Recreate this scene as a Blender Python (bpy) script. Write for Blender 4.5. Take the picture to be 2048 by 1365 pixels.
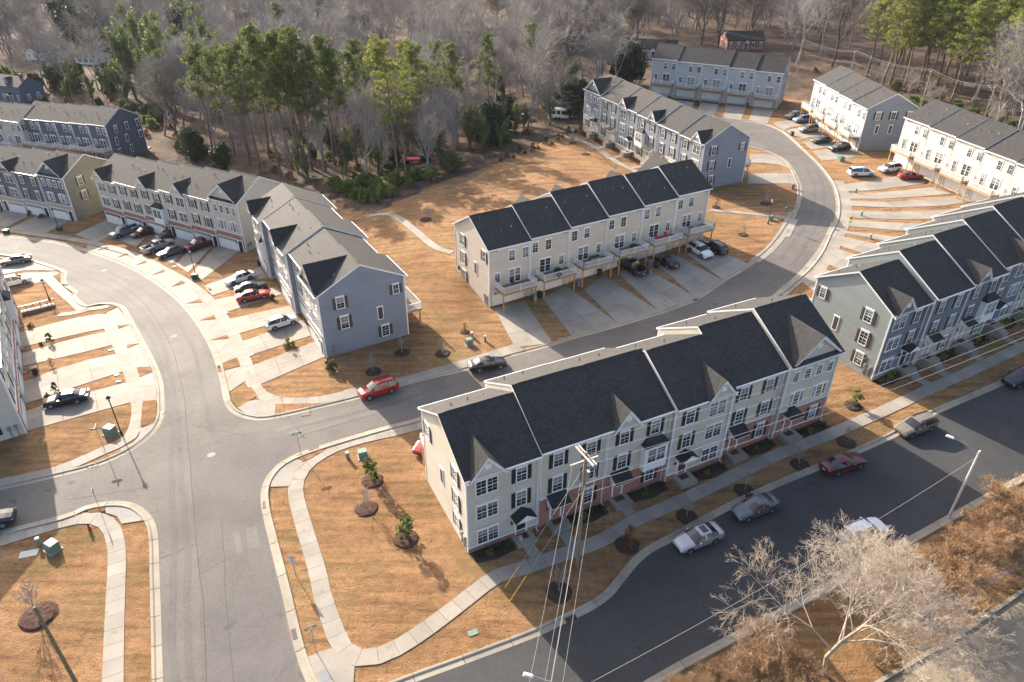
import bpy, bmesh, math, random
import numpy as np
from mathutils import Matrix, Vector
from mathutils.geometry import delaunay_2d_cdt

for _o in list(bpy.data.objects): bpy.data.objects.remove(_o)
SC = bpy.context.scene
COL = SC.collection
R = math.radians
random.seed(7)

# ------------------------------------------------------------------ camera
FPX, VPX, VPY, CAMH = 1400.0, 1010.0, 2924.0, 49.8   # focal length in px of a 2048 px wide frame, nadir point, height
_d = np.array([VPX - 1024, VPY - 682.5, FPX]); _d /= np.linalg.norm(_d)
_up = -_d; _fw = np.array([0, 0, 1.0])
_Y = _fw - _up * _fw.dot(_up); _Y /= np.linalg.norm(_Y)
_X = np.cross(_Y, _up)
RC = np.stack([_X, _Y, _up])
cam_d = bpy.data.cameras.new('camera'); cam = bpy.data.objects.new('camera', cam_d); COL.objects.link(cam)
cam_d.sensor_width = 36; cam_d.lens = FPX / 2048 * 36; cam_d.clip_start = 0.5; cam_d.clip_end = 6000
_M = Matrix.Identity(4)
for _i in range(3):
    _M[_i][0] = RC[_i, 0]; _M[_i][1] = -RC[_i, 1]; _M[_i][2] = -RC[_i, 2]
_M[2][3] = CAMH
cam.matrix_world = _M
SC.camera = cam

# ------------------------------------------------------------------ sky and sun
SUN_AZ, SUN_EL = R(127.5), R(24.5)
w = bpy.data.worlds.new('World'); SC.world = w; w.use_nodes = True
nt = w.node_tree; bg = nt.nodes['Background']
sky = nt.nodes.new('ShaderNodeTexSky'); sky.sky_type = 'NISHITA'; sky.sun_disc = False
sky.sun_elevation = SUN_EL; sky.sun_rotation = math.pi / 2 - SUN_AZ
sky.air_density = 0.8; sky.dust_density = 3.5; sky.ozone_density = 0.6
nt.links.new(sky.outputs[0], bg.inputs[0]); bg.inputs[1].default_value = 0.122
sl = bpy.data.lights.new('sun', 'SUN'); sl.energy = 4.1; sl.angle = R(0.5); sl.color = (1.0, 0.89, 0.76)
sun = bpy.data.objects.new('sun', sl); COL.objects.link(sun)
sun.rotation_euler = Vector((-math.cos(SUN_EL) * math.cos(SUN_AZ), -math.cos(SUN_EL) * math.sin(SUN_AZ), -math.sin(SUN_EL))).to_track_quat('-Z', 'Y').to_euler()
sun.location = (-60, 80, 120)
SC.view_settings.view_transform = 'Standard'; SC.view_settings.look = 'None'
SC.view_settings.exposure = 1.76; SC.view_settings.gamma = 1.0
SC.render.engine = 'CYCLES'
SC.cycles.use_denoising = True
SC.cycles.max_bounces = 5; SC.cycles.diffuse_bounces = 3; SC.cycles.glossy_bounces = 2
SC.cycles.transparent_max_bounces = 4

# ------------------------------------------------------------------ terrain and pixel-to-ground helper
def sp(x, k): return k * np.logaddexp(0, np.asarray(x, float) / k)
def sst(a, b, x):
    t = np.clip((np.asarray(x, float) - a) / (b - a), 0, 1); return t * t * (3 - 2 * t)
def T(x, y):
    x = np.asarray(x, float); y = np.asarray(y, float)
    tl = (-x - 34) * 0.8 + (y - 88) * 0.6
    zl = -0.085 * sp(tl, 9.0)
    zl = -11.5 * (1 - np.exp(zl / 11.5))
    tr = (x - 22) * 0.7 + (y - 68) * 0.5
    zr = 4.6 * (1 - np.exp(-sp(tr, 8.0) / 48))
    wr = sst(-30, 20, x)
    s = (x + 3) * -0.574 + (y - 88.5) * 0.819
    u = (x + 3) * 0.819 + (y - 88.5) * 0.574
    b = 1.7 * sst(0, 12, s) * sst(-16, 2, u) * (1 - sst(30, 70, s)) * (1 - sst(30, 60, u))
    return zl * (1 - sst(-30, 10, x)) + zr * wr + b
def Tz(x, y): return float(T(x, y))
def ray(px, py):
    return RC @ np.array([px - 1024, py - 682.5, FPX])
def at(px, py, dz=0.0):
    v = ray(px, py); z = dz
    for _ in range(25):
        t = (z - CAMH) / v[2]
        nz = Tz(v[0] * t, v[1] * t) + dz
        z = 0.5 * z + 0.5 * nz
    t = (z - CAMH) / v[2]
    return Vector((v[0] * t, v[1] * t, CAMH + v[2] * t))
def atz(px, py, z):
    v = ray(px, py); t = (z - CAMH) / v[2]
    return Vector((v[0] * t, v[1] * t, z))
def proj(P):
    v = RC.T @ (np.array(P) - np.array([0, 0, CAMH]))
    return 1024 + FPX * v[0] / v[2], 682.5 + FPX * v[1] / v[2]

# ------------------------------------------------------------------ object helpers
def link(o, parent=None):
    COL.objects.link(o)
    if parent is not None: o.parent = parent
    return o
def obj(name, me, parent=None, mat=None, loc=None, rot=None, scale=None):
    o = bpy.data.objects.new(name, me)
    if mat is not None and me is not None and len(me.materials) == 0: me.materials.append(mat)
    if loc is not None: o.location = loc
    if rot is not None: o.rotation_euler = rot if hasattr(rot, '__len__') else (0, 0, rot)
    if scale is not None: o.scale = scale if hasattr(scale, '__len__') else (scale,) * 3
    return link(o, parent)
def tag(o, label=None, cat=None, group=None, kind=None):
    if label: o['label'] = label
    if cat: o['category'] = cat
    if group: o['group'] = group
    if kind: o['kind'] = kind
    return o
def empty(name, loc=(0, 0, 0), rz=0.0):
    o = bpy.data.objects.new(name, None); o.location = loc; o.rotation_euler = (0, 0, rz); o.empty_display_size = 0.3
    return link(o)
def copy_tree(o, parent=None):
    c = o.copy(); link(c, parent)
    for ch in list(o.children): copy_tree(ch, c)
    return c
class MB:
    def __init__(s): s.v = []; s.f = []; s.m = []
    def add(s, pts, faces, mat=0):
        b = len(s.v); s.v += [tuple(p) for p in pts]
        for f in faces: s.f.append(tuple(b + i for i in f)); s.m.append(mat)
    def poly(s, pts, mat=0): s.add(pts, [tuple(range(len(pts)))], mat)
    def box(s, x0, x1, y0, y1, z0, z1, mat=0):
        s.add([(x0, y0, z0), (x1, y0, z0), (x1, y1, z0), (x0, y1, z0), (x0, y0, z1), (x1, y0, z1), (x1, y1, z1), (x0, y1, z1)],
              [(0, 3, 2, 1), (4, 5, 6, 7), (0, 1, 5, 4), (1, 2, 6, 5), (2, 3, 7, 6), (3, 0, 4, 7)], mat)
    def prism(s, poly, d, mat=0, capmat=None):
        # poly: list of 3D points (planar, ccw seen against d), extruded by vector d
        n = len(poly); p = [Vector(q) for q in poly]; q = [a + Vector(d) for a in p]
        s.add(p + q, [tuple(range(n - 1, -1, -1)), tuple(range(n, 2 * n))], mat if capmat is None else capmat)
        b = len(s.v) - 2 * n
        for i in range(n):
            j = (i + 1) % n; s.f.append((b + i, b + j, b + n + j, b + n + i)); s.m.append(mat)
    def tube(s, p0, p1, r0, r1=None, n=6, mat=0, cap=True):
        r1 = r0 if r1 is None else r1
        p0 = Vector(p0); p1 = Vector(p1); d = (p1 - p0)
        if d.length < 1e-6: return
        d.normalize(); a = d.orthogonal().normalized(); c = d.cross(a)
        pts = []
        for P, r in ((p0, r0), (p1, r1)):
            for i in range(n):
                t = 2 * math.pi * i / n; pts.append(P + (a * math.cos(t) + c * math.sin(t)) * r)
        fs = [(i, (i + 1) % n, n + (i + 1) % n, n + i) for i in range(n)]
        if cap: fs += [tuple(range(n - 1, -1, -1)), tuple(range(n, 2 * n))]
        s.add(pts, fs, mat)
    def lathe(s, prof, n=12, mat=0, c=(0, 0)):
        b = len(s.v)
        for r, z in prof:
            for i in range(n):
                t = 2 * math.pi * i / n; s.v.append((c[0] + r * math.cos(t), c[1] + r * math.sin(t), z))
        for k in range(len(prof) - 1):
            for i in range(n):
                j = (i + 1) % n
                s.f.append((b + k * n + i, b + k * n + j, b + (k + 1) * n + j, b + (k + 1) * n + i)); s.m.append(mat)
    def mesh(s, name, mats, smooth=False):
        me = bpy.data.meshes.new(name); me.from_pydata(s.v, [], s.f)
        if not isinstance(mats, (list, tuple)): mats = [mats]
        for m in mats: me.materials.append(m)
        me.polygons.foreach_set('material_index', s.m)
        if smooth: me.polygons.foreach_set('use_smooth', [True] * len(s.f))
        me.update(); return me
    def build(s, name, mats, parent=None, smooth=False, **k): return obj(name, s.mesh(name, mats, smooth), parent, **k)

# ------------------------------------------------------------------ materials
def newmat(name):
    m = bpy.data.materials.new(name); m.use_nodes = True; t = m.node_tree
    b = t.nodes['Principled BSDF']; return m, t, b
def N(t, typ, **k):
    n = t.nodes.new('ShaderNode' + typ)
    for a, v in k.items():
        if a.startswith('i_'):
            key = a[2:]; key = int(key) if key.isdigit() else key.replace('_', ' ')
            n.inputs[key].default_value = v
        else: setattr(n, a, v)
    return n
def ramp(t, src, stops, interp='LINEAR'):
    r = t.nodes.new('ShaderNodeValToRGB'); e = r.color_ramp.elements; r.color_ramp.interpolation = interp
    while len(e) < len(stops): e.new(0.5)
    for i, (p, c) in enumerate(stops):
        e[i].position = p; e[i].color = (*c, 1) if len(c) == 3 else c
    t.links.new(src, r.inputs[0]); return r.outputs[0]
def mixc(t, a, b, f, mode='MIX'):
    n = t.nodes.new('ShaderNodeMix'); n.data_type = 'RGBA'; n.blend_type = mode
    for s, v in (('Factor', f),):
        if isinstance(v, (int, float)): n.inputs[0].default_value = v
        else: t.links.new(v, n.inputs[0])
    for i, v in ((6, a), (7, b)):
        if isinstance(v, (tuple, list)): n.inputs[i].default_value = (*v, 1)
        else: t.links.new(v, n.inputs[i])
    return n.outputs[2]
def coords(t, kind='Object'):
    return t.nodes.new('ShaderNodeTexCoord').outputs[kind]
def worldpos(t):
    return t.nodes.new('ShaderNodeNewGeometry').outputs['Position']
def noise(t, vec, scale, detail=4, rough=0.55, out='Fac'):
    n = N(t, 'TexNoise', i_Scale=scale, i_Detail=detail, i_Roughness=rough)
    t.links.new(vec, n.inputs['Vector']); return n.outputs[out]
def bump(t, b, h, strength, dist):
    n = N(t, 'Bump', i_Strength=strength, i_Distance=dist); t.links.new(h, n.inputs['Height']); t.links.new(n.outputs[0], b.inputs['Normal'])
def scalev(t, vec, s):
    n = N(t, 'Mapping'); n.inputs['Scale'].default_value = s; t.links.new(vec, n.inputs['Vector']); return n.outputs[0]
def plain(name, c, rough=0.6, metal=0.0, spec=0.4, var=0.12, scale=3.0):
    m, t, b = newmat(name); b.inputs['Roughness'].default_value = rough; b.inputs['Metallic'].default_value = metal
    b.inputs['Specular IOR Level'].default_value = spec
    f = noise(t, coords(t), scale)
    lo = tuple(x * (1 - var) for x in c); hi = tuple(min(1, x * (1 + var)) for x in c)
    t.links.new(ramp(t, f, [(0.3, lo), (0.7, hi)]), b.inputs['Base Color']); return m
def siding_mat(name, c):
    m, t, b = newmat(name); b.inputs['Roughness'].default_value = 0.55; b.inputs['Specular IOR Level'].default_value = 0.3
    f = noise(t, scalev(t, worldpos(t), (0.25, 0.25, 0.9)), 1.2, 5, 0.6)
    g = noise(t, worldpos(t), 9.0, 3)
    a = ramp(t, f, [(0.3, tuple(x * 0.90 for x in c)), (0.72, tuple(x * 1.07 for x in c))])
    t.links.new(mixc(t, a, ramp(t, g, [(0.35, (0.86,) * 3), (0.65, (1.0,) * 3)]), 0.5, 'MULTIPLY'), b.inputs['Base Color']); return m
MAT = {}
MAT['greige'] = siding_mat('siding_greige', (0.50, 0.46, 0.375))
MAT['beige'] = siding_mat('siding_beige', (0.52, 0.46, 0.375))
MAT['bluegrey'] = siding_mat('siding_blue_grey', (0.195, 0.222, 0.258))
MAT['lightblue'] = siding_mat('siding_light_blue', (0.27, 0.31, 0.335))
MAT['slate'] = siding_mat('siding_slate', (0.14, 0.16, 0.185))
MAT['navy'] = siding_mat('siding_navy', (0.085, 0.115, 0.152))
MAT['olive'] = siding_mat('siding_olive', (0.21, 0.20, 0.155))
MAT['grey'] = siding_mat('siding_grey', (0.40, 0.405, 0.40))
MAT['sage'] = siding_mat('siding_sage', (0.235, 0.265, 0.255))
MAT['white_siding'] = siding_mat('siding_white', (0.72, 0.71, 0.68))
MAT['trim'] = plain('trim_white', (0.72, 0.71, 0.69), 0.45, var=0.05)
MAT['gutter'] = plain('gutter_white', (0.66, 0.66, 0.65), 0.35, var=0.05)
MAT['shutter'] = plain('shutter_black', (0.022, 0.021, 0.022), 0.5)
MAT['shutter_brown'] = plain('shutter_brown', (0.06, 0.042, 0.033), 0.5)
MAT['door'] = plain('door_dark', (0.02, 0.02, 0.022), 0.4)
MAT['door_red'] = plain('door_red', (0.09, 0.02, 0.02), 0.4)
MAT['garage'] = plain('garage_door_white', (0.68, 0.66, 0.63), 0.45, var=0.04)
MAT['wood'] = plain('deck_wood', (0.42, 0.25, 0.10), 0.75, var=0.25, scale=6)
MAT['deckfloor'] = plain('deck_boards', (0.20, 0.155, 0.115), 0.8, var=0.25, scale=6)
MAT['metal_dark'] = plain('metal_dark', (0.02, 0.02, 0.021), 0.4, spec=0.5)
MAT['metal_grey'] = plain('metal_galvanised', (0.33, 0.34, 0.34), 0.45, metal=0.6)
MAT['pipe'] = plain('vent_pipe', (0.10, 0.10, 0.10), 0.6)
MAT['vent'] = plain('vent_metal', (0.30, 0.28, 0.25), 0.5)
def brick_mat(name, c1, c2, mort, bw=0.22, bh=0.075):
    m, t, b = newmat(name); b.inputs['Roughness'].default_value = 0.85; b.inputs['Specular IOR Level'].default_value = 0.2
    o = coords(t); sx = t.nodes.new('ShaderNodeSeparateXYZ'); t.links.new(o, sx.inputs[0])
    cb = t.nodes.new('ShaderNodeCombineXYZ'); ad = N(t, 'Math', operation='ADD')
    t.links.new(sx.outputs[0], ad.inputs[0]); t.links.new(sx.outputs[1], ad.inputs[1])
    t.links.new(ad.outputs[0], cb.inputs[0]); t.links.new(sx.outputs[2], cb.inputs[1])
    n = N(t, 'TexBrick', i_Scale=1.0); n.inputs['Brick Width'].default_value = bw; n.inputs['Row Height'].default_value = bh
    n.inputs['Mortar Size'].default_value = 0.008; n.inputs['Color1'].default_value = (*c1, 1); n.inputs['Color2'].default_value = (*c2, 1); n.inputs['Mortar'].default_value = (*mort, 1)
    t.links.new(cb.outputs[0], n.inputs['Vector'])
    f = noise(t, o, 2.5, 5)
    t.links.new(mixc(t, n.outputs[0], ramp(t, f, [(0.3, (0.72,) * 3), (0.7, (1.1,) * 3)]), 0.8, 'MULTIPLY'), b.inputs['Base Color'])
    bump(t, b, n.outputs['Fac'], -0.4, 0.01); return m
MAT['brick'] = brick_mat('brick_red', (0.37, 0.14, 0.09), (0.26, 0.09, 0.065), (0.40, 0.32, 0.26))
MAT['stone'] = brick_mat('stone_veneer', (0.47, 0.40, 0.32), (0.36, 0.31, 0.25), (0.50, 0.45, 0.38), 0.36, 0.16)
def shingle_mat(name, c):
    m, t, b = newmat(name); b.inputs['Roughness'].default_value = 0.82; b.inputs['Specular IOR Level'].default_value = 0.25
    o = scalev(t, coords(t), (1, 1.1, 1))
    n = N(t, 'TexBrick', i_Scale=1.0); n.inputs['Brick Width'].default_value = 0.34; n.inputs['Row Height'].default_value = 0.145
    n.inputs['Mortar Size'].default_value = 0.012; n.inputs['Bias'].default_value = 0.0
    n.inputs['Color1'].default_value = (*[x * 0.72 for x in c], 1); n.inputs['Color2'].default_value = (*[x * 1.25 for x in c], 1); n.inputs['Mortar'].default_value = (*[x * 0.5 for x in c], 1)
    t.links.new(o, n.inputs['Vector'])
    f = noise(t, worldpos(t), 0.8, 5); g = noise(t, worldpos(t), 14, 3)
    a = mixc(t, n.outputs[0], ramp(t, f, [(0.3, (0.85,) * 3), (0.7, (1.12,) * 3)]), 1.0, 'MULTIPLY')
    t.links.new(mixc(t, a, ramp(t, g, [(0.3, (0.7,) * 3), (0.7, (1.15,) * 3)]), 0.6, 'MULTIPLY'), b.inputs['Base Color'])
    bump(t, b, n.outputs['Fac'], -0.35, 0.012); return m
MAT['shingle'] = shingle_mat('roof_shingle', (0.040, 0.038, 0.036))
MAT['shingle_dark'] = shingle_mat('roof_shingle_dark', (0.03, 0.031, 0.034))
def glass_mat(name):
    m, t, b = newmat(name); b.inputs['Roughness'].default_value = 0.06; b.inputs['Specular IOR Level'].default_value = 0.6
    oi = t.nodes.new('ShaderNodeObjectInfo'); sx = t.nodes.new('ShaderNodeSeparateXYZ'); t.links.new(coords(t, 'Generated'), sx.inputs[0])
    # a blind drawn to a height that differs from window to window
    lt = N(t, 'Math', operation='GREATER_THAN'); mm = N(t, 'Math', operation='MULTIPLY_ADD'); mm.inputs[1].default_value = -1.1; mm.inputs[2].default_value = 1.15
    t.links.new(oi.outputs['Random'], mm.inputs[0]); t.links.new(sx.outputs[2], lt.inputs[0]); t.links.new(mm.outputs[0], lt.inputs[1])
    f = noise(t, coords(t), 2.0, 3)
    dark = ramp(t, f, [(0.3, (0.012, 0.016, 0.018)), (0.7, (0.04, 0.05, 0.05))])
    t.links.new(mixc(t, dark, (0.20, 0.215, 0.20), lt.outputs[0]), b.inputs['Base Color']); return m
MAT['glass'] = glass_mat('window_glass')
def concrete_mat(name, c, dark=0.8):
    m, t, b = newmat(name); b.inputs['Roughness'].default_value = 0.82; b.inputs['Specular IOR Level'].default_value = 0.3
    p = worldpos(t); f = noise(t, p, 0.35, 6, 0.6); g = noise(t, p, 6.0, 4)
    oi = t.nodes.new('ShaderNodeObjectInfo')
    a = ramp(t, f, [(0.28, tuple(x * dark * .9 for x in c)), (0.7, c)])
    a = mixc(t, a, ramp(t, noise(t, p, 0.8, 4, .55), [(0.63, (1,) * 3), (0.74, (0.66, 0.62, 0.56))]), 0.75, 'MULTIPLY')
    a = mixc(t, a, ramp(t, oi.outputs['Random'], [(0, (0.86,) * 3), (1, (1.06,) * 3)]), 1.0, 'MULTIPLY')
    t.links.new(mixc(t, a, ramp(t, g, [(0.3, (0.9,) * 3), (0.7, (1.05,) * 3)]), 0.7, 'MULTIPLY'), b.inputs['Base Color'])
    bump(t, b, noise(t, p, 18, 3), 0.15, 0.01); return m
MAT['concrete'] = concrete_mat('concrete', (0.30, 0.268, 0.222))
MAT['concrete_new'] = concrete_mat('concrete_new', (0.62, 0.60, 0.57), 0.95)
MAT['alley'] = concrete_mat('alley_paving', (0.36, 0.285, 0.19), 0.8)
MAT['kerb'] = concrete_mat('kerb_concrete', (0.33, 0.29, 0.225), 0.75)
MAT['warning'] = concrete_mat('warning_pad', (0.24, 0.25, 0.26))
def asphalt_mat(name, c):
    m, t, b = newmat(name); b.inputs['Roughness'].default_value = 0.85; b.inputs['Specular IOR Level'].default_value = 0.35
    p = worldpos(t); f = noise(t, p, 0.12, 6, 0.62); g = noise(t, p, 3.2, 6, 0.7); h = noise(t, p, 40, 2)
    a = ramp(t, f, [(0.3, tuple(x * 0.72 for x in c)), (0.5, c), (0.7, tuple(x * 1.25 for x in c))])
    a = mixc(t, a, ramp(t, g, [(0.3, (0.75,) * 3), (0.7, (1.14,) * 3)]), 0.8, 'MULTIPLY')
    a = mixc(t, a, ramp(t, noise(t, p, 0.55, 3, .5), [(0.66, (1,) * 3), (0.74, (0.62,) * 3)]), 0.8, 'MULTIPLY')
    a = mixc(t, a, ramp(t, h, [(0.3, (0.82,) * 3), (0.7, (1.15,) * 3)]), 0.6, 'MULTIPLY')
    # fine wandering cracks
    vo = N(t, 'TexVoronoi', feature='DISTANCE_TO_EDGE', i_Scale=0.16)
    wv = mixc(t, p, noise(t, p, 0.8, 4, out='Color'), 0.35)
    n2 = N(t, 'VectorMath', operation='ADD'); sc = N(t, 'VectorMath', operation='SCALE'); sc.inputs['Scale'].default_value = 3.0
    t.links.new(noise(t, p, 0.5, 5, out='Color'), sc.inputs[0]); t.links.new(p, n2.inputs[0]); t.links.new(sc.outputs[0], n2.inputs[1]); t.links.new(n2.outputs[0], vo.inputs['Vector'])
    cr = ramp(t, vo.outputs['Distance'], [(0.0, (0.62,) * 3), (0.006, (1,) * 3)])
    t.links.new(mixc(t, a, cr, 0.6, 'MULTIPLY'), b.inputs['Base Color'])
    bump(t, b, noise(t, p, 60, 2), 0.25, 0.01); return m
MAT['asphalt'] = asphalt_mat('asphalt', (0.118, 0.106, 0.095))
MAT['asphalt_shade'] = asphalt_mat('asphalt_front_street', (0.042, 0.042, 0.043))  # front street copy of the asphalt, its shade put into the darker colour
MAT['asphalt_patch'] = asphalt_mat('asphalt_patch', (0.102, 0.094, 0.088)); MAT['asphalt_pale'] = asphalt_mat('asphalt_worn', (0.132, 0.118, 0.104))
MAT['seam'] = plain('asphalt_seam', (0.035, 0.033, 0.032), 0.8)
def ground_mat():
    m, t, b = newmat('ground_cover'); b.inputs['Roughness'].default_value = 0.95; b.inputs['Specular IOR Level'].default_value = 0.1
    p = worldpos(t)
    f = noise(t, p, 0.09, 6, 0.6); g = noise(t, p, 1.3, 6, 0.7); h = noise(t, p, 6.0, 5, 0.75)
    rm = N(t, 'Mapping'); rm.inputs['Rotation'].default_value = (0, 0, R(-38)); rm.inputs['Scale'].default_value = (0.16, 1.15, 1); t.links.new(p, rm.inputs['Vector'])
    mow = noise(t, rm.outputs[0], 1.0, 4, 0.6)
    grass = ramp(t, f, [(0.28, (0.20, 0.110, 0.054)), (0.45, (0.275, 0.153, 0.074)), (0.58, (0.315, 0.18, 0.089)), (0.75, (0.245, 0.160, 0.082))])
    grass = mixc(t, grass, ramp(t, mow, [(0.34, (0.62,) * 3), (0.5, (1.0,) * 3), (0.66, (1.24,) * 3)]), 0.9, 'MULTIPLY')
    grass = mixc(t, grass, ramp(t, g, [(0.28, (0.60,) * 3), (0.52, (1.0,) * 3), (0.8, (1.22,) * 3)]), 0.85, 'MULTIPLY')
    grass = mixc(t, grass, ramp(t, h, [(0.3, (0.50,) * 3), (0.5, (1.0,) * 3), (0.75, (1.3,) * 3)]), 0.8, 'MULTIPLY')
    grn = ramp(t, noise(t, p, 0.16, 5, .65), [(0.50, (0, 0, 0)), (0.68, (1, 1, 1))])
    grass = mixc(t, grass, (0.135, 0.115, 0.04), mixc(t, (0, 0, 0), grn, 0.5))
    soil = ramp(t, noise(t, p, 0.33, 6, .7), [(0.62, (0, 0, 0)), (0.72, (1, 1, 1))])
    grass = mixc(t, grass, (0.30, 0.155, 0.095), mixc(t, (0, 0, 0), soil, 0.5))
    fleck = ramp(t, noise(t, p, 22, 2, .5), [(0.74, (0, 0, 0)), (0.78, (1, 1, 1))])
    grass = mixc(t, grass, (0.46, 0.38, 0.28), mixc(t, (0, 0, 0), fleck, 0.6))
    lit = ramp(t, noise(t, p, 0.14, 7, 0.72), [(0.32, (0.04, 0.034, 0.024)), (0.44, (0.085, 0.062, 0.044)), (0.54, (0.135, 0.092, 0.064)), (0.64, (0.18, 0.115, 0.085)), (0.74, (0.05, 0.055, 0.026))])
    lit = mixc(t, lit, ramp(t, g, [(0.3, (0.45,) * 3), (0.7, (1.25,) * 3)]), 0.9, 'MULTIPLY')
    at_ = N(t, 'Attribute', attribute_name='zone')
    edge = N(t, 'Math', operation='ADD'); s2 = N(t, 'Math', operation='MULTIPLY_ADD'); s2.inputs[1].default_value = 0.5; s2.inputs[2].default_value = -0.25
    t.links.new(noise(t, p, 0.5, 4), s2.inputs[0]); t.links.new(at_.outputs['Fac'], edge.inputs[0]); t.links.new(s2.outputs[0], edge.inputs[1])
    k = ramp(t, edge.outputs[0], [(0.42, (0, 0, 0)), (0.58, (1, 1, 1))])
    t.links.new(mixc(t, grass, lit, k), b.inputs['Base Color'])
    ad = N(t, 'Math', operation='ADD'); t.links.new(h, ad.inputs[0]); t.links.new(g, ad.inputs[1])
    bump(t, b, ad.outputs[0], 1.0, 0.22); return m
MAT['ground'] = ground_mat()
MAT['mulch'] = plain('mulch_brown', (0.075, 0.043, 0.032), 0.95, var=0.5, scale=7, spec=0.1)
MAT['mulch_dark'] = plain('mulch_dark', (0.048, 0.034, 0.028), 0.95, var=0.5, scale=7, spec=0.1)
MAT['rust'] = plain('drain_grate', (0.10, 0.045, 0.03), 0.8, var=0.3)
MAT['util_green'] = plain('utility_green', (0.13, 0.20, 0.145), 0.55)
MAT['util_dark'] = plain('utility_dark_green', (0.03, 0.06, 0.04), 0.55)
MAT['util_lid'] = plain('utility_lid', (0.40, 0.42, 0.38), 0.6)
# ------------------------------------------------------------------ ground sheet
def axis(core0, core1, step, lo, hi):
    a = list(np.arange(core0, core1 + 1e-6, step)); s = step
    while a[-1] < hi: s *= 1.22; a.append(a[-1] + s)
    s = step; pre = []
    x = core0
    while x > lo: s *= 1.22; x -= s; pre.append(x)
    return np.array(pre[::-1] + a)
def inpoly(P, poly):
    poly = np.asarray(poly); x, y = P[:, 0], P[:, 1]; r = np.zeros(len(P), bool); j = len(poly) - 1
    for i in range(len(poly)):
        xi, yi = poly[i]; xj, yj = poly[j]
        c = ((yi > y) != (yj > y)) & (x < (xj - xi) * (y - yi) / (yj - yi + 1e-12) + xi)
        r ^= c; j = i
    return r
def pxpoly(pts): return [tuple(at(*p)[:2]) for p in pts]
LAWN = pxpoly([(-400, 1900), (-500, 560), (-200, 430), (0, 380), (60, 330), (340, 330), (420, 350), (480, 360), (570, 380), (640, 385), (740, 436), (790, 404), (860, 375), (930, 350), (1000, 322), (1060, 296), (1130, 268), (1170, 262), (1200, 230), (1290, 205), (1420, 216), (1560, 190), (1600, 200), (1740, 250), (1850, 300), (2060, 380), (2500, 420), (2600, 1900)])
xs = axis(-140, 150, 2.5, -900, 1000); ys = axis(4, 240, 2.5, -60, 1500)
GX, GY = np.meshgrid(xs, ys); nx, ny = len(xs), len(ys)
GZ = T(GX, GY)
V = np.stack([GX.ravel(), GY.ravel(), GZ.ravel()], 1)
idx = np.arange(nx * ny).reshape(ny, nx)
Fq = np.stack([idx[:-1, :-1].ravel(), idx[:-1, 1:].ravel(), idx[1:, 1:].ravel(), idx[1:, :-1].ravel()], 1)
me = bpy.data.meshes.new('ground'); me.from_pydata(V.tolist(), [], Fq.tolist()); me.materials.append(MAT['ground'])
za = me.attributes.new('zone', 'FLOAT', 'POINT'); za.data.foreach_set('value', 1.0 - inpoly(V[:, :2], LAWN).astype(float))
me.polygons.foreach_set('use_smooth', [True] * len(Fq)); me.update()
ground = tag(obj('ground', me), 'tan dormant lawns and brown leaf-strewn woodland floor', kind='structure')

def sheet(name, poly, off, mat, step=3.0, kind='structure', parent=None, skirt=0.0, label=None, zone=None):
    # a sheet draped on the terrain, cut to a polygon (world xy)
    P = np.array([p[:2] for p in poly], float)
    n = len(P); bd = []
    for i in range(n):
        a, b_ = P[i], P[(i + 1) % n]; k = max(1, int(np.hypot(*(b_ - a)) / step))
        for j in range(k): bd.append(a + (b_ - a) * j / k)
    bd = np.array(bd); nb = len(bd)
    lo, hi = bd.min(0), bd.max(0)
    gx, gy = np.meshgrid(np.arange(lo[0] + step / 2, hi[0], step), np.arange(lo[1] + step / 2, hi[1], step))
    G = np.stack([gx.ravel(), gy.ravel()], 1)
    if len(G): G = G[inpoly(G, bd)]
    pts = [Vector(p) for p in bd] + [Vector(p) for p in G]
    r = delaunay_2d_cdt(pts, [], [list(range(nb))], 1, 1e-4)
    v2 = np.array([tuple(p) for p in r[0]])
    v3 = np.column_stack([v2, T(v2[:, 0], v2[:, 1]) + off])
    fs = [tuple(f) for f in r[2]]
    vs = v3.tolist()
    if skirt:
        b0 = len(vs); vs += [[p[0], p[1], Tz(*p) + off] for p in bd] + [[p[0], p[1], Tz(*p) + off - skirt] for p in bd]
        fs += [(b0 + i, b0 + (i + 1) % nb, b0 + nb + (i + 1) % nb, b0 + nb + i) for i in range(nb)]
    me = bpy.data.meshes.new(name); me.from_pydata(vs, [], fs); me.materials.append(mat)
    if zone is not None:
        a = me.attributes.new('zone', 'FLOAT', 'POINT'); a.data.foreach_set('value', [zone] * len(vs))
    me.update()
    # make faces point up
    nz = np.empty(len(me.polygons) * 3); me.polygons.foreach_get('normal', nz)
    if len(fs) and nz.reshape(-1, 3)[:len(r[2]), 2].mean() < 0: me.flip_normals()
    o = obj(name, me, parent)
    if parent is None: tag(o, label, kind=kind)
    return o
def smooth_path(pts, step=1.0, closed=False):
    # Catmull-Rom through world points, resampled at even steps
    P = [np.array(p[:2], float) for p in pts]; out = []
    n = len(P)
    for i in range(n - 1):
        p0 = P[max(i - 1, 0)]; p1 = P[i]; p2 = P[i + 1]; p3 = P[min(i + 2, n - 1)]
        k = max(2, int(np.hypot(*(p2 - p1)) / 0.3))
        for j in range(k):
            t = j / k
            out.append(0.5 * ((2 * p1) + (-p0 + p2) * t + (2 * p0 - 5 * p1 + 4 * p2 - p3) * t * t + (-p0 + 3 * p1 - 3 * p2 + p3) * t ** 3))
    out.append(P[-1]); out = np.array(out)
    d = np.concatenate([[0], np.cumsum(np.hypot(*np.diff(out, axis=0).T))])
    m = max(2, int(round(d[-1] / step)) + 1); s = np.linspace(0, d[-1], m)
    return np.column_stack([np.interp(s, d, out[:, 0]), np.interp(s, d, out[:, 1])])
def W(pts): return [tuple(at(*p)[:2]) for p in pts]

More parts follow.
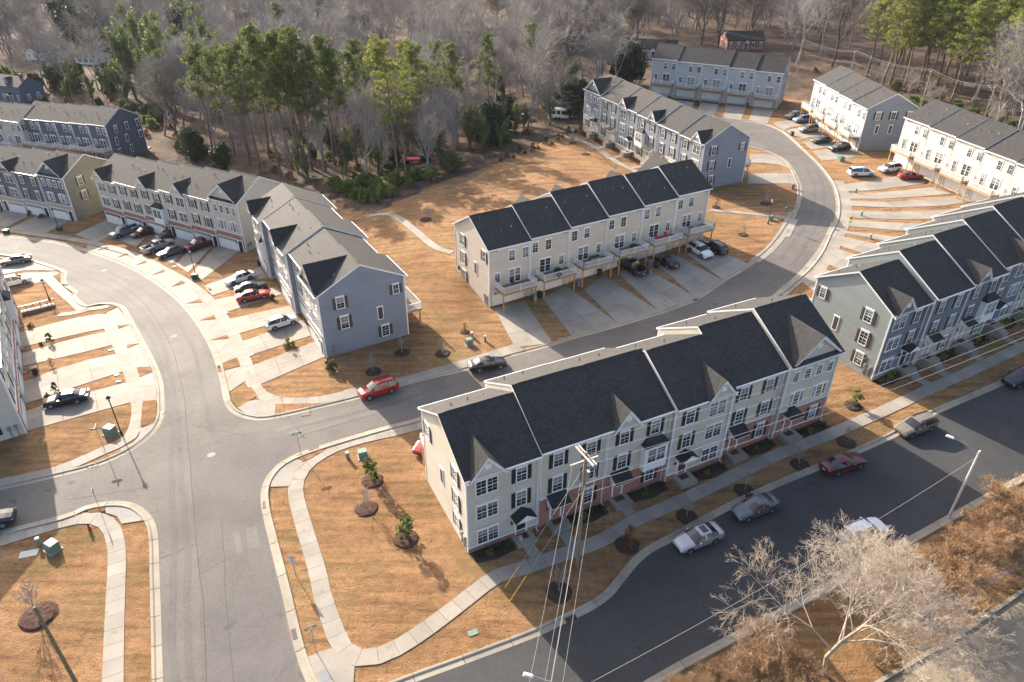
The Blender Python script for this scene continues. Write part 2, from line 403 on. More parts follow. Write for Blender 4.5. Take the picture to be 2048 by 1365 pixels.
# ------------------------------------------------------------------ roads
E_LS = [(-150, 1105), (0, 1064), (130, 1031), (164, 1016), (200, 1007), (239, 1004), (273, 1011), (301, 1035), (312.7, 1069), (316, 1144), (319.6, 1247), (323, 1365), (326, 1460), (330, 1620)]
E_LN = [(-150, 1012), (0, 980), (120, 953), (191, 934), (240, 914), (272, 896), (293, 880), (314, 859), (326, 833), (327, 804), (324.5, 769.5), (314, 735), (290, 688), (264, 640), (250.6, 616.5), (239, 610), (229.5, 607), (205, 606)]
E_LP = [(205, 606), (185, 609), (172, 611), (150, 592), (155, 584), (140, 574), (132, 566), (131, 553), (133, 547), (126, 540), (87, 526.5), (40, 514), (0, 508), (-150, 485)]
E_RN = [(-150, 462), (0, 473), (79, 482), (129, 491), (163, 501), (200, 513), (237, 527), (277, 546), (316, 571), (351, 599), (378, 627.5), (400, 658), (419.6, 694), (433.5, 730.5), (442, 764), (447.4, 792), (454, 814), (470, 829), (495, 838), (522.6, 841), (573, 833), (640, 817), (710, 800), (796, 775), (860, 758), (933, 741), (1008, 718), (1052, 706), (1104, 692), (1151, 677), (1250, 650), (1380, 607), (1450, 563), (1495, 536), (1532, 508), (1560, 478), (1584, 440), (1599, 410), (1602, 376), (1595, 355), (1584, 335), (1567, 318), (1539, 304), (1502, 294), (1440, 275), (1380, 250), (1300, 220)]
E_RS = [(1300, 192), (1360, 212), (1413, 232), (1461, 240), (1512, 246), (1545, 256), (1570, 270), (1604, 301), (1632, 328), (1652, 352), (1666, 376), (1673, 410), (1669, 441), (1656, 467), (1638, 505), (1614, 536), (1584, 563), (1553, 587), (1490, 622), (1400, 659), (1270, 705), (1151, 741), (1000, 788), (842, 836), (776, 853), (720, 869), (671, 883.5), (622, 899), (593, 910), (561, 927), (536.6, 952), (525, 978), (524, 1005), (530, 1040), (541, 1085), (566.5, 1189), (584.6, 1269), (598.7, 1321.7), (614, 1361), (630, 1392), (655, 1408), (700, 1406), (760, 1389), (837, 1360), (950, 1319), (1073, 1272), (1124, 1248), (1186, 1218), (1222, 1192), (1247, 1161), (1278, 1124), (1308, 1101), (1343, 1083), (1416, 1042), (1485, 1006), (1560, 971.6), (1635, 941), (1714, 908), (1789, 874), (1860, 834), (1990, 777), (2048, 751), (2200, 680)]
E_SS = [(2250, 850), (2048, 950), (1949, 1004), (1833, 1068), (1700, 1142), (1600, 1198), (1471, 1267), (1348, 1332), (1250, 1390), (1100, 1480), (900, 1620)]
KP = {k: smooth_path(W(v), 1.0) for k, v in dict(LS=E_LS, LN=E_LN, LP=E_LP, RN=E_RN, RS=E_RS, SS=E_SS).items()}
def nearest(path, px):
    p = np.array(at(*px)[:2]); return int(np.argmin(np.hypot(*(path - p).T)))
iN = nearest(KP['RN'], (860, 758)); iS = nearest(KP['RS'], (842, 836)); iC = nearest(KP['RS'], (837, 1360))
polyA = list(KP['LS'][::-1]) + list(KP['LN']) + list(KP['LP']) + list(KP['RN'][:iN + 1]) + list(KP['RS'][iS:iC + 1]) + [W([(900, 1620)])[0]]
sheet('street', polyA, 0.02, MAT['asphalt'], 3.0)
polyB = list(KP['RN'][iN - 1:]) + list(KP['RS'][:iS + 2])
sheet('street', polyB, 0.024, MAT['asphalt'], 3.0)
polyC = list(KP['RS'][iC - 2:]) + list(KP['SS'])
sheet('street', polyC, 0.028, MAT['asphalt_shade'], 3.0)
# repaved lane and worn patches
for px_, mt_, of_ in [([(404, 1420), (398, 1150), (383, 990), (378, 905), (440, 872), (520, 862), (610, 868), (560, 915), (528, 965), (520, 1010), (545, 1130), (590, 1330), (600, 1420)], 'asphalt_patch', .031), ([(545, 862), (700, 815), (840, 772), (846, 800), (720, 838), (600, 872)], 'asphalt_pale', .0325), ([(330, 690), (396, 672), (408, 700), (420, 735), (340, 752), (335, 715)], 'asphalt_pale', .031), ([(455, 1070), (512, 1052), (520, 1092), (466, 1112)], 'asphalt_pale', .0335)]:
    tag(sheet('road_patch', W(px_), of_, MAT[mt_], 2.5), kind='structure')
# tar seams and a straight paving joint on the junction street
def strip(name, path, wd, off, mat, parent=None):
    p = np.asarray(path); d = np.gradient(p, axis=0); d /= np.hypot(d[:, 0], d[:, 1])[:, None]; n = np.column_stack([-d[:, 1], d[:, 0]])
    a = p + n * wd / 2; b_ = p - n * wd / 2; m = MB()
    for i in range(len(p) - 1):
        q = [a[i], b_[i], b_[i + 1], a[i + 1]]
        m.poly([(x, y, Tz(x, y) + off) for x, y in q])
    return m.build(name, mat, parent)
def wob(path, amp, seed):
    rr = random.Random(seed); p = np.array(path); ph = [rr.uniform(0, 6) for _ in range(3)]
    for i in range(len(p)):
        p[i] += amp * np.array([math.sin(i * 0.31 + ph[0]) + 0.5 * math.sin(i * 0.83 + ph[1]), 0.7 * math.sin(i * 0.47 + ph[2])])
    return p
for k, (pts, wd) in enumerate([([(415, 1400), (405, 1200), (385, 1000), (378, 900), (362, 760), (335, 680), (290, 610), (230, 565), (120, 525), (0, 500)], 0.07),
                   ([(470, 1420), (450, 1150), (440, 1000)], 0.05), ([(320, 1118), (392, 1090)], 0.05), ([(400, 1150), (470, 1110)], 0.05),
                   ([(402, 1140), (402, 1140 - 30), (470, 1085)], 0.04), ([(385, 850), (480, 870), (560, 876), (700, 832), (830, 800)], 0.05), ([(310, 690), (395, 678)], 0.05),
                   ([(130, 1000), (240, 985), (300, 975)], 0.04)]):
    s_ = strip('road_seam', wob(smooth_path(W(pts), 0.8), 0.05, k), wd, 0.034, MAT['seam']); tag(s_, kind='structure')

for k, pts in enumerate([[(352, 1430), (345, 1150), (345, 960), (340, 830), (318, 720), (270, 635), (190, 580), (80, 535), (0, 515)], [(384, 1430), (374, 1150), (364, 960), (352, 830), (335, 720), (292, 630), (210, 570), (90, 522), (0, 502)],
          [(500, 1400), (470, 1150), (440, 960), (415, 830), (392, 720), (345, 630), (250, 560), (120, 512), (0, 490)], [(545, 1400), (505, 1150), (468, 980), (470, 905), (540, 872), (680, 835), (840, 790)], [(1560, 520), (1610, 450), (1630, 390), (1612, 330)], [(1585, 530), (1632, 455), (1650, 395), (1632, 338)]]):
    tag(strip('wheel_track', wob(smooth_path(W(pts), 1.0), 0.12, 40 + k), .55, .0345, MAT['asphalt_patch']), kind='structure')
# ------------------------------------------------------------------ kerbs in cast lengths
kerb_root = tag(obj('kerb', None), 'pale concrete kerb and gutter along the streets', kind='structure')
def kerb(path, side, seg=3.0, skip=()):
    p = np.asarray(path); d = np.gradient(p, axis=0); d /= np.hypot(d[:, 0], d[:, 1])[:, None]; n = np.column_stack([-d[:, 1], d[:, 0]]) * side
    prof = [(-0.12, 0.035), (0.32, 0.045), (0.42, 0.13), (0.50, 0.15), (0.64, 0.15), (0.68, 0.0)]
    k = int(seg)
    for s0 in range(0, len(p) - 1, k):
        s1 = min(s0 + k, len(p) - 1)
        c = p[(s0 + s1) // 2]; u, v = proj((c[0], c[1], Tz(*c)))
        if not (-60 < u < 2108 and 60 < v < 1420): continue
        m = MB(); rows = []
        for i in range(s0, s1 + 1):
            f = 0.03 if i == s0 else (-0.03 if i == s1 else 0.0)
            row = []
            for o_, z in prof:
                q = p[i] + n[i] * o_ + d[i] * f
                row.append((q[0], q[1], Tz(*q) + z))
            rows.append(row)
        np_ = len(prof)
        m.add([q for r_ in rows for q in r_], [(i * np_ + j, i * np_ + j + 1, (i + 1) * np_ + j + 1, (i + 1) * np_ + j) if side < 0 else (i * np_ + j, (i + 1) * np_ + j, (i + 1) * np_ + j + 1, i * np_ + j + 1) for i in range(len(rows) - 1) for j in range(np_ - 1)])
        m.build('kerb_length', MAT['kerb'], kerb_root)
kerb(KP['LS'], -1); kerb(KP['LN'], 1); kerb(KP['LP'][:14], 1); kerb(KP['LP'][14:], 1); kerb(KP['RN'], 1, 4); kerb(KP['RS'], 1, 4); kerb(KP['SS'], 1, 5)

# ------------------------------------------------------------------ slabs
def slab(poly, off, mat, parent, name='slab', h=0.08, inset=0.012):
    P = np.array([p[:2] for p in poly], float); c = P.mean(0)
    v = c - P; l = np.hypot(v[:, 0], v[:, 1])[:, None]; P = P + v / np.maximum(l, 1e-6) * inset * 1.4
    top = [(x, y, Tz(x, y) + off) for x, y in P]; n = len(top)
    m = MB(); bot = [(x, y, z - h) for x, y, z in top]
    A = sum(P[i][0] * P[(i + 1) % n][1] - P[(i + 1) % n][0] * P[i][1] for i in range(n))
    if A < 0: top = top[::-1]; bot = bot[::-1]
    m.add(top + bot, [tuple(range(n))] + [(i, n + i, n + (i + 1) % n, (i + 1) % n) for i in range(n)])
    return m.build(name, mat, parent)
def walk(px, width=1.5, seg=1.5, off=0.06, root=None, world=None, mat=None):
    p = smooth_path(world if world is not None else W(px), seg); d = np.gradient(p, axis=0); d /= np.hypot(d[:, 0], d[:, 1])[:, None]
    n = np.column_stack([-d[:, 1], d[:, 0]]) * width / 2
    root = root or tag(obj('sidewalk', None), 'pale concrete sidewalk of square slabs', kind='structure')
    for i in range(len(p) - 1):
        c = (p[i] + p[i + 1]) / 2; u, v = proj((c[0], c[1], Tz(*c)))
        if not (-40 < u < 2090 and 60 < v < 1400): continue
        slab([p[i] + n[i], p[i + 1] + n[i + 1], p[i + 1] - n[i + 1], p[i] - n[i]], off, mat or MAT['concrete'], root)
    return root
walk([(226, 1420), (226, 1365), (229, 1250), (234, 1127), (232, 1090), (224, 1060), (208, 1043), (190, 1037), (165, 1037), (116, 1048), (0, 1083), (-60, 1102)])
W2A = [(858, 846), (790, 864), (720, 880), (668, 897), (637, 914), (612, 933), (596, 957), (591, 986), (598, 1018), (610, 1060), (634, 1140), (645, 1191), (661, 1239), (677, 1281), (691, 1303), (711, 1315), (738, 1317), (772, 1307), (800, 1293), (851, 1260), (919, 1209), (981, 1161), (1012, 1147), (1056, 1134), (1124, 1110), (1193, 1086), (1234, 1064), (1278, 1038), (1380, 994), (1485, 943), (1567, 905), (1655, 871), (1775, 819), (1861, 778), (1929, 748), (2048, 693), (2120, 660)]
walk(W2A)
W4 = [(205, 631), (222, 659), (243, 703), (263, 754), (275, 800), (277, 826), (270, 858), (253, 881), (205, 903), (154, 926), (109, 943), (0, 968), (-60, 982)]
walk(W4)
W3 = [(-60, 452), (0, 459), (130, 477), (200, 490), (273, 512), (328, 540), (376, 567), (420, 603), (454, 648), (478, 692), (493, 730), (500, 755), (512, 778), (533, 796), (574, 804), (632, 802), (690, 790)]
walk(W3)
walk([(690, 790), (796, 766), (919, 732), (1039, 694)], 1.9)
walk([(731, 434), (765, 429), (793, 434), (830, 462), (871, 495), (905, 506)], 1.4)
walk([(1420, 421), (1480, 426), (1567, 435), (1585, 438)], 1.2)
walk([(1135, 268), (1199, 301), (1240, 328), (1275, 345)], 1.4)
walk([(1585, 425), (1568, 462), (1540, 499), (1508, 523)], 1.6)
walk([(1672, 446), (1655, 485), (1632, 520), (1600, 556), (1560, 590)], 1.6)
walk([(98, 558), (122, 582), (150, 606), (168, 624)], 1.5, 0.8)
walk([(118, 630), (150, 627), (182, 618), (205, 616), (222, 612)], 1.2)
# corner ramps
def ramp_at(px, pad):
    rt = tag(obj('corner_ramp', None), 'concrete kerb ramp at the street corner', kind='structure')
    P = W(px); slab(P, 0.072, MAT['concrete'], rt)
    slab(W(pad), 0.078, MAT['warning'], rt, 'warning_pad', h=0.02)
ramp_at([(210, 1014), (239, 1010), (268, 1017), (288, 1034), (294, 1041), (244, 1049), (234, 1034), (212, 1027)], [(241, 1020), (262, 1024), (267, 1031), (252, 1037), (240, 1028)])
ramp_at([(540, 975), (545, 950), (563, 932), (590, 916), (612, 926), (590, 945), (580, 974)], [(553, 950), (566, 936), (576, 939), (562, 954)])
ramp_at([(474, 816), (498, 803), (520, 800), (552, 808), (551, 832), (520, 834), (492, 829)], [(495, 829), (500, 818), (521, 820), (515, 832)])
ramp_at([(275, 882), (282, 858), (312, 845), (314, 856), (295, 876), (276, 892), (245, 908), (240, 900)], [(265, 890), (275, 876), (288, 872), (278, 886)])
ramp_at([(615, 1315), (662, 1297), (690, 1320), (710, 1335), (706, 1385), (650, 1395), (630, 1370)], [(635, 1349), (649, 1338), (666, 1358), (645, 1370)])
ramp_at([(1560, 476), (1574, 452), (1585, 440), (1596, 440), (1580, 475)], [(1570, 468), (1578, 468), (1580, 460), (1574, 460)])

# ------------------------------------------------------------------ driveways (slabs between two edge lines)
def drive(left, right, nl=3, nw=2, off=0.05, mat=None, label=None):
    a = smooth_path(W(left), 0.2); b_ = smooth_path(W(right), 0.2)
    rt = tag(obj('driveway', None), label or 'concrete driveway in front of a garage', kind='structure')
    def pt(s, t):
        i = s * (len(a) - 1); j = s * (len(b_) - 1)
        A = a[int(round(i))]; B = b_[int(round(j))]; return A + (B - A) * t
    for i in range(nl):
        for j in range(nw):
            slab([pt(i / nl, j / nw), pt(i / nl, (j + 1) / nw), pt((i + 1) / nl, (j + 1) / nw), pt((i + 1) / nl, j / nw)], off, mat or MAT['concrete'], rt, inset=0.02)
    return rt
def grass_patch(px, name='grass_strip', off=0.085):
    return sheet(name, W(px), off, MAT['ground'], 1.2, zone=0.0, skirt=0.1)
# middle row of six (rear drives to the cross street)
B2D = [[(986, 617), (1052, 604), (1104, 690), (1036, 692)], [(1079, 600), (1129, 571), (1225, 655), (1148, 677)], [(1168, 580), (1204, 555), (1308, 632), (1236, 652)],
       [(1238, 553), (1296, 535), (1392, 598), (1318, 626)], [(1318, 528), (1350, 510), (1452, 560), (1392, 594)], [(1374, 508), (1418, 493), (1500, 530), (1452, 558)]]
B2D = [[(988, 617), (1049, 602), (1105, 687), (1030, 696)], [(1085, 597), (1131, 571), (1240, 650), (1146, 676)], [(1168, 580), (1207, 552), (1321, 625), (1238, 650)],
       [(1238, 549), (1278, 530), (1394, 596), (1318, 624)], [(1312, 528), (1346, 508), (1447, 562), (1390, 596)], [(1372, 508), (1418, 494), (1497, 529), (1446, 560)]]
for a_, b1, c_, d_ in B2D: drive([a_, d_], [b1, c_], 3, 2)
# left-centre row (garages to the left street), with aprons between sidewalk and kerb
for l_, r_ in [([(640, 680), (497, 735)], [(652, 713), (516, 772)]), ([(608, 640), (473, 688)], [(622, 672), (490, 715)]), ([(580, 612), (453, 640)], [(598, 632), (468, 671)]),
               ([(553, 575), (430, 600)], [(566, 588), (447, 627)]), ([(520, 535), (408, 572)], [(535, 555), (424, 592)])]:
    drive(l_, r_, 3, 2, mat=MAT['concrete'])
# second row (brick-based) drives
for l_, r_ in [([(450, 470), (385, 546)], [(487, 497), (402, 562)]), ([(420, 455), (352, 530)], [(446, 470), (376, 546)]), ([(385, 440), (320, 514)], [(412, 453), (344, 528)]),
               ([(350, 432), (285, 498)], [(378, 440), (312, 512)]), ([(300, 420), (235, 480)], [(340, 430), (272, 494)]), ([(222, 436), (150, 470)], [(262, 448), (196, 486)]),
               ([(100, 420), (20, 458)], [(150, 436), (90, 468)]), ([(40, 408), (-40, 446)], [(88, 418), (10, 456)]), ([(-20, 396), (-90, 436)], [(28, 406), (-40, 444)])]:
    drive(l_, r_, 2, 2)
# aprons
def apron(k0, k1, inner, off=0.045):
    i0, i1 = nearest(KP['RN'], k0), nearest(KP['RN'], k1)
    outer = KP['RN'][i0:i1 + 1]; inn = smooth_path(W(inner), 1.0)
    d = np.gradient(outer, axis=0); d /= np.hypot(d[:, 0], d[:, 1])[:, None]; outer = outer + np.column_stack([-d[:, 1], d[:, 0]]) * 0.66
    rt = tag(obj('driveway_apron', None), 'concrete apron slabs between sidewalk and kerb', kind='structure')
    n = max(2, int(len(outer) / 3.4))
    for i in range(n):
        q = lambda arr, s: arr[int(round(s * (len(arr) - 1)))]
        slab([q(outer, i / n), q(outer, (i + 1) / n), q(inn, (i + 1) / n), q(inn, i / n)], off, MAT['concrete'], rt, inset=0.02)
apron((163, 501), (447, 790), [(175, 490), (273, 518), (328, 546), (372, 572), (412, 608), (445, 652), (468, 692), (483, 730), (492, 762)])
for tri in [[(434, 733), (474, 715), (481, 733), (437, 745)], [(425, 681), (454, 670), (458, 678)], [(401, 642), (428, 631), (432, 639)], [(372, 608), (401, 599), (405, 606)],
            [(343, 575), (363, 562), (373, 567)], [(304, 551), (327, 540), (330, 545)], [(271, 532), (290, 522), (294, 526)], [(234, 516), (253, 507), (258, 510)], [(195, 502), (212, 494), (218, 497)],
            [(462, 788), (503, 775), (515, 793), (476, 816), (466, 806)], [(552, 812), (556, 809), (640, 808), (600, 820), (553, 830)]]:
    grass_patch(tri)
# left row drives
for l_, r_ in [([(40, 666), (135, 640), (205, 628)], [(42, 696), (140, 672), (220, 656)]), ([(44, 707), (140, 680), (222, 662)], [(46, 733), (140, 712), (236, 688)]), ([(47, 765), (140, 730), (240, 707)], [(50, 809), (150, 775), (250, 743)]),
               ([(50, 823), (180, 785), (258, 764)], [(54, 863), (180, 828), (264, 805)])]:
    drive(l_, r_, 3, 2)
for l_, r_ in [([(-40, 530), (40, 515), (84, 525)], [(-40, 558), (50, 541), (118, 541)]), ([(-40, 564), (50, 546), (118, 545)], [(-40, 596), (40, 574), (104, 560)])]: drive(l_, r_, 2, 2)
def apronL(k0, k1, inner):
    i0, i1 = nearest(KP['LN'], k0), nearest(KP['LN'], k1)
    a, b_ = min(i0, i1), max(i0, i1); outer = KP['LN'][a:b_ + 1]; inn = smooth_path(W(inner), 1.0)
    d = np.gradient(outer, axis=0); d /= np.hypot(d[:, 0], d[:, 1])[:, None]; outer = outer + np.column_stack([-d[:, 1], d[:, 0]]) * 0.66
    rt = tag(obj('driveway_apron', None), 'concrete apron slabs beside the left-hand kerb', kind='structure')
    n = 8
    q = lambda arr, s: arr[int(round(s * (len(arr) - 1)))]
    for i in range(n): slab([q(outer, i / n), q(outer, (i + 1) / n), q(inn, (i + 1) / n), q(inn, i / n)], 0.045, MAT['concrete'], rt, inset=0.02)
apronL((318, 800), (243, 612), [(285, 806), (280, 780), (271, 750), (250, 700), (230, 656), (214, 626)])
for tri in [[(273, 736), (302, 734), (304, 745), (279, 755)], [(253, 691), (279, 688), (255, 698)], [(235, 652), (260, 650), (238, 658)], [(216, 612), (240, 612), (220, 621)], [(286, 803), (313, 801), (315, 846), (281, 855)],
            [(168, 1020), (208, 1012), (211, 1024), (180, 1027)], [(105, 553), (125, 548), (119, 564)],
            [(594, 912), (665, 890), (640, 908), (620, 919), (606, 926)]]:
    grass_patch(tri)
# drives on the far right: long, curving, with thin grass strips between
for l_, r_ in [([(1840, 345), (1740, 362), (1668, 372)], [(1850, 368), (1740, 382), (1680, 384)]), ([(1870, 374), (1760, 386), (1680, 388)], [(1905, 388), (1780, 398), (1685, 398)]),
               ([(1915, 392), (1800, 404), (1688, 402)], [(1960, 402), (1840, 416), (1690, 412)]), ([(1965, 412), (1840, 424), (1690, 422)], [(2020, 428), (1870, 440), (1692, 436)]),
               ([(2020, 436), (1860, 448), (1690, 440)], [(2000, 462), (1860, 466), (1688, 452)]), ([(1990, 476), (1830, 476), (1682, 462)], [(1960, 490), (1800, 486), (1680, 466)]),
               ([(1850, 500), (1760, 490), (1680, 472)], [(1800, 522), (1740, 512), (1662, 486)]), ([(1800, 530), (1730, 516), (1660, 492)], [(1740, 560), (1690, 545), (1640, 520)]), ([(1730, 566), (1680, 552), (1634, 530)], [(1660, 600), (1630, 585), (1598, 560)]),
               ([(1700, 300), (1640, 300), (1625, 303)], [(1722, 312), (1690, 318), (1644, 322)]), ([(1660, 278), (1620, 281), (1606, 284)], [(1695, 290), (1650, 296), (1622, 300)]),
               ([(1630, 255), (1585, 258), (1572, 262)], [(1655, 272), (1615, 276), (1600, 280)]), ([(1600, 240), (1560, 243), (1545, 248)], [(1628, 250), (1585, 254), (1568, 262)]),
               ([(1500, 310), (1540, 309), (1560, 320)], [(1498, 326), (1545, 328), (1580, 338)]), ([(1497, 350), (1540, 346), (1588, 347)], [(1495, 368), (1545, 368), (1596, 368)])]:
    drive(l_, r_, 3, 2)
i0 = nearest(KP['RS'], (1660, 362)); i1 = nearest(KP['RS'], (1590, 558))
for a_, b1 in ((0, 0),):
    outer = KP['RS'][i0:i1 + 1]; d = np.gradient(outer, axis=0); d /= np.hypot(d[:, 0], d[:, 1])[:, None]; nn = np.column_stack([-d[:, 1], d[:, 0]])
    rt = tag(obj('driveway_apron', None), 'concrete apron slabs along the right-hand curve', kind='structure')
    for i in range(0, len(outer) - 3, 3):
        slab([outer[i] + nn[i] * 0.66, outer[i + 3] + nn[i + 3] * 0.66, outer[i + 3] + nn[i + 3] * 2.6, outer[i] + nn[i] * 2.6], 0.045, MAT['concrete'], rt, inset=0.02)
# top row drives
for l_, r_ in [([(1312, 196), (1305, 212)], [(1340, 199), (1338, 218)]), ([(1352, 200), (1345, 219)], [(1388, 205), (1378, 226)]), ([(1402, 205), (1392, 226)], [(1438, 210), (1428, 235)]), ([(1452, 210), (1445, 236)], [(1492, 215), (1482, 241)]), ([(1508, 214), (1497, 241)], [(1548, 220), (1535, 248)])]:
    drive(l_, r_, 2, 2)
# alley behind the hedge, bottom right
al = W([(1540, 1500), (1760, 1372), (1900, 1290), (2048, 1190), (2300, 1020), (2600, 1400), (1900, 1700)])
tag(sheet('alley', al, 0.03, MAT['alley'], 3.0), kind='structure')
def flat_walls(pts, wd, h, mat, name, label):
    p = smooth_path(W(pts), 2.0); m = MB(); d = np.gradient(p, axis=0); d /= np.hypot(d[:, 0], d[:, 1])[:, None]; n = np.column_stack([-d[:, 1], d[:, 0]]) * wd / 2
    pr = []
    for i in range(len(p)):
        z = Tz(*p[i]); pr.append([(*(p[i] + n[i]), z - 0.1), (*(p[i] + n[i]), z + h), (*(p[i] - n[i]), z + h), (*(p[i] - n[i]), z - 0.1)])
    m.add([q for r_ in pr for q in r_], [(i * 4 + j, i * 4 + j + 1, i * 4 + 4 + j + 1, i * 4 + 4 + j) for i in range(len(p) - 1) for j in range(3)])
    return tag(m.build(name, mat), label, kind='structure')
flat_walls([(1540, 1492), (1760, 1364), (1900, 1282), (2048, 1182), (2200, 1080)], 0.3, 0.18, MAT['kerb'], 'kerb', 'brown-stained kerb along the alley')
# ------------------------------------------------------------------ townhouse elements (facade plane y=0, outward -y)
CACHE = {}
def cached(key, fn):
    if key not in CACHE: CACHE[key] = fn()
    return CACHE[key]
def win_frame(w, h, cols, panes, head=True):
    m = MB(); t = 0.09; d0, d1 = -0.075, 0.01
    n = panes; pw = w / n
    m.box(-w / 2 - t, w / 2 + t, d0, d1, -h / 2 - t, -h / 2); m.box(-w / 2 - t, w / 2 + t, d0, d1, h / 2, h / 2 + (0.2 if head else t))
    m.box(-w / 2 - t, -w / 2, d0 + .003, d1, -h / 2, h / 2); m.box(w / 2, w / 2 + t, d0 + .003, d1, -h / 2, h / 2)
    for k in range(1, n): m.box(-w / 2 + k * pw - 0.06, -w / 2 + k * pw + 0.06, d0 + .006, d1, -h / 2, h / 2)
    for k in range(n):
        x0 = -w / 2 + k * pw + (0.06 if k else 0); x1 = -w / 2 + (k + 1) * pw - (0.06 if k < n - 1 else 0)
        m.box(x0, x1, -0.055, d1, -0.026, 0.026)
        for c in range(1, cols):
            x = x0 + (x1 - x0) * c / cols; m.box(x - 0.009, x + 0.009, -0.045, d1, -h / 2, h / 2)
        for z in (-h / 4, h / 4): m.box(x0, x1, -0.043, d1, z - 0.009, z + 0.009)
    if head: m.box(-w / 2 - t - 0.05, w / 2 + t + 0.05, d0 - 0.05, d1, h / 2 + 0.2, h / 2 + 0.26)
    return m.mesh('window', MAT['trim'])
def pane_mesh(w, h):
    m = MB(); m.box(-w / 2, w / 2, -0.025, 0.005, -h / 2, h / 2); return m.mesh('pane', MAT['glass'])
def shutter_mesh(w, h, mat):
    m = MB(); m.box(-w / 2, w / 2, -0.05, 0.0, -h / 2, h / 2); 
    for z0, z1 in ((-h / 2 + .1, -.05), (.05, h / 2 - .1)): m.box(-w / 2 + .06, w / 2 - .06, -0.065, -.05, z0, z1)
    return m.mesh('shutter', mat)
WK = {'s': (0.94, 1.5, 2, 1), 'b': (0.94, 1.68, 2, 1), 'T': (1.98, 1.58, 2, 2), 'r': (0.8, 1.35, 2, 1), 'q': (0.72, 1.25, 2, 1), 'P': (1.8, 2.05, 1, 2), 'v': (0.5, 1.4, 1, 1)}
def add_window(par, loc, rz, kind, sh=None, near=True):
    w, h, c, n = WK[kind]
    f = obj('window', cached(('wf', kind), lambda: win_frame(w, h, c, n)), par, loc=loc, rot=rz)
    obj('pane', cached(('wp', kind), lambda: pane_mesh(w, h)), f)
    if sh:
        me = cached(('sh', kind, sh), lambda: shutter_mesh(0.38, h + 0.12, MAT[sh]))
        for s in (-1, 1): obj('shutter', me, f, loc=(s * (w / 2 + 0.13 + 0.19), 0, 0))
    return f
def add_louver(par, loc, rz):
    def mk():
        m = MB(); w, h = 0.62, 1.75
        m.box(-w / 2 - .1, w / 2 + .1, -.06, .01, -h / 2 - .1, -h / 2); m.box(-w / 2 - .14, w / 2 + .14, -.08, .01, h / 2, h / 2 + .16)
        m.box(-w / 2 - .1, -w / 2, -.055, .01, -h / 2, h / 2); m.box(w / 2, w / 2 + .1, -.055, .01, -h / 2, h / 2); return m.mesh('window', MAT['trim'])
    f = obj('louver_panel', cached('lvf', mk), par, loc=loc, rot=rz)
    obj('shutter', cached('lvs', lambda: shutter_mesh(0.62, 1.75, MAT['shutter_brown'])), f)
def add_garage(par, loc, rz, w=4.9, h=2.25):
    def mk():
        m = MB(); m.box(-w / 2 - .12, -w / 2, -.06, .01, 0, h + .12, 0); m.box(w / 2, w / 2 + .12, -.06, .01, 0, h + .12, 0); m.box(-w / 2, w / 2, -.057, .01, h, h + .12, 0)
        nc = 8; nr = 4
        m.box(-w / 2, w / 2, -.012, .01, 0, h, 0)
        for r in range(nr):
            for c in range(nc):
                x0 = -w / 2 + w * c / nc + .05; x1 = -w / 2 + w * (c + 1) / nc - .05; z0 = h * r / nr + .05; z1 = h * (r + 1) / nr - .05
                m.box(x0, x1, -.03, -.012, z0, z1, 1 if r == nr - 1 else 0)
        return m.mesh('garage_door', [MAT['garage'], MAT['glass']])
    return obj('garage_door', cached(('gar', w), mk), par, loc=loc, rot=rz)
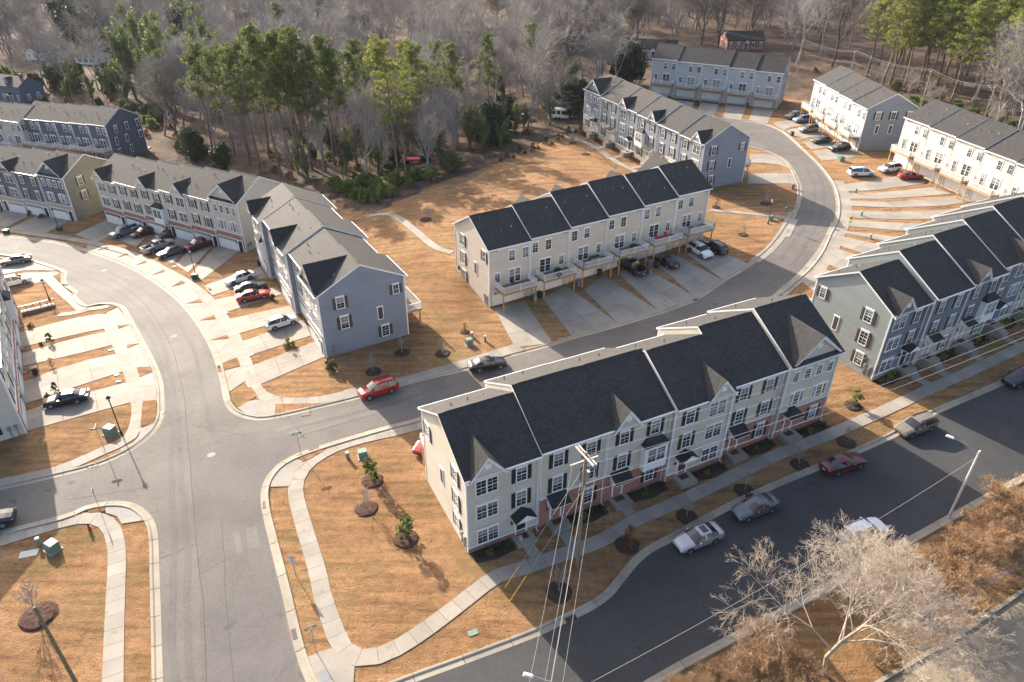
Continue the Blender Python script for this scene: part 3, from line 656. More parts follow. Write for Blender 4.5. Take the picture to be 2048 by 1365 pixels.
def add_door(par, loc, rz, mat='door', can='shed', stoop=True, base=0.2):
    def mk():
        m = MB(); m.box(-.48, .48, -.03, .01, 0, 2.1, 0)
        for z0, z1 in ((.2, .95), (1.15, 1.9)):
            for x0 in (-.36, .06): m.box(x0, x0 + .3, -.045, -.03, z0, z1, 0)
        m.box(.36, .41, -.09, -.03, 1.0, 1.08, 2)
        for s in (-1, 1): m.box(min(s * .48, s * .64), max(s * .48, s * .64), -.07, .01, 0, 2.25, 1)
        m.box(-.48, .48, -.067, .01, 2.1, 2.25, 1); return m.mesh('front_door', [MAT[mat], MAT['trim'], MAT['metal_grey']])
    x, y, z = loc
    d = obj('front_door', cached(('door', mat), mk), par, loc=(x, y, z + base), rot=rz)
    def mc():
        m = MB(); w_, dp, z0 = 1.0, 1.15, 2.45
        if can == 'shed':
            a = [(-w_, 0, z0 + .75), (-w_, -dp, z0 + .12), (-w_, -dp, z0), (-w_, 0, z0)]
            m.prism([(-w_, p[1], p[2]) for p in a], (2 * w_, 0, 0), 1)
            m.add([(-w_ - .05, .0, z0 + .80), (-w_ - .05, -dp - .06, z0 + .15), (w_ + .05, -dp - .06, z0 + .15), (w_ + .05, 0, z0 + .80)], [(0, 1, 2, 3)], 0)
        elif can == 'gable':
            pr = [(-w_, -dp, z0), (w_, -dp, z0), (w_, -dp, z0 + .12), (0, -dp, z0 + .75), (-w_, -dp, z0 + .12)]
            m.prism([(p[0], -dp, p[2]) for p in pr], (0, dp, 0), 1)
            m.add([(-w_ - .1, -dp - .08, z0 + .10), (0, -dp - .08, z0 + .82), (0, 0, z0 + .82), (-w_ - .1, 0, z0 + .10)], [(0, 1, 2, 3)], 0)
            m.add([(w_ + .1, -dp - .08, z0 + .10), (0, -dp - .08, z0 + .82), (0, 0, z0 + .82), (w_ + .1, 0, z0 + .10)], [(3, 2, 1, 0)], 0)
        else:  # hip
            m.box(-w_, w_, -dp, 0, z0, z0 + .14, 1)
            q = [(-w_ - .06, -dp - .06, z0 + .15), (w_ + .06, -dp - .06, z0 + .15), (w_ + .06, 0, z0 + .15), (-w_ - .06, 0, z0 + .15), (-.35, -.25, z0 + .85), (.35, -.25, z0 + .85), (.35, 0, z0 + .85), (-.35, 0, z0 + .85)]
            m.add(q, [(0, 1, 5, 4), (1, 2, 6, 5), (3, 0, 4, 7), (4, 5, 6, 7)], 0)
        for s in (-1, 1): m.box(s * .85 - .05, s * .85 + .05, -dp * .85, -.0, z0 - .12, z0, 1); m.box(s * .85 - .05, s * .85 + .05, -.12, .0, z0 - .75, z0 - .12, 1)
        return m.mesh('door_canopy', [MAT['shingle_dark'], MAT['trim']])
    if can: obj('door_canopy', cached(('can', can), mc), par, loc=(x, y, z + base), rot=rz)
    def ml():
        m = MB(); m.box(-.08, .08, -.14, 0, -.16, .16, 0); m.box(-.06, .06, -.12, -.02, .16, .22, 0); return m.mesh('wall_lantern', MAT['metal_dark'])
    R_ = Matrix.Rotation(rz, 3, 'Z'); off = R_ @ Vector((-.95, 0, 1.65))
    obj('wall_lantern', cached('lantern', ml), par, loc=(x + off.x, y + off.y, z + base + off.z), rot=rz)
    if stoop:
        def ms():
            m = MB(); m.box(-1.0, 1.0, -1.6, -.02, -1.2, base - .02); 
            ns = max(0, int(round(base / .18)) - 1)
            for k in range(ns): m.box(-.7, .7, -1.6 - .33 * (k + 1), -1.6 - .33 * k, -1.2, (base - .02) * (1 - (k + 1) / (ns + 1)))
            m.box(-.5, .5, -.85, -.2, base - .02, base, 1)
            return m.mesh('stoop', [MAT['concrete'], MAT['mulch']])
        obj('stoop', cached(('stoop', base), ms), par, loc=(x, y, z), rot=rz)
def add_bay(par, loc, rz):
    def mk():
        m = MB(); w_, dp = 1.35, .7
        m.box(-w_, w_, -dp, 0, 2.75, 5.75, 1)
        q = [(-w_ - .12, -dp - .12, 5.75), (w_ + .12, -dp - .12, 5.75), (w_ + .12, 0, 5.75), (-w_ - .12, 0, 5.75), (-.75, -.05, 6.55), (.75, -.05, 6.55), (.75, 0, 6.55), (-.75, 0, 6.55)]
        m.add(q, [(0, 1, 5, 4), (1, 2, 6, 5), (3, 0, 4, 7), (4, 5, 6, 7), (0, 3, 2, 1)], 0)
        m.box(-w_ - .03, w_ + .03, -dp - .03, 0, 3.55, 3.63, 1); m.box(-w_ - .03, w_ + .03, -dp - .03, 0, 5.55, 5.74, 1)
        return m.mesh('bay_window', [MAT['shingle_dark'], MAT['trim']])
    b = obj('bay_window', cached('bay', mk), par, loc=loc, rot=rz)
    f = obj('window_frame', cached(('wf', 'T'), lambda: win_frame(*WK['T'])), b, loc=(0, -.7, 4.6))
    obj('pane', cached(('wp', 'T'), lambda: pane_mesh(1.98, 1.58)), b, loc=(0, -.7, 4.6))
def add_deck(par, loc, rz, w=5.6, dp=2.6, z=2.95):
    def mk():
        m = MB(); m.box(-w / 2, w / 2, -dp, -.01, z - .06, z, 1); m.box(-w / 2, w / 2, -dp, -dp + .05, z - .3, z - .06, 0); m.box(-w / 2, -w / 2 + .05, -dp, -.01, z - .3, z - .062, 0); m.box(w / 2 - .05, w / 2, -dp, -.01, z - .3, z - .062, 0)
        for k in range(1, 9): m.box(-w / 2 + w * k / 9 - .025, -w / 2 + w * k / 9 + .025, -dp + .05, -.02, z - .26, z - .06, 0)
        return m.mesh('deck', [MAT['wood'], MAT['deckfloor']])
    d = obj('deck', cached(('deck', w), mk), par, loc=loc, rot=rz)
    def mr():
        m = MB(); h = 1.0
        def run(a, b_):
            a = Vector(a); b_ = Vector(b_); L = (b_ - a).length; u = (b_ - a) / L; n = Vector((-u.y, u.x, 0))
            def bar(s0, s1, z0, z1, t):
                p = [a + u * s0 + n * t, a + u * s1 + n * t, a + u * s1 - n * t, a + u * s0 - n * t]
                m.add([(q.x, q.y, z0) for q in p] + [(q.x, q.y, z1) for q in p], [(3, 2, 1, 0), (4, 5, 6, 7), (0, 1, 5, 4), (1, 2, 6, 5), (2, 3, 7, 6), (3, 0, 4, 7)])
            bar(0, L, z + h - .06, z + h, .045); bar(0, L, z + .1, z + .16, .03)
            k = int(L / .14)
            for i in range(1, k): bar(L * i / k - .018, L * i / k + .018, z + .16, z + h - .06, .018)
            for s in np.linspace(0, L, max(2, int(L / 1.9) + 1)): bar(s - .055, s + .055, z, z + h + .06, .055)
        e = .06
        run((-w / 2 + e, -.1, 0), (-w / 2 + e, -dp + e, 0)); run((-w / 2 + e, -dp + e, 0), (w / 2 - e, -dp + e, 0)); run((w / 2 - e, -dp + e, 0), (w / 2 - e, -.1, 0))
        return m.mesh('railing', MAT['trim'])
    obj('railing', cached(('rail', w), mr), d)
    def mp():
        m = MB(); m.box(-.08, .08, -.08, .08, -1.5, z - .06); m.prism([(-.05, 0, z - .95), (.05, 0, z - .95), (.05, 0, z - .9), (-.05, 0, z - .9)], (0, .01, 0)); return m.mesh('post', MAT['wood'])
    for s in (-1, 1): obj('post', cached('deckpost', mp), d, loc=(s * (w / 2 - .14), -dp + .3, 0))
    return d

EAVE, LAP = 9.0, 0.2
def lap_wall(m, x0, x1, y, z0, z1, nrm, axis='x', slope=None, mat=0):
    # lap siding on a vertical face; slope=(mid, rise, half) trims boards to a gable above z1
    z = z0; zt = z1 + (slope[1] if slope else 0)
    out = 0.02
    while z < zt - 1e-4:
        zb = min(z + LAP, zt)
        def lim(zz):
            if not slope or zz <= z1: return x0, x1
            f = (zz - z1) / slope[1]; return x0 + (slope[0] - x0) * f, x1 + (slope[0] - x1) * f
        a0, b0 = lim(z); a1, b1 = lim(zb)
        if slope and z < z1 < zb: zb = z1; a1, b1 = x0, x1
        def P(u, zz, o): return (u, y + nrm * o, zz) if axis == 'x' else (y + nrm * o, u, zz)
        p = [P(a0, z, out), P(b0, z, out), P(b1, zb, 0.002), P(a1, zb, 0.002)]; q = [P(a0, z, 0), P(b0, z, 0), P(b0, z, out), P(a0, z, out)]
        fl = (axis == 'x') == (nrm < 0)
        m.add(p, [(0, 1, 2, 3) if fl else (3, 2, 1, 0)], mat); m.add(q, [(0, 1, 2, 3) if fl else (3, 2, 1, 0)], mat)
        z = zb
def prismwall(x0, x1, ya, yb, z0, ze, rise, mats, fa=0, fb=0, ea=0, lapfaces='ABLR', zlo=-1.6):
    m = MB(); ym = (ya + yb) / 2
    m.prism([(x0 + .01, ya + .01, z0 + zlo), (x0 + .01, yb - .01, z0 + zlo), (x0 + .01, yb - .01, ze), (x0 + .01, ym, ze + rise), (x0 + .01, ya + .01, ze)], (x1 - x0 - .02, 0, 0), 0)
    if 'A' in lapfaces: lap_wall(m, x0, x1, ya + .01, z0, ze, -1, 'x', None, fa)
    if 'B' in lapfaces: lap_wall(m, x0, x1, yb - .01, z0, ze, 1, 'x', None, fb)
    if 'L' in lapfaces: lap_wall(m, ya, yb, x0 + .01, z0, ze, -1, 'y', (ym, rise), ea)
    if 'R' in lapfaces: lap_wall(m, ya, yb, x1 - .01, z0, ze, 1, 'y', (ym, rise), ea)
    return m
FL = (1.75, 4.55, 7.45)     # window centre heights by storey
def row(label, px, az, n, D, uw=7.4, anchor='L', za=None, zstep=None, A='front', B='rear', patA=None, patB=None, fa='greige', fb='greige', ea='greige', basea='brick', sh='shutter', ya=None, yb=None, roof='shingle', rise=3.0, ends=('L', 'R'), endpat=None, bonus=None, group='rows of three-storey townhouses', pos=None, eave=EAVE, drop=0.0, stoop=.2):
    P = Vector(pos) if pos is not None else at(*px, 9.0); a = R(az); u = Vector((math.cos(a), math.sin(a), 0)); v = Vector((-u.y, u.x, 0))
    if anchor == 'R': P = P - u * (n * uw)
    if anchor == 'RB': P = P - u * (n * uw) - v * D
    if anchor == 'LB': P = P - v * D
    if anchor == 'RBdone': pass
    z00 = Tz(P.x, P.y); P = Vector((P.x, P.y, z00))
    rt = empty('townhouse_row', P, a); tag(rt, label, 'townhouse row', group)
    ya = ya or [0] * n; yb = yb or [0] * n
    H = eave
    def zat(i):
        if za is not None: return za + (zstep[i] if zstep else 0)
        q = P + u * (uw * (i + .5)) + v * (D * (0.0 if True else .5)); return Tz(q.x, q.y) - z00 + (zstep[i] if zstep else 0)
    Z = [zat(i) for i in range(n)]
    info = []
    for i in range(n):
        x0, x1 = uw * i, uw * (i + 1); z0 = Z[i]; f0 = ya[i]; f1 = D + yb[i]; ze = z0 + H; ym = (f0 + f1) / 2
        faces = 'AB' + ('L' if i == 0 or True else '') + 'R'
        w_ = prismwall(x0, x1, f0, f1, z0, ze, rise * (f1 - f0) / D, None, 0, 1, 2, faces, zlo=-2.5 - drop).build('wall', [MAT[fa], MAT[fb], MAT[ea]], rt)
        # roof: two pitched slabs with fascia and soffit
        rs = rise * (f1 - f0) / D; sl_ = rs / ((f1 - f0) / 2); oh = 0.35; th = 0.2
        xa = x0 - (0.25 if i == 0 else 0.04); xb = x1 + (0.25 if i == n - 1 else 0.04)
        m = MB()
        def slab2(y_e, sgn):
            ye = y_e - sgn * oh; z_e = ze - sl_ * oh + .03; zr = ze + rs + .03
            top = [(xa, ye, z_e + th), (xb, ye, z_e + th), (xb, ym, zr + th), (xa, ym, zr + th)]; bot = [(xa, ye, z_e), (xb, ye, z_e), (xb, ym, zr), (xa, ym, zr)]
            o_ = (0, 1, 2, 3) if sgn > 0 else (3, 2, 1, 0)
            m.add(top, [o_], 0); m.add(bot, [o_[::-1]], 1)
            m.add([top[0], top[1], bot[1], bot[0]], [(0, 3, 2, 1) if sgn > 0 else (0, 1, 2, 3)], 1)
            for e0, e1 in ((0, 3), (1, 2)):
                m.add([top[e0], top[e1], bot[e1], bot[e0]], [(0, 1, 2, 3)], 1)
        slab2(f0, 1); slab2(f1, -1)
        r_ = m.build('roof', [MAT[roof], MAT['trim']], rt)
        # ridge cap, vents, pipes
        m = MB(); m.add([(xa + .6, ym - .2, ze + rs + .03 + th - .2 * sl_ + .02), (xb - .6, ym - .2, ze + rs + .03 + th - .2 * sl_ + .02), (xb - .6, ym, ze + rs + th + .08), (xa + .6, ym, ze + rs + th + .08), (xb - .6, ym + .2, ze + rs + .03 + th - .2 * sl_ + .02), (xa + .6, ym + .2, ze + rs + .03 + th - .2 * sl_ + .02)], [(0, 1, 2, 3), (3, 2, 4, 5)])
        m.build('ridge_vent', MAT[roof], r_)
        rr = random.Random(i * 31 + int(az * 10) + n)
        for k in range(3):
            xx = x0 + uw * (.2 + .28 * k) + rr.uniform(-.3, .3); back = (A == 'front'); fr = rr.uniform(.15, .7)
            yy = ym + (fr * (f1 - f0) / 2 if back else -fr * (f1 - f0) / 2); zz = ze + rs - abs(yy - ym) * sl_ + th
            m = MB(); m.tube((xx, yy, zz - .1), (xx, yy, zz + (.45 if k < 2 else .22)), .05, .05, 6); m.tube((xx, yy, zz - .02), (xx, yy, zz + .08), .13, .06, 6)
            m.build('vent_pipe', MAT['pipe' if k < 2 else 'vent'], r_)
        # corner boards, gutters, downspouts
        g = .1
        for xx, s in ((x0, -1), (x1, 1)):
            if True:
                for yy, q in ((f0, -1), (f1, 1)):
                    m = MB(); m.box(xx - (.04 if s < 0 else g), xx + (g if s < 0 else .04), yy - (.045 if q < 0 else g), yy + (g if q < 0 else .045), z0 - .2, ze - .12); m.build('corner_board', MAT['trim'], rt)
        m = MB(); m.box(x0, x1, f0 - .043, f0 + .02, ze - .25, ze - .03); m.build('frieze_board', MAT['trim'], rt); m = MB(); m.box(x0, x1, f1 - .02, f1 + .043, ze - .25, ze - .03); m.build('frieze_board', MAT['trim'], rt)
        zg = ze - sl_ * oh + .03
        for yy, q in ((f0 - oh, -1), (f1 + oh, 1)):
            m = MB(); m.box(xa + .02, xb - .02, min(yy, yy + q * .12), max(yy, yy + q * .12), zg + .05, zg + .17); m.build('gutter', MAT['gutter'], r_)
        for yy, q in ((f0, -1), (f1, 1)):
            m = MB(); xx = x1 - .28; m.tube((xx, yy + q * .12, z0 + .1), (xx, yy + q * .12, zg - .2), .05, .05, 5); m.tube((xx, yy + q * .12, zg - .2), (xx, yy + q * (oh + .04), zg + .08), .05, .05, 5); m.tube((xx, yy + q * .12, z0 + .1), (xx, yy + q * .5, z0 + .02), .05, .05, 5)
            m.build('downspout', MAT['gutter'], rt)
        info.append((x0, x1, f0, f1, z0, ze, rs, sl_, ym))
    def place(i, side, ufrac):
        x0, x1, f0, f1, z0, ze, rs, sl_, ym = info[i]
        if side == 'A': return (x0 + (x1 - x0) * ufrac, f0 - .012, z0), 0.0
        return (x1 - (x1 - x0) * ufrac, f1 + .012, z0), math.pi
    def W_(i, side, uf, z, kind, s=None):
        (x, y, zz), rz = place(i, side, uf)
        if z < 2.6 and {'A': A, 'B': B}[side] == 'front': y += -.062 if side == 'A' else .062
        add_window(rt, (x, y, zz + z), rz, kind, s)
    def band(i, side, h, mat, name='masonry_base'):
        x0, x1, f0, f1, z0, ze, rs, sl_, ym = info[i]; m = MB()
        if side == 'A': m.box(x0 + .02, x1 - .02, f0 - .07, f0 + .02, z0 - 1.2, z0 + h, 0); m.box(x0 + .02, x1 - .02, f0 - .1, f0, z0 + h, z0 + h + .09, 1)
        else: m.box(x0 + .02, x1 - .02, f1 - .02, f1 + .07, z0 - 1.2, z0 + h, 0); m.box(x0 + .02, x1 - .02, f1, f1 + .1, z0 + h, z0 + h + .09, 1)
        m.build(name, [MAT[mat], MAT['trim']], rt)
    def gable(i, side, uf, gw, gh, mat, pent=False):
        x0, x1, f0, f1, z0, ze, rs, sl_, ym = info[i]; sgn = 1 if side == 'A' else -1; y0 = f0 if side == 'A' else f1
        xc = x0 + (x1 - x0) * (uf if side == 'A' else 1 - uf); th = .2
        def Y(d): return y0 + sgn * d
        ps = 0.0
        zb = ze - .03 if not pent else ze + .45
        m = MB()
        yf = -.02 if pent else -.40; zl = zb if pent else ze - .30
        m.prism([(xc - gw / 2, Y(yf), zl), (xc + gw / 2, Y(yf), zl), (xc + gw / 2, Y(yf), zb), (xc, Y(yf), zb + gh - .1), (xc - gw / 2, Y(yf), zb)][::(1 if sgn > 0 else -1)], (0, sgn * (.5 - yf), 0), 0)
        # white rake boards
        L = gw / 2 + .25; k = gh / (gw / 2); dz = k * .25
        for s in (-1, 1):
            yr = -.32 if pent else -.52; m.prism([(xc + s * L, Y(yr), zb - dz), (xc, Y(yr), zb + gh), (xc, Y(yr), zb + gh - .38), (xc + s * (L - .25), Y(yr), zb - dz)], (0, sgn * .26, 0), 1)
        m.box(xc - .28, xc + .28, min(Y(yf - .06), Y(yf)), max(Y(yf - .06), Y(yf)), zb + gh * .38, zb + gh * .38 + .5, 1)
        g = m.build('gable', [MAT[mat], MAT['trim']], rt)
        m = MB()
        yk = -.36 if pent else -.56; pk_f = (xc, Y(yk), zb + gh + .05); pk_b = (xc, Y(min((gh + .25 + (zb - ze)) / sl_, (f1 - f0) / 2)), zb + gh + .05)
        for s in (-1, 1):
            ef = (xc + s * L, Y(yk), zb - dz + .05); eb = (xc + s * L, Y((zb - dz - ze - .12) / sl_ if pent else -.36), zb - dz + .05)
            q = [ef, pk_f, pk_b, eb] if pent else [ef, pk_f, pk_b]
            q2 = [(p[0], p[1], p[2] - .1) for p in q]
            nrm_up = (s > 0) == (sgn > 0)
            m.add(q, [tuple(range(len(q))) if not nrm_up else tuple(range(len(q)))[::-1]], 0)
            m.add([q[0], q[1], q2[1], q2[0]], [(0, 1, 2, 3)], 1)
        m.build('gable_roof', [MAT[roof], MAT['trim']], g)
        if pent:
            m = MB(); m.add([(xc - gw / 2 - .3, Y(-.40), ze - .10), (xc + gw / 2 + .3, Y(-.40), ze - .10), (xc + gw / 2 + .3, Y(.1), ze + .5), (xc - gw / 2 - .3, Y(.1), ze + .5)], [(0, 1, 2, 3) if sgn > 0 else (3, 2, 1, 0)], 0); m.build('pent_roof', MAT[roof], g)
    def front(i, side, pat, garage=False):
        cm = {'A': fa, 'B': fb}[side]
        up, opt = pat[0], pat[1:]
        mir = 'm' in opt; X = (lambda q: 1 - q) if mir else (lambda q: q)
        lo = basea
        full = ('k' in opt) or garage
        if full: band(i, side, 3.2, lo)
        else: band(i, side, .55, lo)
        dcol = 'door_red' if 'r' in opt else 'door'
        if up == 'G':      # twin windows under a dormer gable, shuttered singles beside
            gable(i, side, X(.27), 3.3, 2.0, cm); W_(i, side, X(.27), FL[2], 'T'); W_(i, side, X(.27), FL[1], 'T')
            W_(i, side, X(.74), FL[2], 's', sh); W_(i, side, X(.74), FL[1], 'b', sh)
            if not garage: W_(i, side, X(.27), FL[0] - .15, 'T'); p, rz = place(i, side, X(.74)); add_door(rt, p, rz, dcol, 'gable', base=stoop)
        elif up == 'P':    # plain with four shuttered windows
            for q in (.26, .74): W_(i, side, q, FL[2], 's', sh); W_(i, side, q, FL[1], 'b', sh)
            if not garage: W_(i, side, X(.74), FL[0] - .1, 'b', sh); p, rz = place(i, side, X(.25)); add_door(rt, p, rz, dcol, 'shed', base=stoop)
        elif up == 'Y':    # bay box over the ground floor
            gable(i, side, X(.25), 2.9, 1.9, cm); W_(i, side, X(.25), FL[2], 's', sh); W_(i, side, X(.25), FL[1], 'b', sh); W_(i, side, X(.74), FL[2], 's', sh)
            p, rz = place(i, side, X(.74)); add_bay(rt, p, rz)
            if not garage: W_(i, side, X(.74), FL[0] - .25, 's', sh); p, rz = place(i, side, X(.22)); add_door(rt, p, rz, dcol, 'shed', base=stoop)
        elif up == 'W':    # wide gable with four small windows
            gable(i, side, .5, 6.0, 2.5, cm, True)
            for q in (.16, .39, .62, .84): W_(i, side, q, FL[2], 'q')
            for q in (.28, .74):
                W_(i, side, q, FL[1], 'b')
                for s in (-.095, .095): W_(i, side, q + s, FL[1] + .0, 'v')
            if not garage: p, rz = place(i, side, X(.24)); add_door(rt, p, rz, dcol, 'hip', base=stoop); W_(i, side, X(.73), FL[0] - .1, 's', sh)
        if garage:
            p, rz = place(i, side, X(.40)); sg = -1 if side == 'A' else 1
            add_garage(rt, (p[0], p[1] + sg * .062, p[2]), rz, 4.6); p, rz = place(i, side, X(.86)); add_door(rt, (p[0], p[1] + sg * .062, p[2]), rz, dcol, None, stoop=False, base=0.05)
    def rear(i, side, pat):
        mir = 'm' in pat; X = (lambda q: 1 - q) if mir else (lambda q: q)
        p, rz = place(i, side, X(.42)); 
        pg, _ = place(i, side, .46); p, rz = place(i, side, .55)
        if 'n' not in pat: add_garage(rt, pg, rz)
        else: W_(i, side, X(.25), FL[0], 's'); W_(i, side, X(.6), FL[0] - .2, 'P')
        add_deck(rt, p, rz)
        W_(i, side, X(.62), 3.05 + 1.1, 'P'); W_(i, side, X(.2), 3.05 + 1.3, 'r'); 
        for q in (.55, .88): W_(i, side, X(q), FL[2] - .1, 's')
        def mv():
            m = MB(); m.box(-.65, .65, -.03, .0, -.1, .1, 1)
            for k in range(3): m.box(-.6 + .42 * k, -.24 + .42 * k, -.04, -.03, -.07, .07, 0)
            return m.mesh('wall_vent', [MAT['metal_dark'], MAT['trim']])
        q, rz = place(i, side, X(.13)); obj('wall_vent', cached('wv', mv), rt, loc=(q[0], q[1], q[2] + 8.55), rot=rz)
    for i in range(n):
        for side, st, pats in (('A', A, patA), ('B', B, patB)):
            pat = (pats[i] if pats else ('Pk' if st != 'rear' else ''))
            if pat == '-': continue
            if st == 'front': front(i, side, pat)
            elif st == 'garage': front(i, side, pat, True)
            else: rear(i, side, pat)
    ep = endpat or [('s', .25, 2), ('b', .25, 1), ('lv', .62, 1), ('s', .88, 2), ('s', .27, 0)]
    for e in ends:
        i = 0 if e == 'L' else n - 1; x0, x1, f0, f1, z0, ze, rs, sl_, ym = info[i]
        for kind, fr, fl in ep:
            y = f0 + (f1 - f0) * fr if A != 'rear' else f1 - (f1 - f0) * fr; x = x0 - .012 if e == 'L' else x1 + .012; rz = -math.pi / 2 if e == 'L' else math.pi / 2
            if kind == 'lv': add_louver(rt, (x, y, z0 + FL[fl]), rz)
            else: add_window(rt, (x, y, z0 + FL[fl]), rz, kind, 'shutter_brown' if sh == 'shutter_brown' else sh)
        m = MB(); xx = x0 if e == 'L' else x1; s = -1 if e == 'L' else 1
        m.box(min(xx, xx + s * .06), max(xx, xx + s * .06), f0, f1, z0 - 2.5, z0 + .12); m.build('foundation', MAT['concrete'], rt)
        def mm():
            m = MB(); m.box(-.18, .18, -.14, 0, -.28, .28); m.box(-.05, .05, -.1, 0, -1.2, -.28); m.tube((0, -.2, .02), (0, -.14, .02), .09, .09, 10); return m.mesh('electric_meter', MAT['metal_grey'])
        for k, fr in enumerate((.06, .12)):
            y = f0 + (f1 - f0) * fr; obj('electric_meter', cached('meter', mm), rt, loc=(xx + s * .012, y, z0 + 1.4), rot=-math.pi / 2 if e == 'L' else math.pi / 2)
    return rt, info, P, u, v

ROWS = {}
ROWS['B1'] = row('greige six-unit townhouse row with dark roof and brick bases facing the front street', (930.6, 958.8), 26.6, 6, 10.6, 7.15, patA=['G', 'Pk', 'Yk', 'Gmr', 'Pk', 'Wk'], patB=['', 'm', '', 'm', '', 'm'], fa='greige', fb='greige', ea='greige', ya=[0, 0, 0, -.5, 0, -.5], yb=[0, .9, .9, 0, 1.4, 1.4], zstep=[0, .2, .1, .25, .2, .3], endpat=[('s', .22, 2), ('b', .22, 1), ('s', .22, 0), ('lv', .55, 1), ('s', .86, 2)])
ROWS['B2'] = row('beige six-unit townhouse row with white decks over garages, behind the cross street', (977, 501.5), 30.3, 6, 10.6, 6.8, A='rear', B='front', patA=['', 'm', 'm', 'm', 'm', 'm'], patB=['Pk', 'G', 'Yk', 'Pk', 'Gm', 'Wk'], fa='beige', fb='beige', ea='beige', zstep=[0, .1, .1, .1, .1, .1], yb=[0, 0, .8, .8, 0, 0], drop=.5)
ROWS['B3'] = row('blue-grey five-unit townhouse row seen end-on beside the junction', (633.6, 594), -59, 5, 11.5, 6.94, anchor='R', A='garage', B='rear', patA=['Y', 'P', 'G', 'P', 'W'], patB=['n', 'n', 'n', 'n', 'n'], fa='greige', fb='bluegrey', ea='bluegrey', basea='stone', sh='shutter_brown', ya=[0, .8, 0, .8, 0], yb=[0, -.9, 0, -.9, 0], rise=2.9, zstep=[.85, .8, .4, .38, 0], endpat=[('s', .24, 2), ('b', .26, 1), ('lv', .68, 1), ('q', .89, 2), ('s', .72, 0)])
ROWS['B4'] = row('greige townhouse row with brick band above white garages, left of centre', (471.6, 406.7), -28.8, 6, 11.2, 6.45, anchor='R', A='garage', B='rear', patA=['G', 'P', 'Y', 'Gm', 'P', 'W'], patB=['n'] * 6, fa='greige', fb='greige', ea='greige', basea='brick', endpat=[('s', .35, 2), ('b', .35, 1), ('s', .88, 2)])
ROWS['B5'] = row('navy-fronted townhouse row with olive end wall at the left edge', (124, 355.5), -22, 4, 11.4, 7.0, anchor='R', A='garage', B='rear', patA=['P', 'Gm', 'P', 'W'], patB=['n'] * 4, fa='navy', fb='olive', ea='olive', basea='stone', sh='shutter_brown', endpat=[('s', .3, 2), ('b', .3, 1), ('lv', .66, 1), ('lv', .72, 0), ('s', .7, 2)])
ROWS['B6'] = row('navy townhouse row with white rear decks below the woods at far left', (209, 251), -20, 5, 11.0, 5.7, anchor='R', A='rear', B='front', patA=['n'] * 5, patB=['Pk'] * 5, fa='navy', fb='navy', ea='navy', endpat=[('s', .1, 2), ('s', .42, 2), ('s', .74, 2), ('lv', .8, 1), ('lv', .5, 1), ('s', .1, 1), ('lv', .45, 0), ('s', .8, 0)])
ROWS['B7'] = row('tan townhouse row cut off by the left edge, beyond the navy one', (36, 240), -20, 3, 11.0, 6.6, anchor='R', A='rear', B='front', patA=['n'] * 3, fa='beige', fb='beige', ea='beige', zstep=[-.5] * 3)
ROWS['B8'] = row('greige townhouse row with brick garages at the left edge, beside the long driveways', None, 123.5, 5, 11.0, 7.6, anchor='L', A='garage', B='rear', patA=['P', 'W', 'P', 'Y', 'G'], patB=['n'] * 5, fa='greige', fb='greige', ea='greige', pos=at(54, 867))
ROWS['B9'] = row('slate-blue townhouse row facing the tan lawn, with a plain end wall to the right', (1409.5, 289), -65, 6, 10.8, 7.5, anchor='R', A='front', B='rear', patA=['Wkm', 'Pkm', 'G', 'Ykm', 'Pk', 'Gm'], fa='bluegrey', fb='bluegrey', ea='bluegrey', basea='stone', sh='shutter', ends=('R',), endpat=[('s', .22, 2), ('b', .22, 1), ('s', .25, 0), ('lv', .62, 1), ('q', .86, 2)], zstep=[.9, .7, .55, .4, .2, 0], stoop=.36)
ROWS['B10'] = row('grey five-unit townhouse row with decks over white garages at the top', (1566.7, 147), -27, 5, 10.8, 7.0, anchor='R', A='rear', B='front', patA=['', '', '', '', ''], fa='grey', fb='grey', ea='grey', zstep=[.9, .65, .6, .3, 0])
ROWS['B11'] = row('light blue four-unit townhouse row with blue-grey end wall, upper right', (1736, 218.7), -86, 4, 11.3, 6.6, anchor='R', A='rear', B='front', patA=['', '', '', ''], fa='lightblue', fb='bluegrey', ea='bluegrey', zstep=[.5, .35, .2, 0], endpat=[('s', .14, 2), ('s', .46, 2), ('s', .76, 2), ('lv', .45, 1), ('lv', .72, 1)])
ROWS['B12'] = row('cream townhouse row with white decks on wooden posts at the right edge', (1811, 241), -76, 6, 11.3, 6.9, anchor='L', A='rear', B='front', fa='beige', fb='beige', ea='beige', zstep=[.6, .45, .3, .1, 0, 0])
ROWS['B13'] = row('slate townhouse row with sage end wall and stone bases facing the front street', (1785.5, 633), 29.0, 6, 10.6, 6.8, stoop=.75, patA=['G', 'Pk', 'Yk', 'Gmr', 'Pk', 'Gk'], patB=['', 'm', '', 'm', '', ''], fa='slate', fb='slate', ea='sage', basea='stone', sh='shutter_brown', ya=[0, -.5, -.5, 0, 0, 0], yb=[0, 1.0, 1.8, 2.6, 3.4, 3.4], zstep=[0, .25, .25, .4, .4, .5], endpat=[('s', .26, 2), ('b', .24, 1), ('s', .22, 0), ('lv', .62, 1), ('q', .88, 2)])
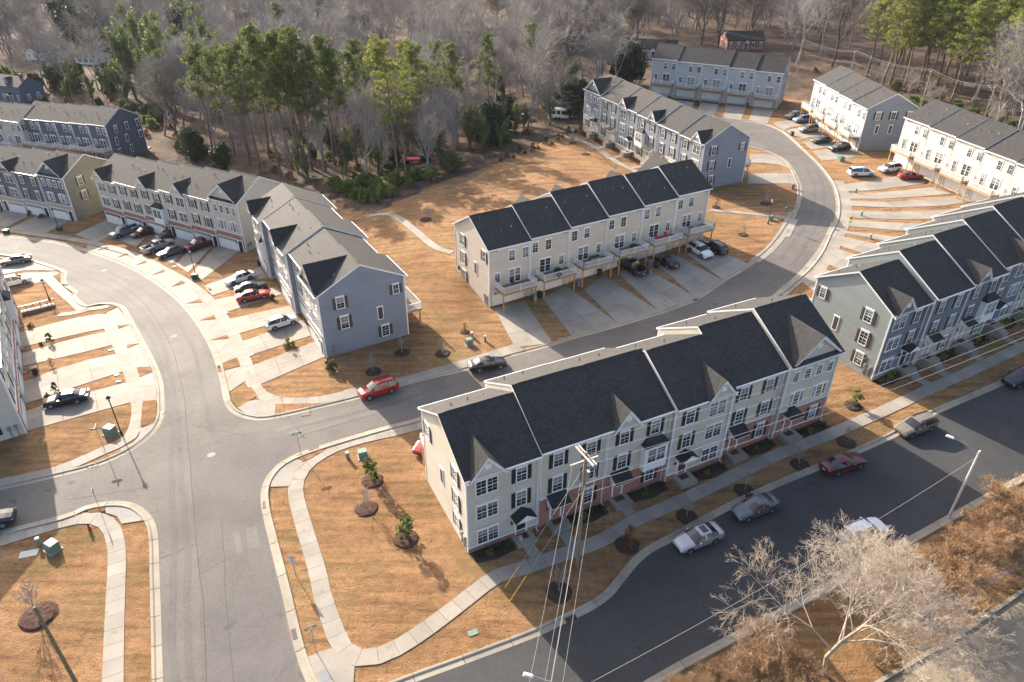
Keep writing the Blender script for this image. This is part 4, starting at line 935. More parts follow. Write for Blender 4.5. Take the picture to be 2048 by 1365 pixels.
# ------------------------------------------------------------------ cars
def paint(name, c, metal=0.35, rough=0.28):
    m, t, b = newmat(name); b.inputs['Roughness'].default_value = rough; b.inputs['Metallic'].default_value = metal; b.inputs['Coat Weight'].default_value = 0.6; b.inputs['Coat Roughness'].default_value = 0.08
    f = noise(t, coords(t), 1.5, 5); t.links.new(ramp(t, f, [(0.3, tuple(x * .9 for x in c)), (0.7, c)]), b.inputs['Base Color']); return m
PAINT = {k: paint('car_paint_' + k, *v) for k, v in dict(white=((0.72, 0.72, 0.70), 0.0), silver=((0.48, 0.47, 0.45), 0.6, .35), grey=((0.13, 0.135, 0.14), 0.5), black=((0.012, 0.012, 0.014), 0.2), red=((0.34, 0.012, 0.018), 0.2), maroon=((0.12, 0.012, 0.018), 0.3), tan=((0.27, 0.23, 0.18), 0.5, .35), blue=((0.06, 0.09, 0.17), 0.4), olive=((0.10, 0.10, 0.085), 0.5), brightred=((0.48, 0.035, 0.022), 0.0), steel=((0.22, 0.27, 0.33), 0.5)).items()}
MAT['car_glass'] = plain('car_glass', (0.012, 0.015, 0.017), 0.05, spec=0.7)
MAT['tyre'] = plain('tyre_rubber', (0.012, 0.012, 0.012), 0.85)
MAT['rim'] = plain('wheel_rim', (0.42, 0.42, 0.43), 0.35, metal=0.7)
MAT['rim_dark'] = plain('wheel_rim_dark', (0.05, 0.05, 0.05), 0.4, metal=0.5)
MAT['headlight'] = plain('headlight_lens', (0.62, 0.64, 0.66), 0.12, spec=0.7)
MAT['taillight'] = plain('taillight_lens', (0.22, 0.008, 0.008), 0.2, spec=0.6)
MAT['black_trim'] = plain('black_trim', (0.015, 0.015, 0.016), 0.6)
MAT['plate'] = plain('licence_plate', (0.6, 0.6, 0.58), 0.5)
CAR = {   # stations: x, bottom, belt, top, half width at belt, half width at top
 'sedan': dict(L=4.85, wb=(.93, 3.72), r=.335, st=[(0, .32, .52, .60, .66, .55), (.12, .22, .62, .72, .80, .66), (.55, .2, .74, .84, .88, .74), (1.0, .2, .82, .90, .91, .76), (1.45, .2, .90, .96, .915, .74), (2.25, .2, .94, 1.41, .92, .60), (2.62, .2, .95, 1.45, .92, .61), (2.72, .2, .955, 1.45, .92, .61), (3.42, .2, .97, 1.39, .915, .58), (4.12, .2, .99, 1.08, .90, .70), (4.55, .22, .96, 1.05, .86, .70), (4.78, .26, .78, .92, .80, .66), (4.85, .34, .60, .70, .70, .60)], cab=(4, 9), pil=(6, 7)),
 'hatch': dict(L=4.4, wb=(.86, 3.5), r=.34, st=[(0, .34, .56, .66, .66, .55), (.12, .24, .68, .78, .80, .66), (.55, .22, .82, .92, .87, .72), (1.1, .22, .94, 1.02, .89, .74), (1.95, .22, .98, 1.52, .895, .60), (2.4, .22, 1.0, 1.58, .895, .61), (2.5, .22, 1.0, 1.58, .895, .61), (3.4, .22, 1.04, 1.54, .89, .60), (3.75, .22, 1.06, 1.50, .885, .58), (4.22, .24, 1.02, 1.10, .86, .68), (4.4, .34, .66, .90, .78, .66)], cab=(3, 9), pil=(5, 6)),
 'suv': dict(L=4.75, wb=(.95, 3.72), r=.37, st=[(0, .38, .62, .76, .70, .58), (.12, .28, .78, .92, .85, .70), (.6, .25, .92, 1.03, .92, .76), (1.2, .25, 1.02, 1.10, .935, .78), (1.95, .25, 1.06, 1.62, .94, .66), (2.5, .25, 1.07, 1.70, .94, .67), (2.6, .25, 1.07, 1.70, .94, .67), (3.55, .25, 1.09, 1.69, .935, .66), (3.65, .25, 1.09, 1.69, .935, .66), (4.30, .25, 1.10, 1.64, .92, .64), (4.62, .27, 1.08, 1.20, .89, .72), (4.75, .36, .70, .95, .80, .68)], cab=(3, 10), pil=(5, 6)),
 'van': dict(L=5.15, wb=(.98, 4.05), r=.36, st=[(0, .36, .60, .72, .72, .6), (.12, .26, .74, .86, .86, .7), (.55, .23, .88, 1.0, .95, .78), (1.0, .23, .98, 1.10, .97, .8), (2.0, .23, 1.02, 1.68, .98, .70), (2.6, .23, 1.03, 1.76, .98, .71), (2.7, .23, 1.03, 1.76, .98, .71), (3.9, .23, 1.05, 1.76, .975, .70), (4.0, .23, 1.05, 1.76, .975, .70), (4.85, .23, 1.06, 1.70, .96, .68), (5.05, .25, 1.02, 1.20, .93, .76), (5.15, .36, .70, .95, .84, .70)], cab=(3, 10), pil=(5, 6)),
 'pickup': dict(L=5.7, wb=(1.0, 4.45), r=.40, st=[(0, .42, .72, .86, .74, .62), (.12, .32, .90, 1.04, .90, .74), (.6, .3, 1.02, 1.14, .97, .80), (1.45, .3, 1.12, 1.18, .98, .82), (2.1, .3, 1.15, 1.74, .98, .70), (2.8, .3, 1.16, 1.82, .98, .71), (2.9, .3, 1.16, 1.82, .98, .71), (3.55, .3, 1.17, 1.80, .98, .70), (3.72, .3, 1.17, 1.20, .98, .86)], cab=(3, 8), pil=(5, 6), bed=(3.72, 5.7)),
}
def car_meshes(kind):
    c = CAR[kind]; st = c['st']; n = len(st)
    def half(s):
        x, zb, be, tp, wb_, wt = s; zm = zb + (be - zb) * .45
        return [(x, 0, zb), (x, wb_ * .86, zb), (x, wb_ * .985, zb + .12), (x, wb_ * 1.0, zm), (x, wb_ * .985, be - .06), (x, wb_ * .96, be), (x, wt, tp - .035), (x, wt * .85, tp), (x, 0, tp + .025)]
    H = [half(s) for s in st]; K = len(H[0])
    body = MB(); gl = {'windshield': MB(), 'rear_window': MB(), 'side_window': MB(), 'side_window2': MB()}
    c0, c1 = c['cab']
    for sgn, key in ((1, 'side_window'), (-1, 'side_window2')):
        P = [[(p[0], p[1] * sgn, p[2]) for p in h] for h in H]
        for i in range(n - 1):
            for k in range(K - 1):
                q = [P[i][k], P[i + 1][k], P[i + 1][k + 1], P[i][k + 1]]
                if sgn < 0: q = q[::-1]
                inc = c0 <= i < c1
                tgt = body
                if inc and k == 5 and i not in (c['pil'][0],):
                    tgt = gl[key]
                elif inc and k >= 6:
                    if i == c0: tgt = gl['windshield']
                    elif i == c1 - 1: tgt = gl['rear_window']
                tgt.poly(q)
        e0 = P[0]; e1 = P[-1]
        body.poly(e0 if sgn < 0 else e0[::-1]); body.poly(e1 if sgn > 0 else e1[::-1])
    L = c['L']
    if 'bed' in c:
        x0, x1 = c['bed']; w = .98; z0, z1 = .34, 1.18; t = .09
        body.box(x0, x1, -w, w, z0, .62); body.box(x0, x1, -w, -w + t, .62, z1); body.box(x0, x1, w - t, w, .62, z1); body.box(x1 - t, x1, -w + t, w - t, .62, z1 - .02); body.box(x0, x0 + t, -w + t, w - t, .62, z1)
    # side mouldings, bumpers and wheel-arch lips as black trim, kept on the body
    tr = MB(); wbx = c['wb']; r = c['r']; wmax = max(s[4] for s in st)
    for x in wbx:
        for sgn in (-1, 1):
            for a in range(8):
                t0, t1 = math.pi * a / 8, math.pi * (a + 1) / 8; R0, R1 = r + .02, r + .10; y = sgn * (wmax + .004)
                q = [(x + R0 * math.cos(t0), y, r + R0 * math.sin(t0)), (x + R1 * math.cos(t0), y, r + R1 * math.sin(t0)), (x + R1 * math.cos(t1), y, r + R1 * math.sin(t1)), (x + R0 * math.cos(t1), y, r + R0 * math.sin(t1))]
                tr.poly(q if sgn < 0 else q[::-1])
    zf = st[1][1] + .05
    tr.box(-.015, .05, -st[0][4] * .8, st[0][4] * .8, st[0][1] + .02, st[0][1] + .14); tr.box(L - .05, L + .015, -st[0][4] * .85, st[0][4] * .85, .30, .44)
    for sgn in (-1, 1): tr.box(wbx[0] + r + .1, wbx[1] - r - .1, sgn * wmax - .02, sgn * wmax + .02, st[4][1] - .02, st[4][1] + .1)
    if kind == 'suv' or kind == 'van':
        for sgn in (-1, 1): tr.box(2.1, 4.2, sgn * .56 - .025, sgn * .56 + .025, st[5][3] - .01, st[5][3] + .06)
    ms = {'body': (body, None), 'trim': (tr, MAT['black_trim'])}
    for k, v in gl.items(): ms[k] = (v, MAT['car_glass'])
    ly = MB(); ly.box(.02, .16, -.18, .18, st[1][2] - .16, st[1][2] - .02); ms['headlight'] = (ly, MAT['headlight'])
    ty = MB(); ty.box(-.10, .03, -.17, .17, -.09, .09); ms['taillight'] = (ty, MAT['taillight'])
    mi = MB(); mi.box(-.08, .1, -.1, .1, -.06, .09); ms['mirror'] = (mi, None)
    pl = MB(); pl.box(0, .02, -.16, .16, -.08, .08); ms['licence_plate'] = (pl, MAT['plate'])
    return ms
def wheel_mesh(r):
    m = MB(); b = []
    prof = [(r * .62, -.11), (r * .95, -.11), (r, -.07), (r, .07), (r * .95, .11), (r * .62, .11)]
    n = 18
    for rr, y in prof:
        for i in range(n): t = 2 * math.pi * i / n; b.append((rr * math.cos(t), y, rr * math.sin(t)))
    m.add(b, [(k * n + i, k * n + (i + 1) % n, (k + 1) * n + (i + 1) % n, (k + 1) * n + i) for k in range(len(prof) - 1) for i in range(n)]); return m.mesh('wheel', MAT['tyre'], True)
def rim_mesh(r, mat):
    m = MB(); n = 18
    for s in (-1, 1):
        y = s * .085
        m.add([(0, s * .10, 0)] + [(r * .63 * math.cos(2 * math.pi * i / n), y, r * .63 * math.sin(2 * math.pi * i / n)) for i in range(n)], [(0, 1 + i, 1 + (i + 1) % n) for i in range(n)], 1)
        for k in range(5):
            t = 2 * math.pi * k / 5; c_, s_ = math.cos(t), math.sin(t); p = lambda a, o: (r * a * c_ - o * s_, y + s * .02, r * a * s_ + o * c_)
            m.add([p(.1, -.05), p(.62, -.035), p(.62, .035), p(.1, .05)], [(0, 1, 2, 3)], 0)
        ring = [(a * math.cos(2 * math.pi * i / n), y + s * .022, a * math.sin(2 * math.pi * i / n)) for a in (r * .55, r * .64) for i in range(n)]
        m.add(ring, [(i, (i + 1) % n, n + (i + 1) % n, n + i) for i in range(n)], 0)
    return m.mesh('rim', [mat, MAT['black_trim']])
CM = {}
def car(kind, col, front, rear, label, cat='car', group='parked cars', dark=False, dz=0.035):
    F = at(*front, dz); B_ = at(*rear, dz); d = (F - B_); ctr = (F + B_) / 2; az = math.atan2(d.y, d.x); c = CAR[kind]; L = c['L']
    z = Tz(ctr.x, ctr.y) + dz + .03
    rt = empty({'sedan': 'sedan_car', 'hatch': 'hatchback_car', 'suv': 'suv_car', 'van': 'minivan', 'pickup': 'pickup_truck'}[kind], (ctr.x, ctr.y, z), az + math.pi); tag(rt, label, cat, group)
    # tilt with the slope of the ground
    gx = (Tz(ctr.x + 1, ctr.y) - Tz(ctr.x - 1, ctr.y)) / 2; gy = (Tz(ctr.x, ctr.y + 1) - Tz(ctr.x, ctr.y - 1)) / 2
    q = Vector((0, 0, 1)).rotation_difference(Vector((-gx, -gy, 1)).normalized()); rt.rotation_mode = 'QUATERNION'; rt.rotation_quaternion = q @ Matrix.Rotation(az + math.pi, 3, 'Z').to_quaternion()
    if kind not in CM:
        CM[kind] = {k: v[0].mesh(k, v[1] or PAINT['white'], k in ('body', 'windshield', 'rear_window')) for k, v in car_meshes(kind).items()}
        CM[kind]['wheel'] = wheel_mesh(c['r']); CM[kind]['rim'] = rim_mesh(c['r'], MAT['rim']); CM[kind]['rimd'] = rim_mesh(c['r'], MAT['rim_dark'])
    M = CM[kind]; ox = -L / 2; st = c['st']
    def part(nm, me, loc=(0, 0, 0), par=None, p=False):
        o = obj(nm, M[me], par or rt, loc=(loc[0] + (ox if par is None else 0), loc[1], loc[2]))
        if p: o.material_slots[0].link = 'OBJECT'; o.material_slots[0].material = PAINT[col]
        return o
    part('body', 'body', p=True); part('black_trim', 'trim')
    part('windshield', 'windshield'); part('side_window', 'side_window'); part('side_window', 'side_window2')
    part('rear_window', 'rear_window')
    wmax = max(s[4] for s in st)
    for x in c['wb']:
        for s in (-1, 1):
            w_ = part('wheel', 'wheel', (x, s * (wmax - .09), c['r'])); obj('rim', M['rimd' if dark else 'rim'], w_)
    for s in (-1, 1):
        part('headlight', 'headlight', (0.04, s * st[1][4] * .74, 0)); part('taillight', 'taillight', (L - .02, s * st[-2][4] * .78, .82 if kind in ('sedan', 'hatch') else 1.0))
        part('mirror', 'mirror', (st[c['cab'][0]][0] + .45, s * (wmax + .08), st[4][2] + .02), p=True)
    part('licence_plate', 'licence_plate', (L, 0, .62))
    return rt
_c = car('sedan', 'silver', (1348, 1103), (1440, 1066), 'silver sedan with dark sunroof parked at the front kerb')
m = MB(); m.box(.15, .75, -.4, .4, 1.465, 1.485); m.build('sunroof', MAT['car_glass'], _c)
car('sedan', 'grey', (1464, 1040), (1552, 1006), 'dark grey sedan parked ahead of the silver one at the front kerb')
car('sedan', 'maroon', (1722, 922), (1643, 948), 'maroon sedan parked at the front kerb, tail to the left')
car('suv', 'tan', (1792, 874), (1864, 848), 'tan sport utility car parked in the sunlit gap on the front street')
car('suv', 'black', (1998, 780), (2075, 748), 'black sport utility car cut by the right edge on the front street')
car('suv', 'white', (1765, 1056), (1676, 1092), 'white car behind the bare sycamore twigs')
car('suv', 'red', (719, 799), (794, 775), 'bright red sport utility car parked on the cross street')
car('sedan', 'black', (1010, 729), (939, 742), 'black sedan parked on the cross street behind the red car')
car('pickup', 'black', (1238, 527), (1290, 557), 'black pickup backed under a deck of the beige row', dark=True)
car('sedan', 'black', (1308, 519), (1352, 540), 'black sedan on the driveway beside the black pickup')
car('suv', 'white', (1420, 521), (1380, 496), 'white boxy sport utility car on the last beige-row driveway')
car('suv', 'black', (1410, 492), (1447, 512), 'black sport utility car beside the white one on the beige-row driveway')
car('hatch', 'white', (592, 643), (536, 661), 'white hatchback on the driveway nearest the stone-based row corner')
car('sedan', 'brightred', (536, 592), (478, 604), 'bright red sedan on a driveway left of the blue-grey row')
car('sedan', 'black', (531, 575), (475, 588), 'black sedan squeezed between the white and red sedans')
car('sedan', 'white', (452, 573), (510, 553), 'white sedan on the driveway beside the far corner of the blue-grey row')
car('pickup', 'maroon', (374, 505), (431, 486), 'maroon pickup in front of the brick-banded garages', dark=True)
car('sedan', 'olive', (318, 518), (370, 502), 'dark grey-green sedan parked below the maroon pickup')
car('pickup', 'silver', (348, 489), (288, 510), 'silver pickup with its bed towards the street')
car('sedan', 'maroon', (266, 478), (312, 462), 'dark maroon sedan between two pickups on the left driveways')
car('pickup', 'steel', (218, 482), (284, 458), 'pale blue pickup with a covered bed on the left driveways')
car('sedan', 'olive', (322, 479), (358, 467), 'dark sedan close to the garages behind the silver pickup')
car('sedan', 'black', (90, 814), (180, 797), 'shiny black sedan on the nearest left driveway')
car('sedan', 'grey', (2, 532), (64, 522), 'grey sedan at the left edge on the upper driveway')
car('suv', 'white', (57, 565), (6, 576), 'white sport utility car at the left edge above the fenced steps')
car('suv', 'black', (14, 1044), (-60, 1062), 'dark car cut by the left edge on the shaded side street')
car('van', 'white', (1748, 351), (1694, 352), 'white minivan on the long curved driveway at right')
car('suv', 'white', (1753, 347), (1802, 340), 'white sport utility car nose to nose with the minivan')
car('sedan', 'red', (1844, 357), (1795, 358), 'red sedan in front of the cream row garages')
car('pickup', 'olive', (1574, 240), (1604, 234), 'dark pickup on the far upper-right driveway')
car('suv', 'steel', (1588, 246), (1620, 243), 'blue-grey car beside the far dark pickup')
car('suv', 'tan', (1598, 266), (1634, 262), 'tan sport utility car in front of the light blue row')
car('sedan', 'black', (1623, 288), (1662, 283), 'black sedan in front of the light blue row')
car('suv', 'black', (1658, 304), (1697, 300), 'dark sport utility car nearest the blue-grey end wall')
car('sedan', 'red', (846, 905), (876, 874), 'red car half hidden behind the left end of the greige front row')
car('suv', 'white', (1036, 244), (1058, 240), 'white vehicle parked among the trees behind the lawn')
car('sedan', 'grey', (1196, 116), (1222, 112), 'grey car by the white house beyond the trees')
# ------------------------------------------------------------------ entrance walks and mulch beds of the street-facing rows
def rowpt(key, i, uf, out):
    rt, info, P, u, v = ROWS[key]; x0, x1, f0, f1, z0, ze, rs, sl_, ym = info[i]
    q = P + u * (x0 + (x1 - x0) * uf) + v * (f0 - out); return np.array([q.x, q.y])
W2W = smooth_path(W(W2A), 0.5)
def to_walk(q, dirv):
    best = None
    for t in np.arange(0, 9, .1):
        p = q + dirv * t; d = np.hypot(*(W2W - p).T).min()
        if d < .85: return p
    return q + dirv * 2.0
BEDS = []
for key, doors in (('B1', [.74, .25, .22, .26, .25, .24]), ('B13', [.74, .25, .22, .26, .25, .74])):
    rt, info, P, u, v = ROWS[key]; nrm = -np.array([v.x, v.y])
    for i, uf in enumerate(doors):
        a = rowpt(key, i, uf, 1.62 if key == 'B1' else 2.55); b_ = to_walk(a, nrm)
        if np.hypot(*(b_ - a)) > .5 and proj((*a, Tz(*a)))[0] < 2080: walk(None, 1.15, 1.2, .058, world=[a, (a + b_) / 2, b_], root=tag(obj('entrance_path', None), 'short concrete path from a front door to the sidewalk', kind='structure'))
        lo, hi = (.03, uf - .17) if uf > .5 else (uf + .17, .97)
        bed = [rowpt(key, i, lo, .12), rowpt(key, i, hi, .12), rowpt(key, i, hi, 1.5), rowpt(key, i, (lo + hi) / 2, 1.75), rowpt(key, i, lo, 1.4)]
        sheet('mulch_bed', bed, .05, MAT['mulch_dark'], .8, skirt=.06); BEDS.append((key, i, lo, hi))
LW = tag(obj('entrance_path', None), 'short paths from the slate-blue doors to the lawn walk', kind='structure')
for key, i, uf in (('B9', 0, .76), ('B9', 1, .75), ('B9', 2, .74), ('B9', 3, .78), ('B9', 4, .25)):
    a = rowpt(key, i, uf, 1.6); rt, info, P, u, v = ROWS[key]; nrm = -np.array([v.x, v.y])
    walk(None, 1.1, 1.3, .06, world=[a, a + nrm * 2, a + nrm * 4.0], root=LW)
    bed = [rowpt(key, i, .05, .1), rowpt(key, i, .6, .1), rowpt(key, i, .6, 1.9), rowpt(key, i, .05, 1.7)]
    sheet('mulch_bed', bed, .05, MAT['mulch'], .8, skirt=.06)

# ------------------------------------------------------------------ posts, lamps and signs
def ground_obj(name, px, rz=0.0, dz=0.0): return empty(name, at(*px, dz), rz)
MAT['lamp_glass'] = plain('lantern_glass', (0.62, 0.60, 0.54), 0.3, spec=.5)
MAT['sign_green'] = plain('sign_green', (0.012, 0.14, 0.075), 0.4)
MAT['sign_white'] = plain('sign_white', (0.75, 0.75, 0.75), 0.4, var=.03)
MAT['sign_black'] = plain('sign_black', (0.02, 0.02, 0.025), 0.5)
MAT['sign_yellow'] = plain('sign_yellow', (0.62, 0.60, 0.03), 0.4)
MAT['sign_red'] = plain('sign_red', (0.35, 0.01, 0.015), 0.4)
MAT['pole_wood'] = plain('utility_pole_wood', (0.22, 0.175, 0.115), 0.85, var=.3, scale=5)
MAT['pole_green'] = plain('treated_pole_wood', (0.16, 0.14, 0.07), 0.85, var=.3, scale=5)
MAT['arm_pale'] = plain('weathered_crossarm', (0.55, 0.47, 0.42), 0.8, var=.2)
MAT['wire'] = plain('cable', (0.30, 0.29, 0.27), 0.5)
MAT['guard_yellow'] = plain('guy_guard_yellow', (0.62, 0.36, 0.03), 0.5)
def mesh_once(key, fn): return cached(key, fn)
def lamp_post(px, label, h=4.3):
    rt = ground_obj('street_lamp', px); tag(rt, label, 'street lamp', 'black lantern street lamps')
    def mp():
        m = MB(); m.lathe([(.16, -.2), (.16, .25), (.11, .35), (.085, .5), (.07, .9), (.055, h - .55), (.09, h - .5), (.06, h - .42)], 10); return m.mesh('post', MAT['metal_dark'], True)
    obj('post', mesh_once(('lp', h), mp), rt)
    def ml():
        m = MB(); m.lathe([(.10, h - .42), (.20, h - .08), (.19, h - .06)], 8); return m.mesh('lantern', MAT['lamp_glass'])
    obj('lantern', mesh_once(('ll', h), ml), rt)
    def mc():
        m = MB(); m.lathe([(.27, h - .07), (.25, h - .03), (.12, h + .12), (.04, h + .18), (.02, h + .3), (.0, h + .31)], 10); m.lathe([(.0, h - .44), (.13, h - .43), (.11, h - .40)], 8); return m.mesh('cap', MAT['metal_dark'])
    obj('cap', mesh_once(('lc', h), mc), rt); return rt
lamp_post((243, 868), 'black lantern lamp beside the green box at the left corner', 5.0)
lamp_post((391, 549), 'black lantern lamp by the dark green box on the left driveways')
lamp_post((119, 462), 'black lantern lamp on the shaded strip before the navy row')
lamp_post((1536, 448), 'black lantern lamp on the lawn inside the right curve')
lamp_post((99, 600), 'black lantern lamp near the fenced steps at left', 3.4)
def text_mesh(s, size, mat):
    c = bpy.data.curves.new('txt', 'FONT'); c.body = s; c.size = size; c.align_x = 'CENTER'; c.align_y = 'CENTER'; c.extrude = .002
    o = bpy.data.objects.new('txt', c); COL.objects.link(o); dg = bpy.context.evaluated_depsgraph_get(); me = bpy.data.meshes.new_from_object(o.evaluated_get(dg)); bpy.data.objects.remove(o)
    me.materials.clear(); me.materials.append(mat); return me
def post_mesh(h, r=.03):
    return mesh_once(('post', h, r), lambda: (lambda m: (m.box(-r, r, -r * .7, r * .7, -.3, h), m.mesh('post', MAT['metal_grey']))[1])(MB()))
def text_on(rt, s, size, loc, mat, rz=0.0):
    o = obj('lettering', mesh_once(('tx', s, size, mat), lambda: text_mesh(s, size, MAT[mat])), rt, loc=loc, rot=(math.pi / 2, 0, rz)); return o
def plate(rt, name, poly, y, mat, th=.012, loc=(0, 0, 0), rz=0.0):
    m = MB(); m.prism([(x, y, z) for x, z in poly], (0, th, 0)); return m.build(name, MAT[mat], rt, loc=loc, rot=rz)
# speed limit sign
rt = ground_obj('speed_limit_sign', (592, 1152), R(-18)); tag(rt, 'white speed limit sign reading 25 on the verge of the main street', 'traffic sign')
obj('post', post_mesh(2.35), rt)
q = .31; hh = .40
plate(rt, 'border', [(-q - .01, 1.63), (q + .01, 1.63), (q + .01, 2.45), (-q - .01, 2.45)], -.038, 'sign_black')
plate(rt, 'sign_plate', [(-q + .015, 1.655), (q - .015, 1.655), (q - .015, 2.425), (-q + .015, 2.425)], -.044, 'sign_white', .005)
for s, z, sz in (('SPEED', 2.33, .15), ('LIMIT', 2.18, .15), ('25', 1.87, .40)): text_on(rt, s, sz, (0, -.049, z), 'sign_black')
def street_sign(px, az, label, h=2.9):
    rt = ground_obj('street_name_sign', px, az); tag(rt, label, 'street sign', 'green street name signs'); obj('post', post_mesh(h), rt)
    def mb():
        m = MB(); m.box(-.48, .48, -.008, .008, -.11, .11); m.box(-.46, .46, -.010, .010, -.095, .095); return m.mesh('name_blade', MAT['sign_green'])
    for k, (z, r_) in enumerate(((h + .02, 0), (h + .25, math.pi / 2))):
        b_ = obj('name_blade', mesh_once('blade', mb), rt, loc=(0, 0, z), rot=r_)
        m = MB(); m.box(-.34, .22, -.013, .013, -.04, .045); m.box(.26, .38, -.013, .013, -.02, .045)
        obj('name_lettering', mesh_once('blade_txt', lambda: m.mesh('name_lettering', MAT['sign_white'])), b_)
street_sign((209, 900), R(20), 'green street name sign beside the left corner lamp')
street_sign((602, 910), R(25), 'green street name sign at the top corner of the tan lawn')
street_sign((632, 1303), R(30), 'green street name sign at the bottom corner of the tan lawn')
def stop_sign(px, az, label):
    rt = ground_obj('stop_sign', px, az); tag(rt, label, 'traffic sign', 'stop signs'); obj('post', post_mesh(2.5), rt)
    oc = [(.38 * math.cos(R(22.5 + 45 * k)), 2.35 + .38 * math.sin(R(22.5 + 45 * k))) for k in range(8)]; o2 = [(.355 * math.cos(R(22.5 + 45 * k)), 2.35 + .355 * math.sin(R(22.5 + 45 * k))) for k in range(8)]
    plate(rt, 'border', oc, -.036, 'sign_white'); plate(rt, 'sign_plate', o2, -.041, 'sign_red', .005); text_on(rt, 'STOP', .24, (0, -.046, 2.35), 'sign_white')
stop_sign((200, 1019), R(118), 'stop sign seen edge-on beside the red hydrant')
stop_sign((570, 827), R(-60), 'stop sign seen edge-on at the corner below the blue-grey row')
rt = ground_obj('warning_sign', (1696, 462), R(-30)); tag(rt, 'yellow-green diamond pedestrian warning sign at the right curve', 'traffic sign'); obj('post', post_mesh(2.4), rt)
plate(rt, 'sign_plate', [(0, 1.85), (.45, 2.3), (0, 2.75), (-.45, 2.3)], -.036, 'sign_yellow'); plate(rt, 'arrow_plate', [(-.3, 1.5), (.3, 1.5), (.3, 1.8), (-.3, 1.8)], -.036, 'sign_yellow')
plate(rt, 'pictogram', [(-.05, 2.12), (.06, 2.12), (.10, 2.4), (.04, 2.52), (-.06, 2.5), (-.12, 2.3)], -.042, 'sign_black', .005)
# hydrant
rt = ground_obj('fire_hydrant', (180, 1060)); tag(rt, 'red fire hydrant with white caps on the corner lawn', 'hydrant')
m = MB(); m.lathe([(.17, -.1), (.17, .06), (.12, .08), (.12, .55), (.15, .57), (.15, .62), (.12, .66), (.09, .76), (.04, .82), (0, .83)], 12); m.build('barrel', MAT['sign_red'], rt, True)
for a in (0, 90, 180):
    m = MB(); m.tube((0, 0, .45), (.2, 0, .45), .06, .06, 8, 0); o = m.build('nozzle_cap', MAT['sign_white'], rt); o.rotation_euler = (0, 0, R(a + 20))
# utility boxes
def transformer(px, az, label, s=1.0, mat='util_green'):
    rt = ground_obj('transformer_box', px, az); tag(rt, label, 'utility box', 'green utility boxes'); rt.scale = (s,) * 3
    def mk(mat=mat):
        m = MB(); w_, d_, h = .45, .42, .85
        m.prism([(-w_, -d_, 0.0), (-w_, d_, 0), (-w_, d_, h), (-w_, -d_ + .12, h), (-w_, -d_, h - .18)], (2 * w_, 0, 0)); return m.mesh('cabinet', MAT[mat])
    obj('cabinet', mesh_once(('tr', mat), mk), rt)
    obj('pad', mesh_once('trpad', lambda: (lambda m: (m.box(-.6, .6, -.55, .55, -.2, .06), m.mesh('pad', MAT['concrete']))[1])(MB())), rt)
    def md(mat=mat):
        m = MB(); m.box(-.4, -.01, -.44, -.425, .08, .64); m.box(.01, .4, -.44, -.425, .08, .64); m.box(-.06, .06, -.47, -.44, .3, .42); return m.mesh('cabinet_door', MAT[mat])
    obj('cabinet_door', mesh_once(('trd', mat), md), rt)
for px, az, lb, s, mt in [((222, 868), -.3, 'pale green transformer box beside the left corner lamp', 1.15, 'util_green'), ((107, 1100), -.5, 'grey-green transformer box in shade left of the hydrant', 1.1, 'util_green'), ((726, 914), .4, 'transformer box on the tan lawn below the cross street', 1.0, 'util_green'),
                      ((938, 689), .5, 'transformer box on the tan slope behind the black sedan', 1.0, 'util_green'), ((391, 558), .2, 'dark green transformer box under the driveway lamp', 1.0, 'util_dark'), ((120, 462), .2, 'dark green transformer box before the navy row', 1.0, 'util_dark'), ((14, 468), .1, 'transformer box at the left edge by the street', 1.0, 'util_dark'), ((1681, 322), .3, 'transformer box on the lawn below the blue-grey end wall', 1.2, 'util_green'), ((1540, 440), .3, 'transformer box by the lamp inside the right curve', .9, 'util_green')]:
    transformer(px, az, lb, s, mt)
def pedestal(px, label, h=.95):
    rt = ground_obj('utility_pedestal', px, random.uniform(0, 3)); tag(rt, label, 'utility box', 'green utility pedestals')
    obj('housing', mesh_once('ped', lambda: (lambda m: (m.prism([(-.14, -.13, -.1), (.14, -.13, -.1), (.14, .13, -.1), (-.14, .13, -.1)], (0, 0, h)), m.mesh('housing', MAT['util_green']))[1])(MB())), rt)
    obj('cover', mesh_once('pedc', lambda: (lambda m: (m.prism([(-.16, -.15, h - .2), (.16, -.15, h - .2), (.16, .15, h - .2), (-.16, .15, h - .2)], (0, 0, .16)), m.mesh('cover', MAT['util_lid']))[1])(MB())), rt)
for px, lb in [((696, 918), 'slim pedestal beside the transformer on the tan lawn'), ((80, 1090), 'slim green pedestal in shade left of the grey transformer'), ((944, 676), 'slim pedestal behind the slope transformer'), ((970, 683), 'slim pale pedestal right of the slope transformer'), ((1740, 478), 'slim green pedestal on the strip beyond the right curve'), ((1712, 386), 'small pedestal at the tip of a grass strip'), ((1722, 432), 'small pedestal beside the yellow sign'), ((1571, 424), 'green pedestal beside the walk inside the right curve')]:
    pedestal(px, lb)
def lid(px, label, mat, sx=.45, sy=.28, az=0.0, off=.05, rnd=False):
    rt = ground_obj('ground_cover_lid' if not rnd else 'manhole_cover', px, az); tag(rt, label, 'cover' if not rnd else 'manhole', 'flat covers' if not rnd else 'manhole covers in the street')
    m = MB()
    if rnd: m.lathe([(.34, off - .03), (.34, off), (.29, off + .004), (0, off + .004)], 20); m.build('lid', MAT[mat], rt); m = MB(); m.lathe([(.44, off - .03), (.44, off - .004), (.345, off - .002)], 20); m.build('ring', MAT['kerb'], rt)
    else: m.box(-sx, sx, -sy, sy, -.05, off); m.build('lid', MAT[mat], rt)
lid((946, 1266), 'flat green cover in the tan grass by the front kerb', 'util_green', .4, .25, .4)
lid((58, 1108), 'flat pale cover in the shade left of the pedestal', 'util_lid', .75, .4, .3)
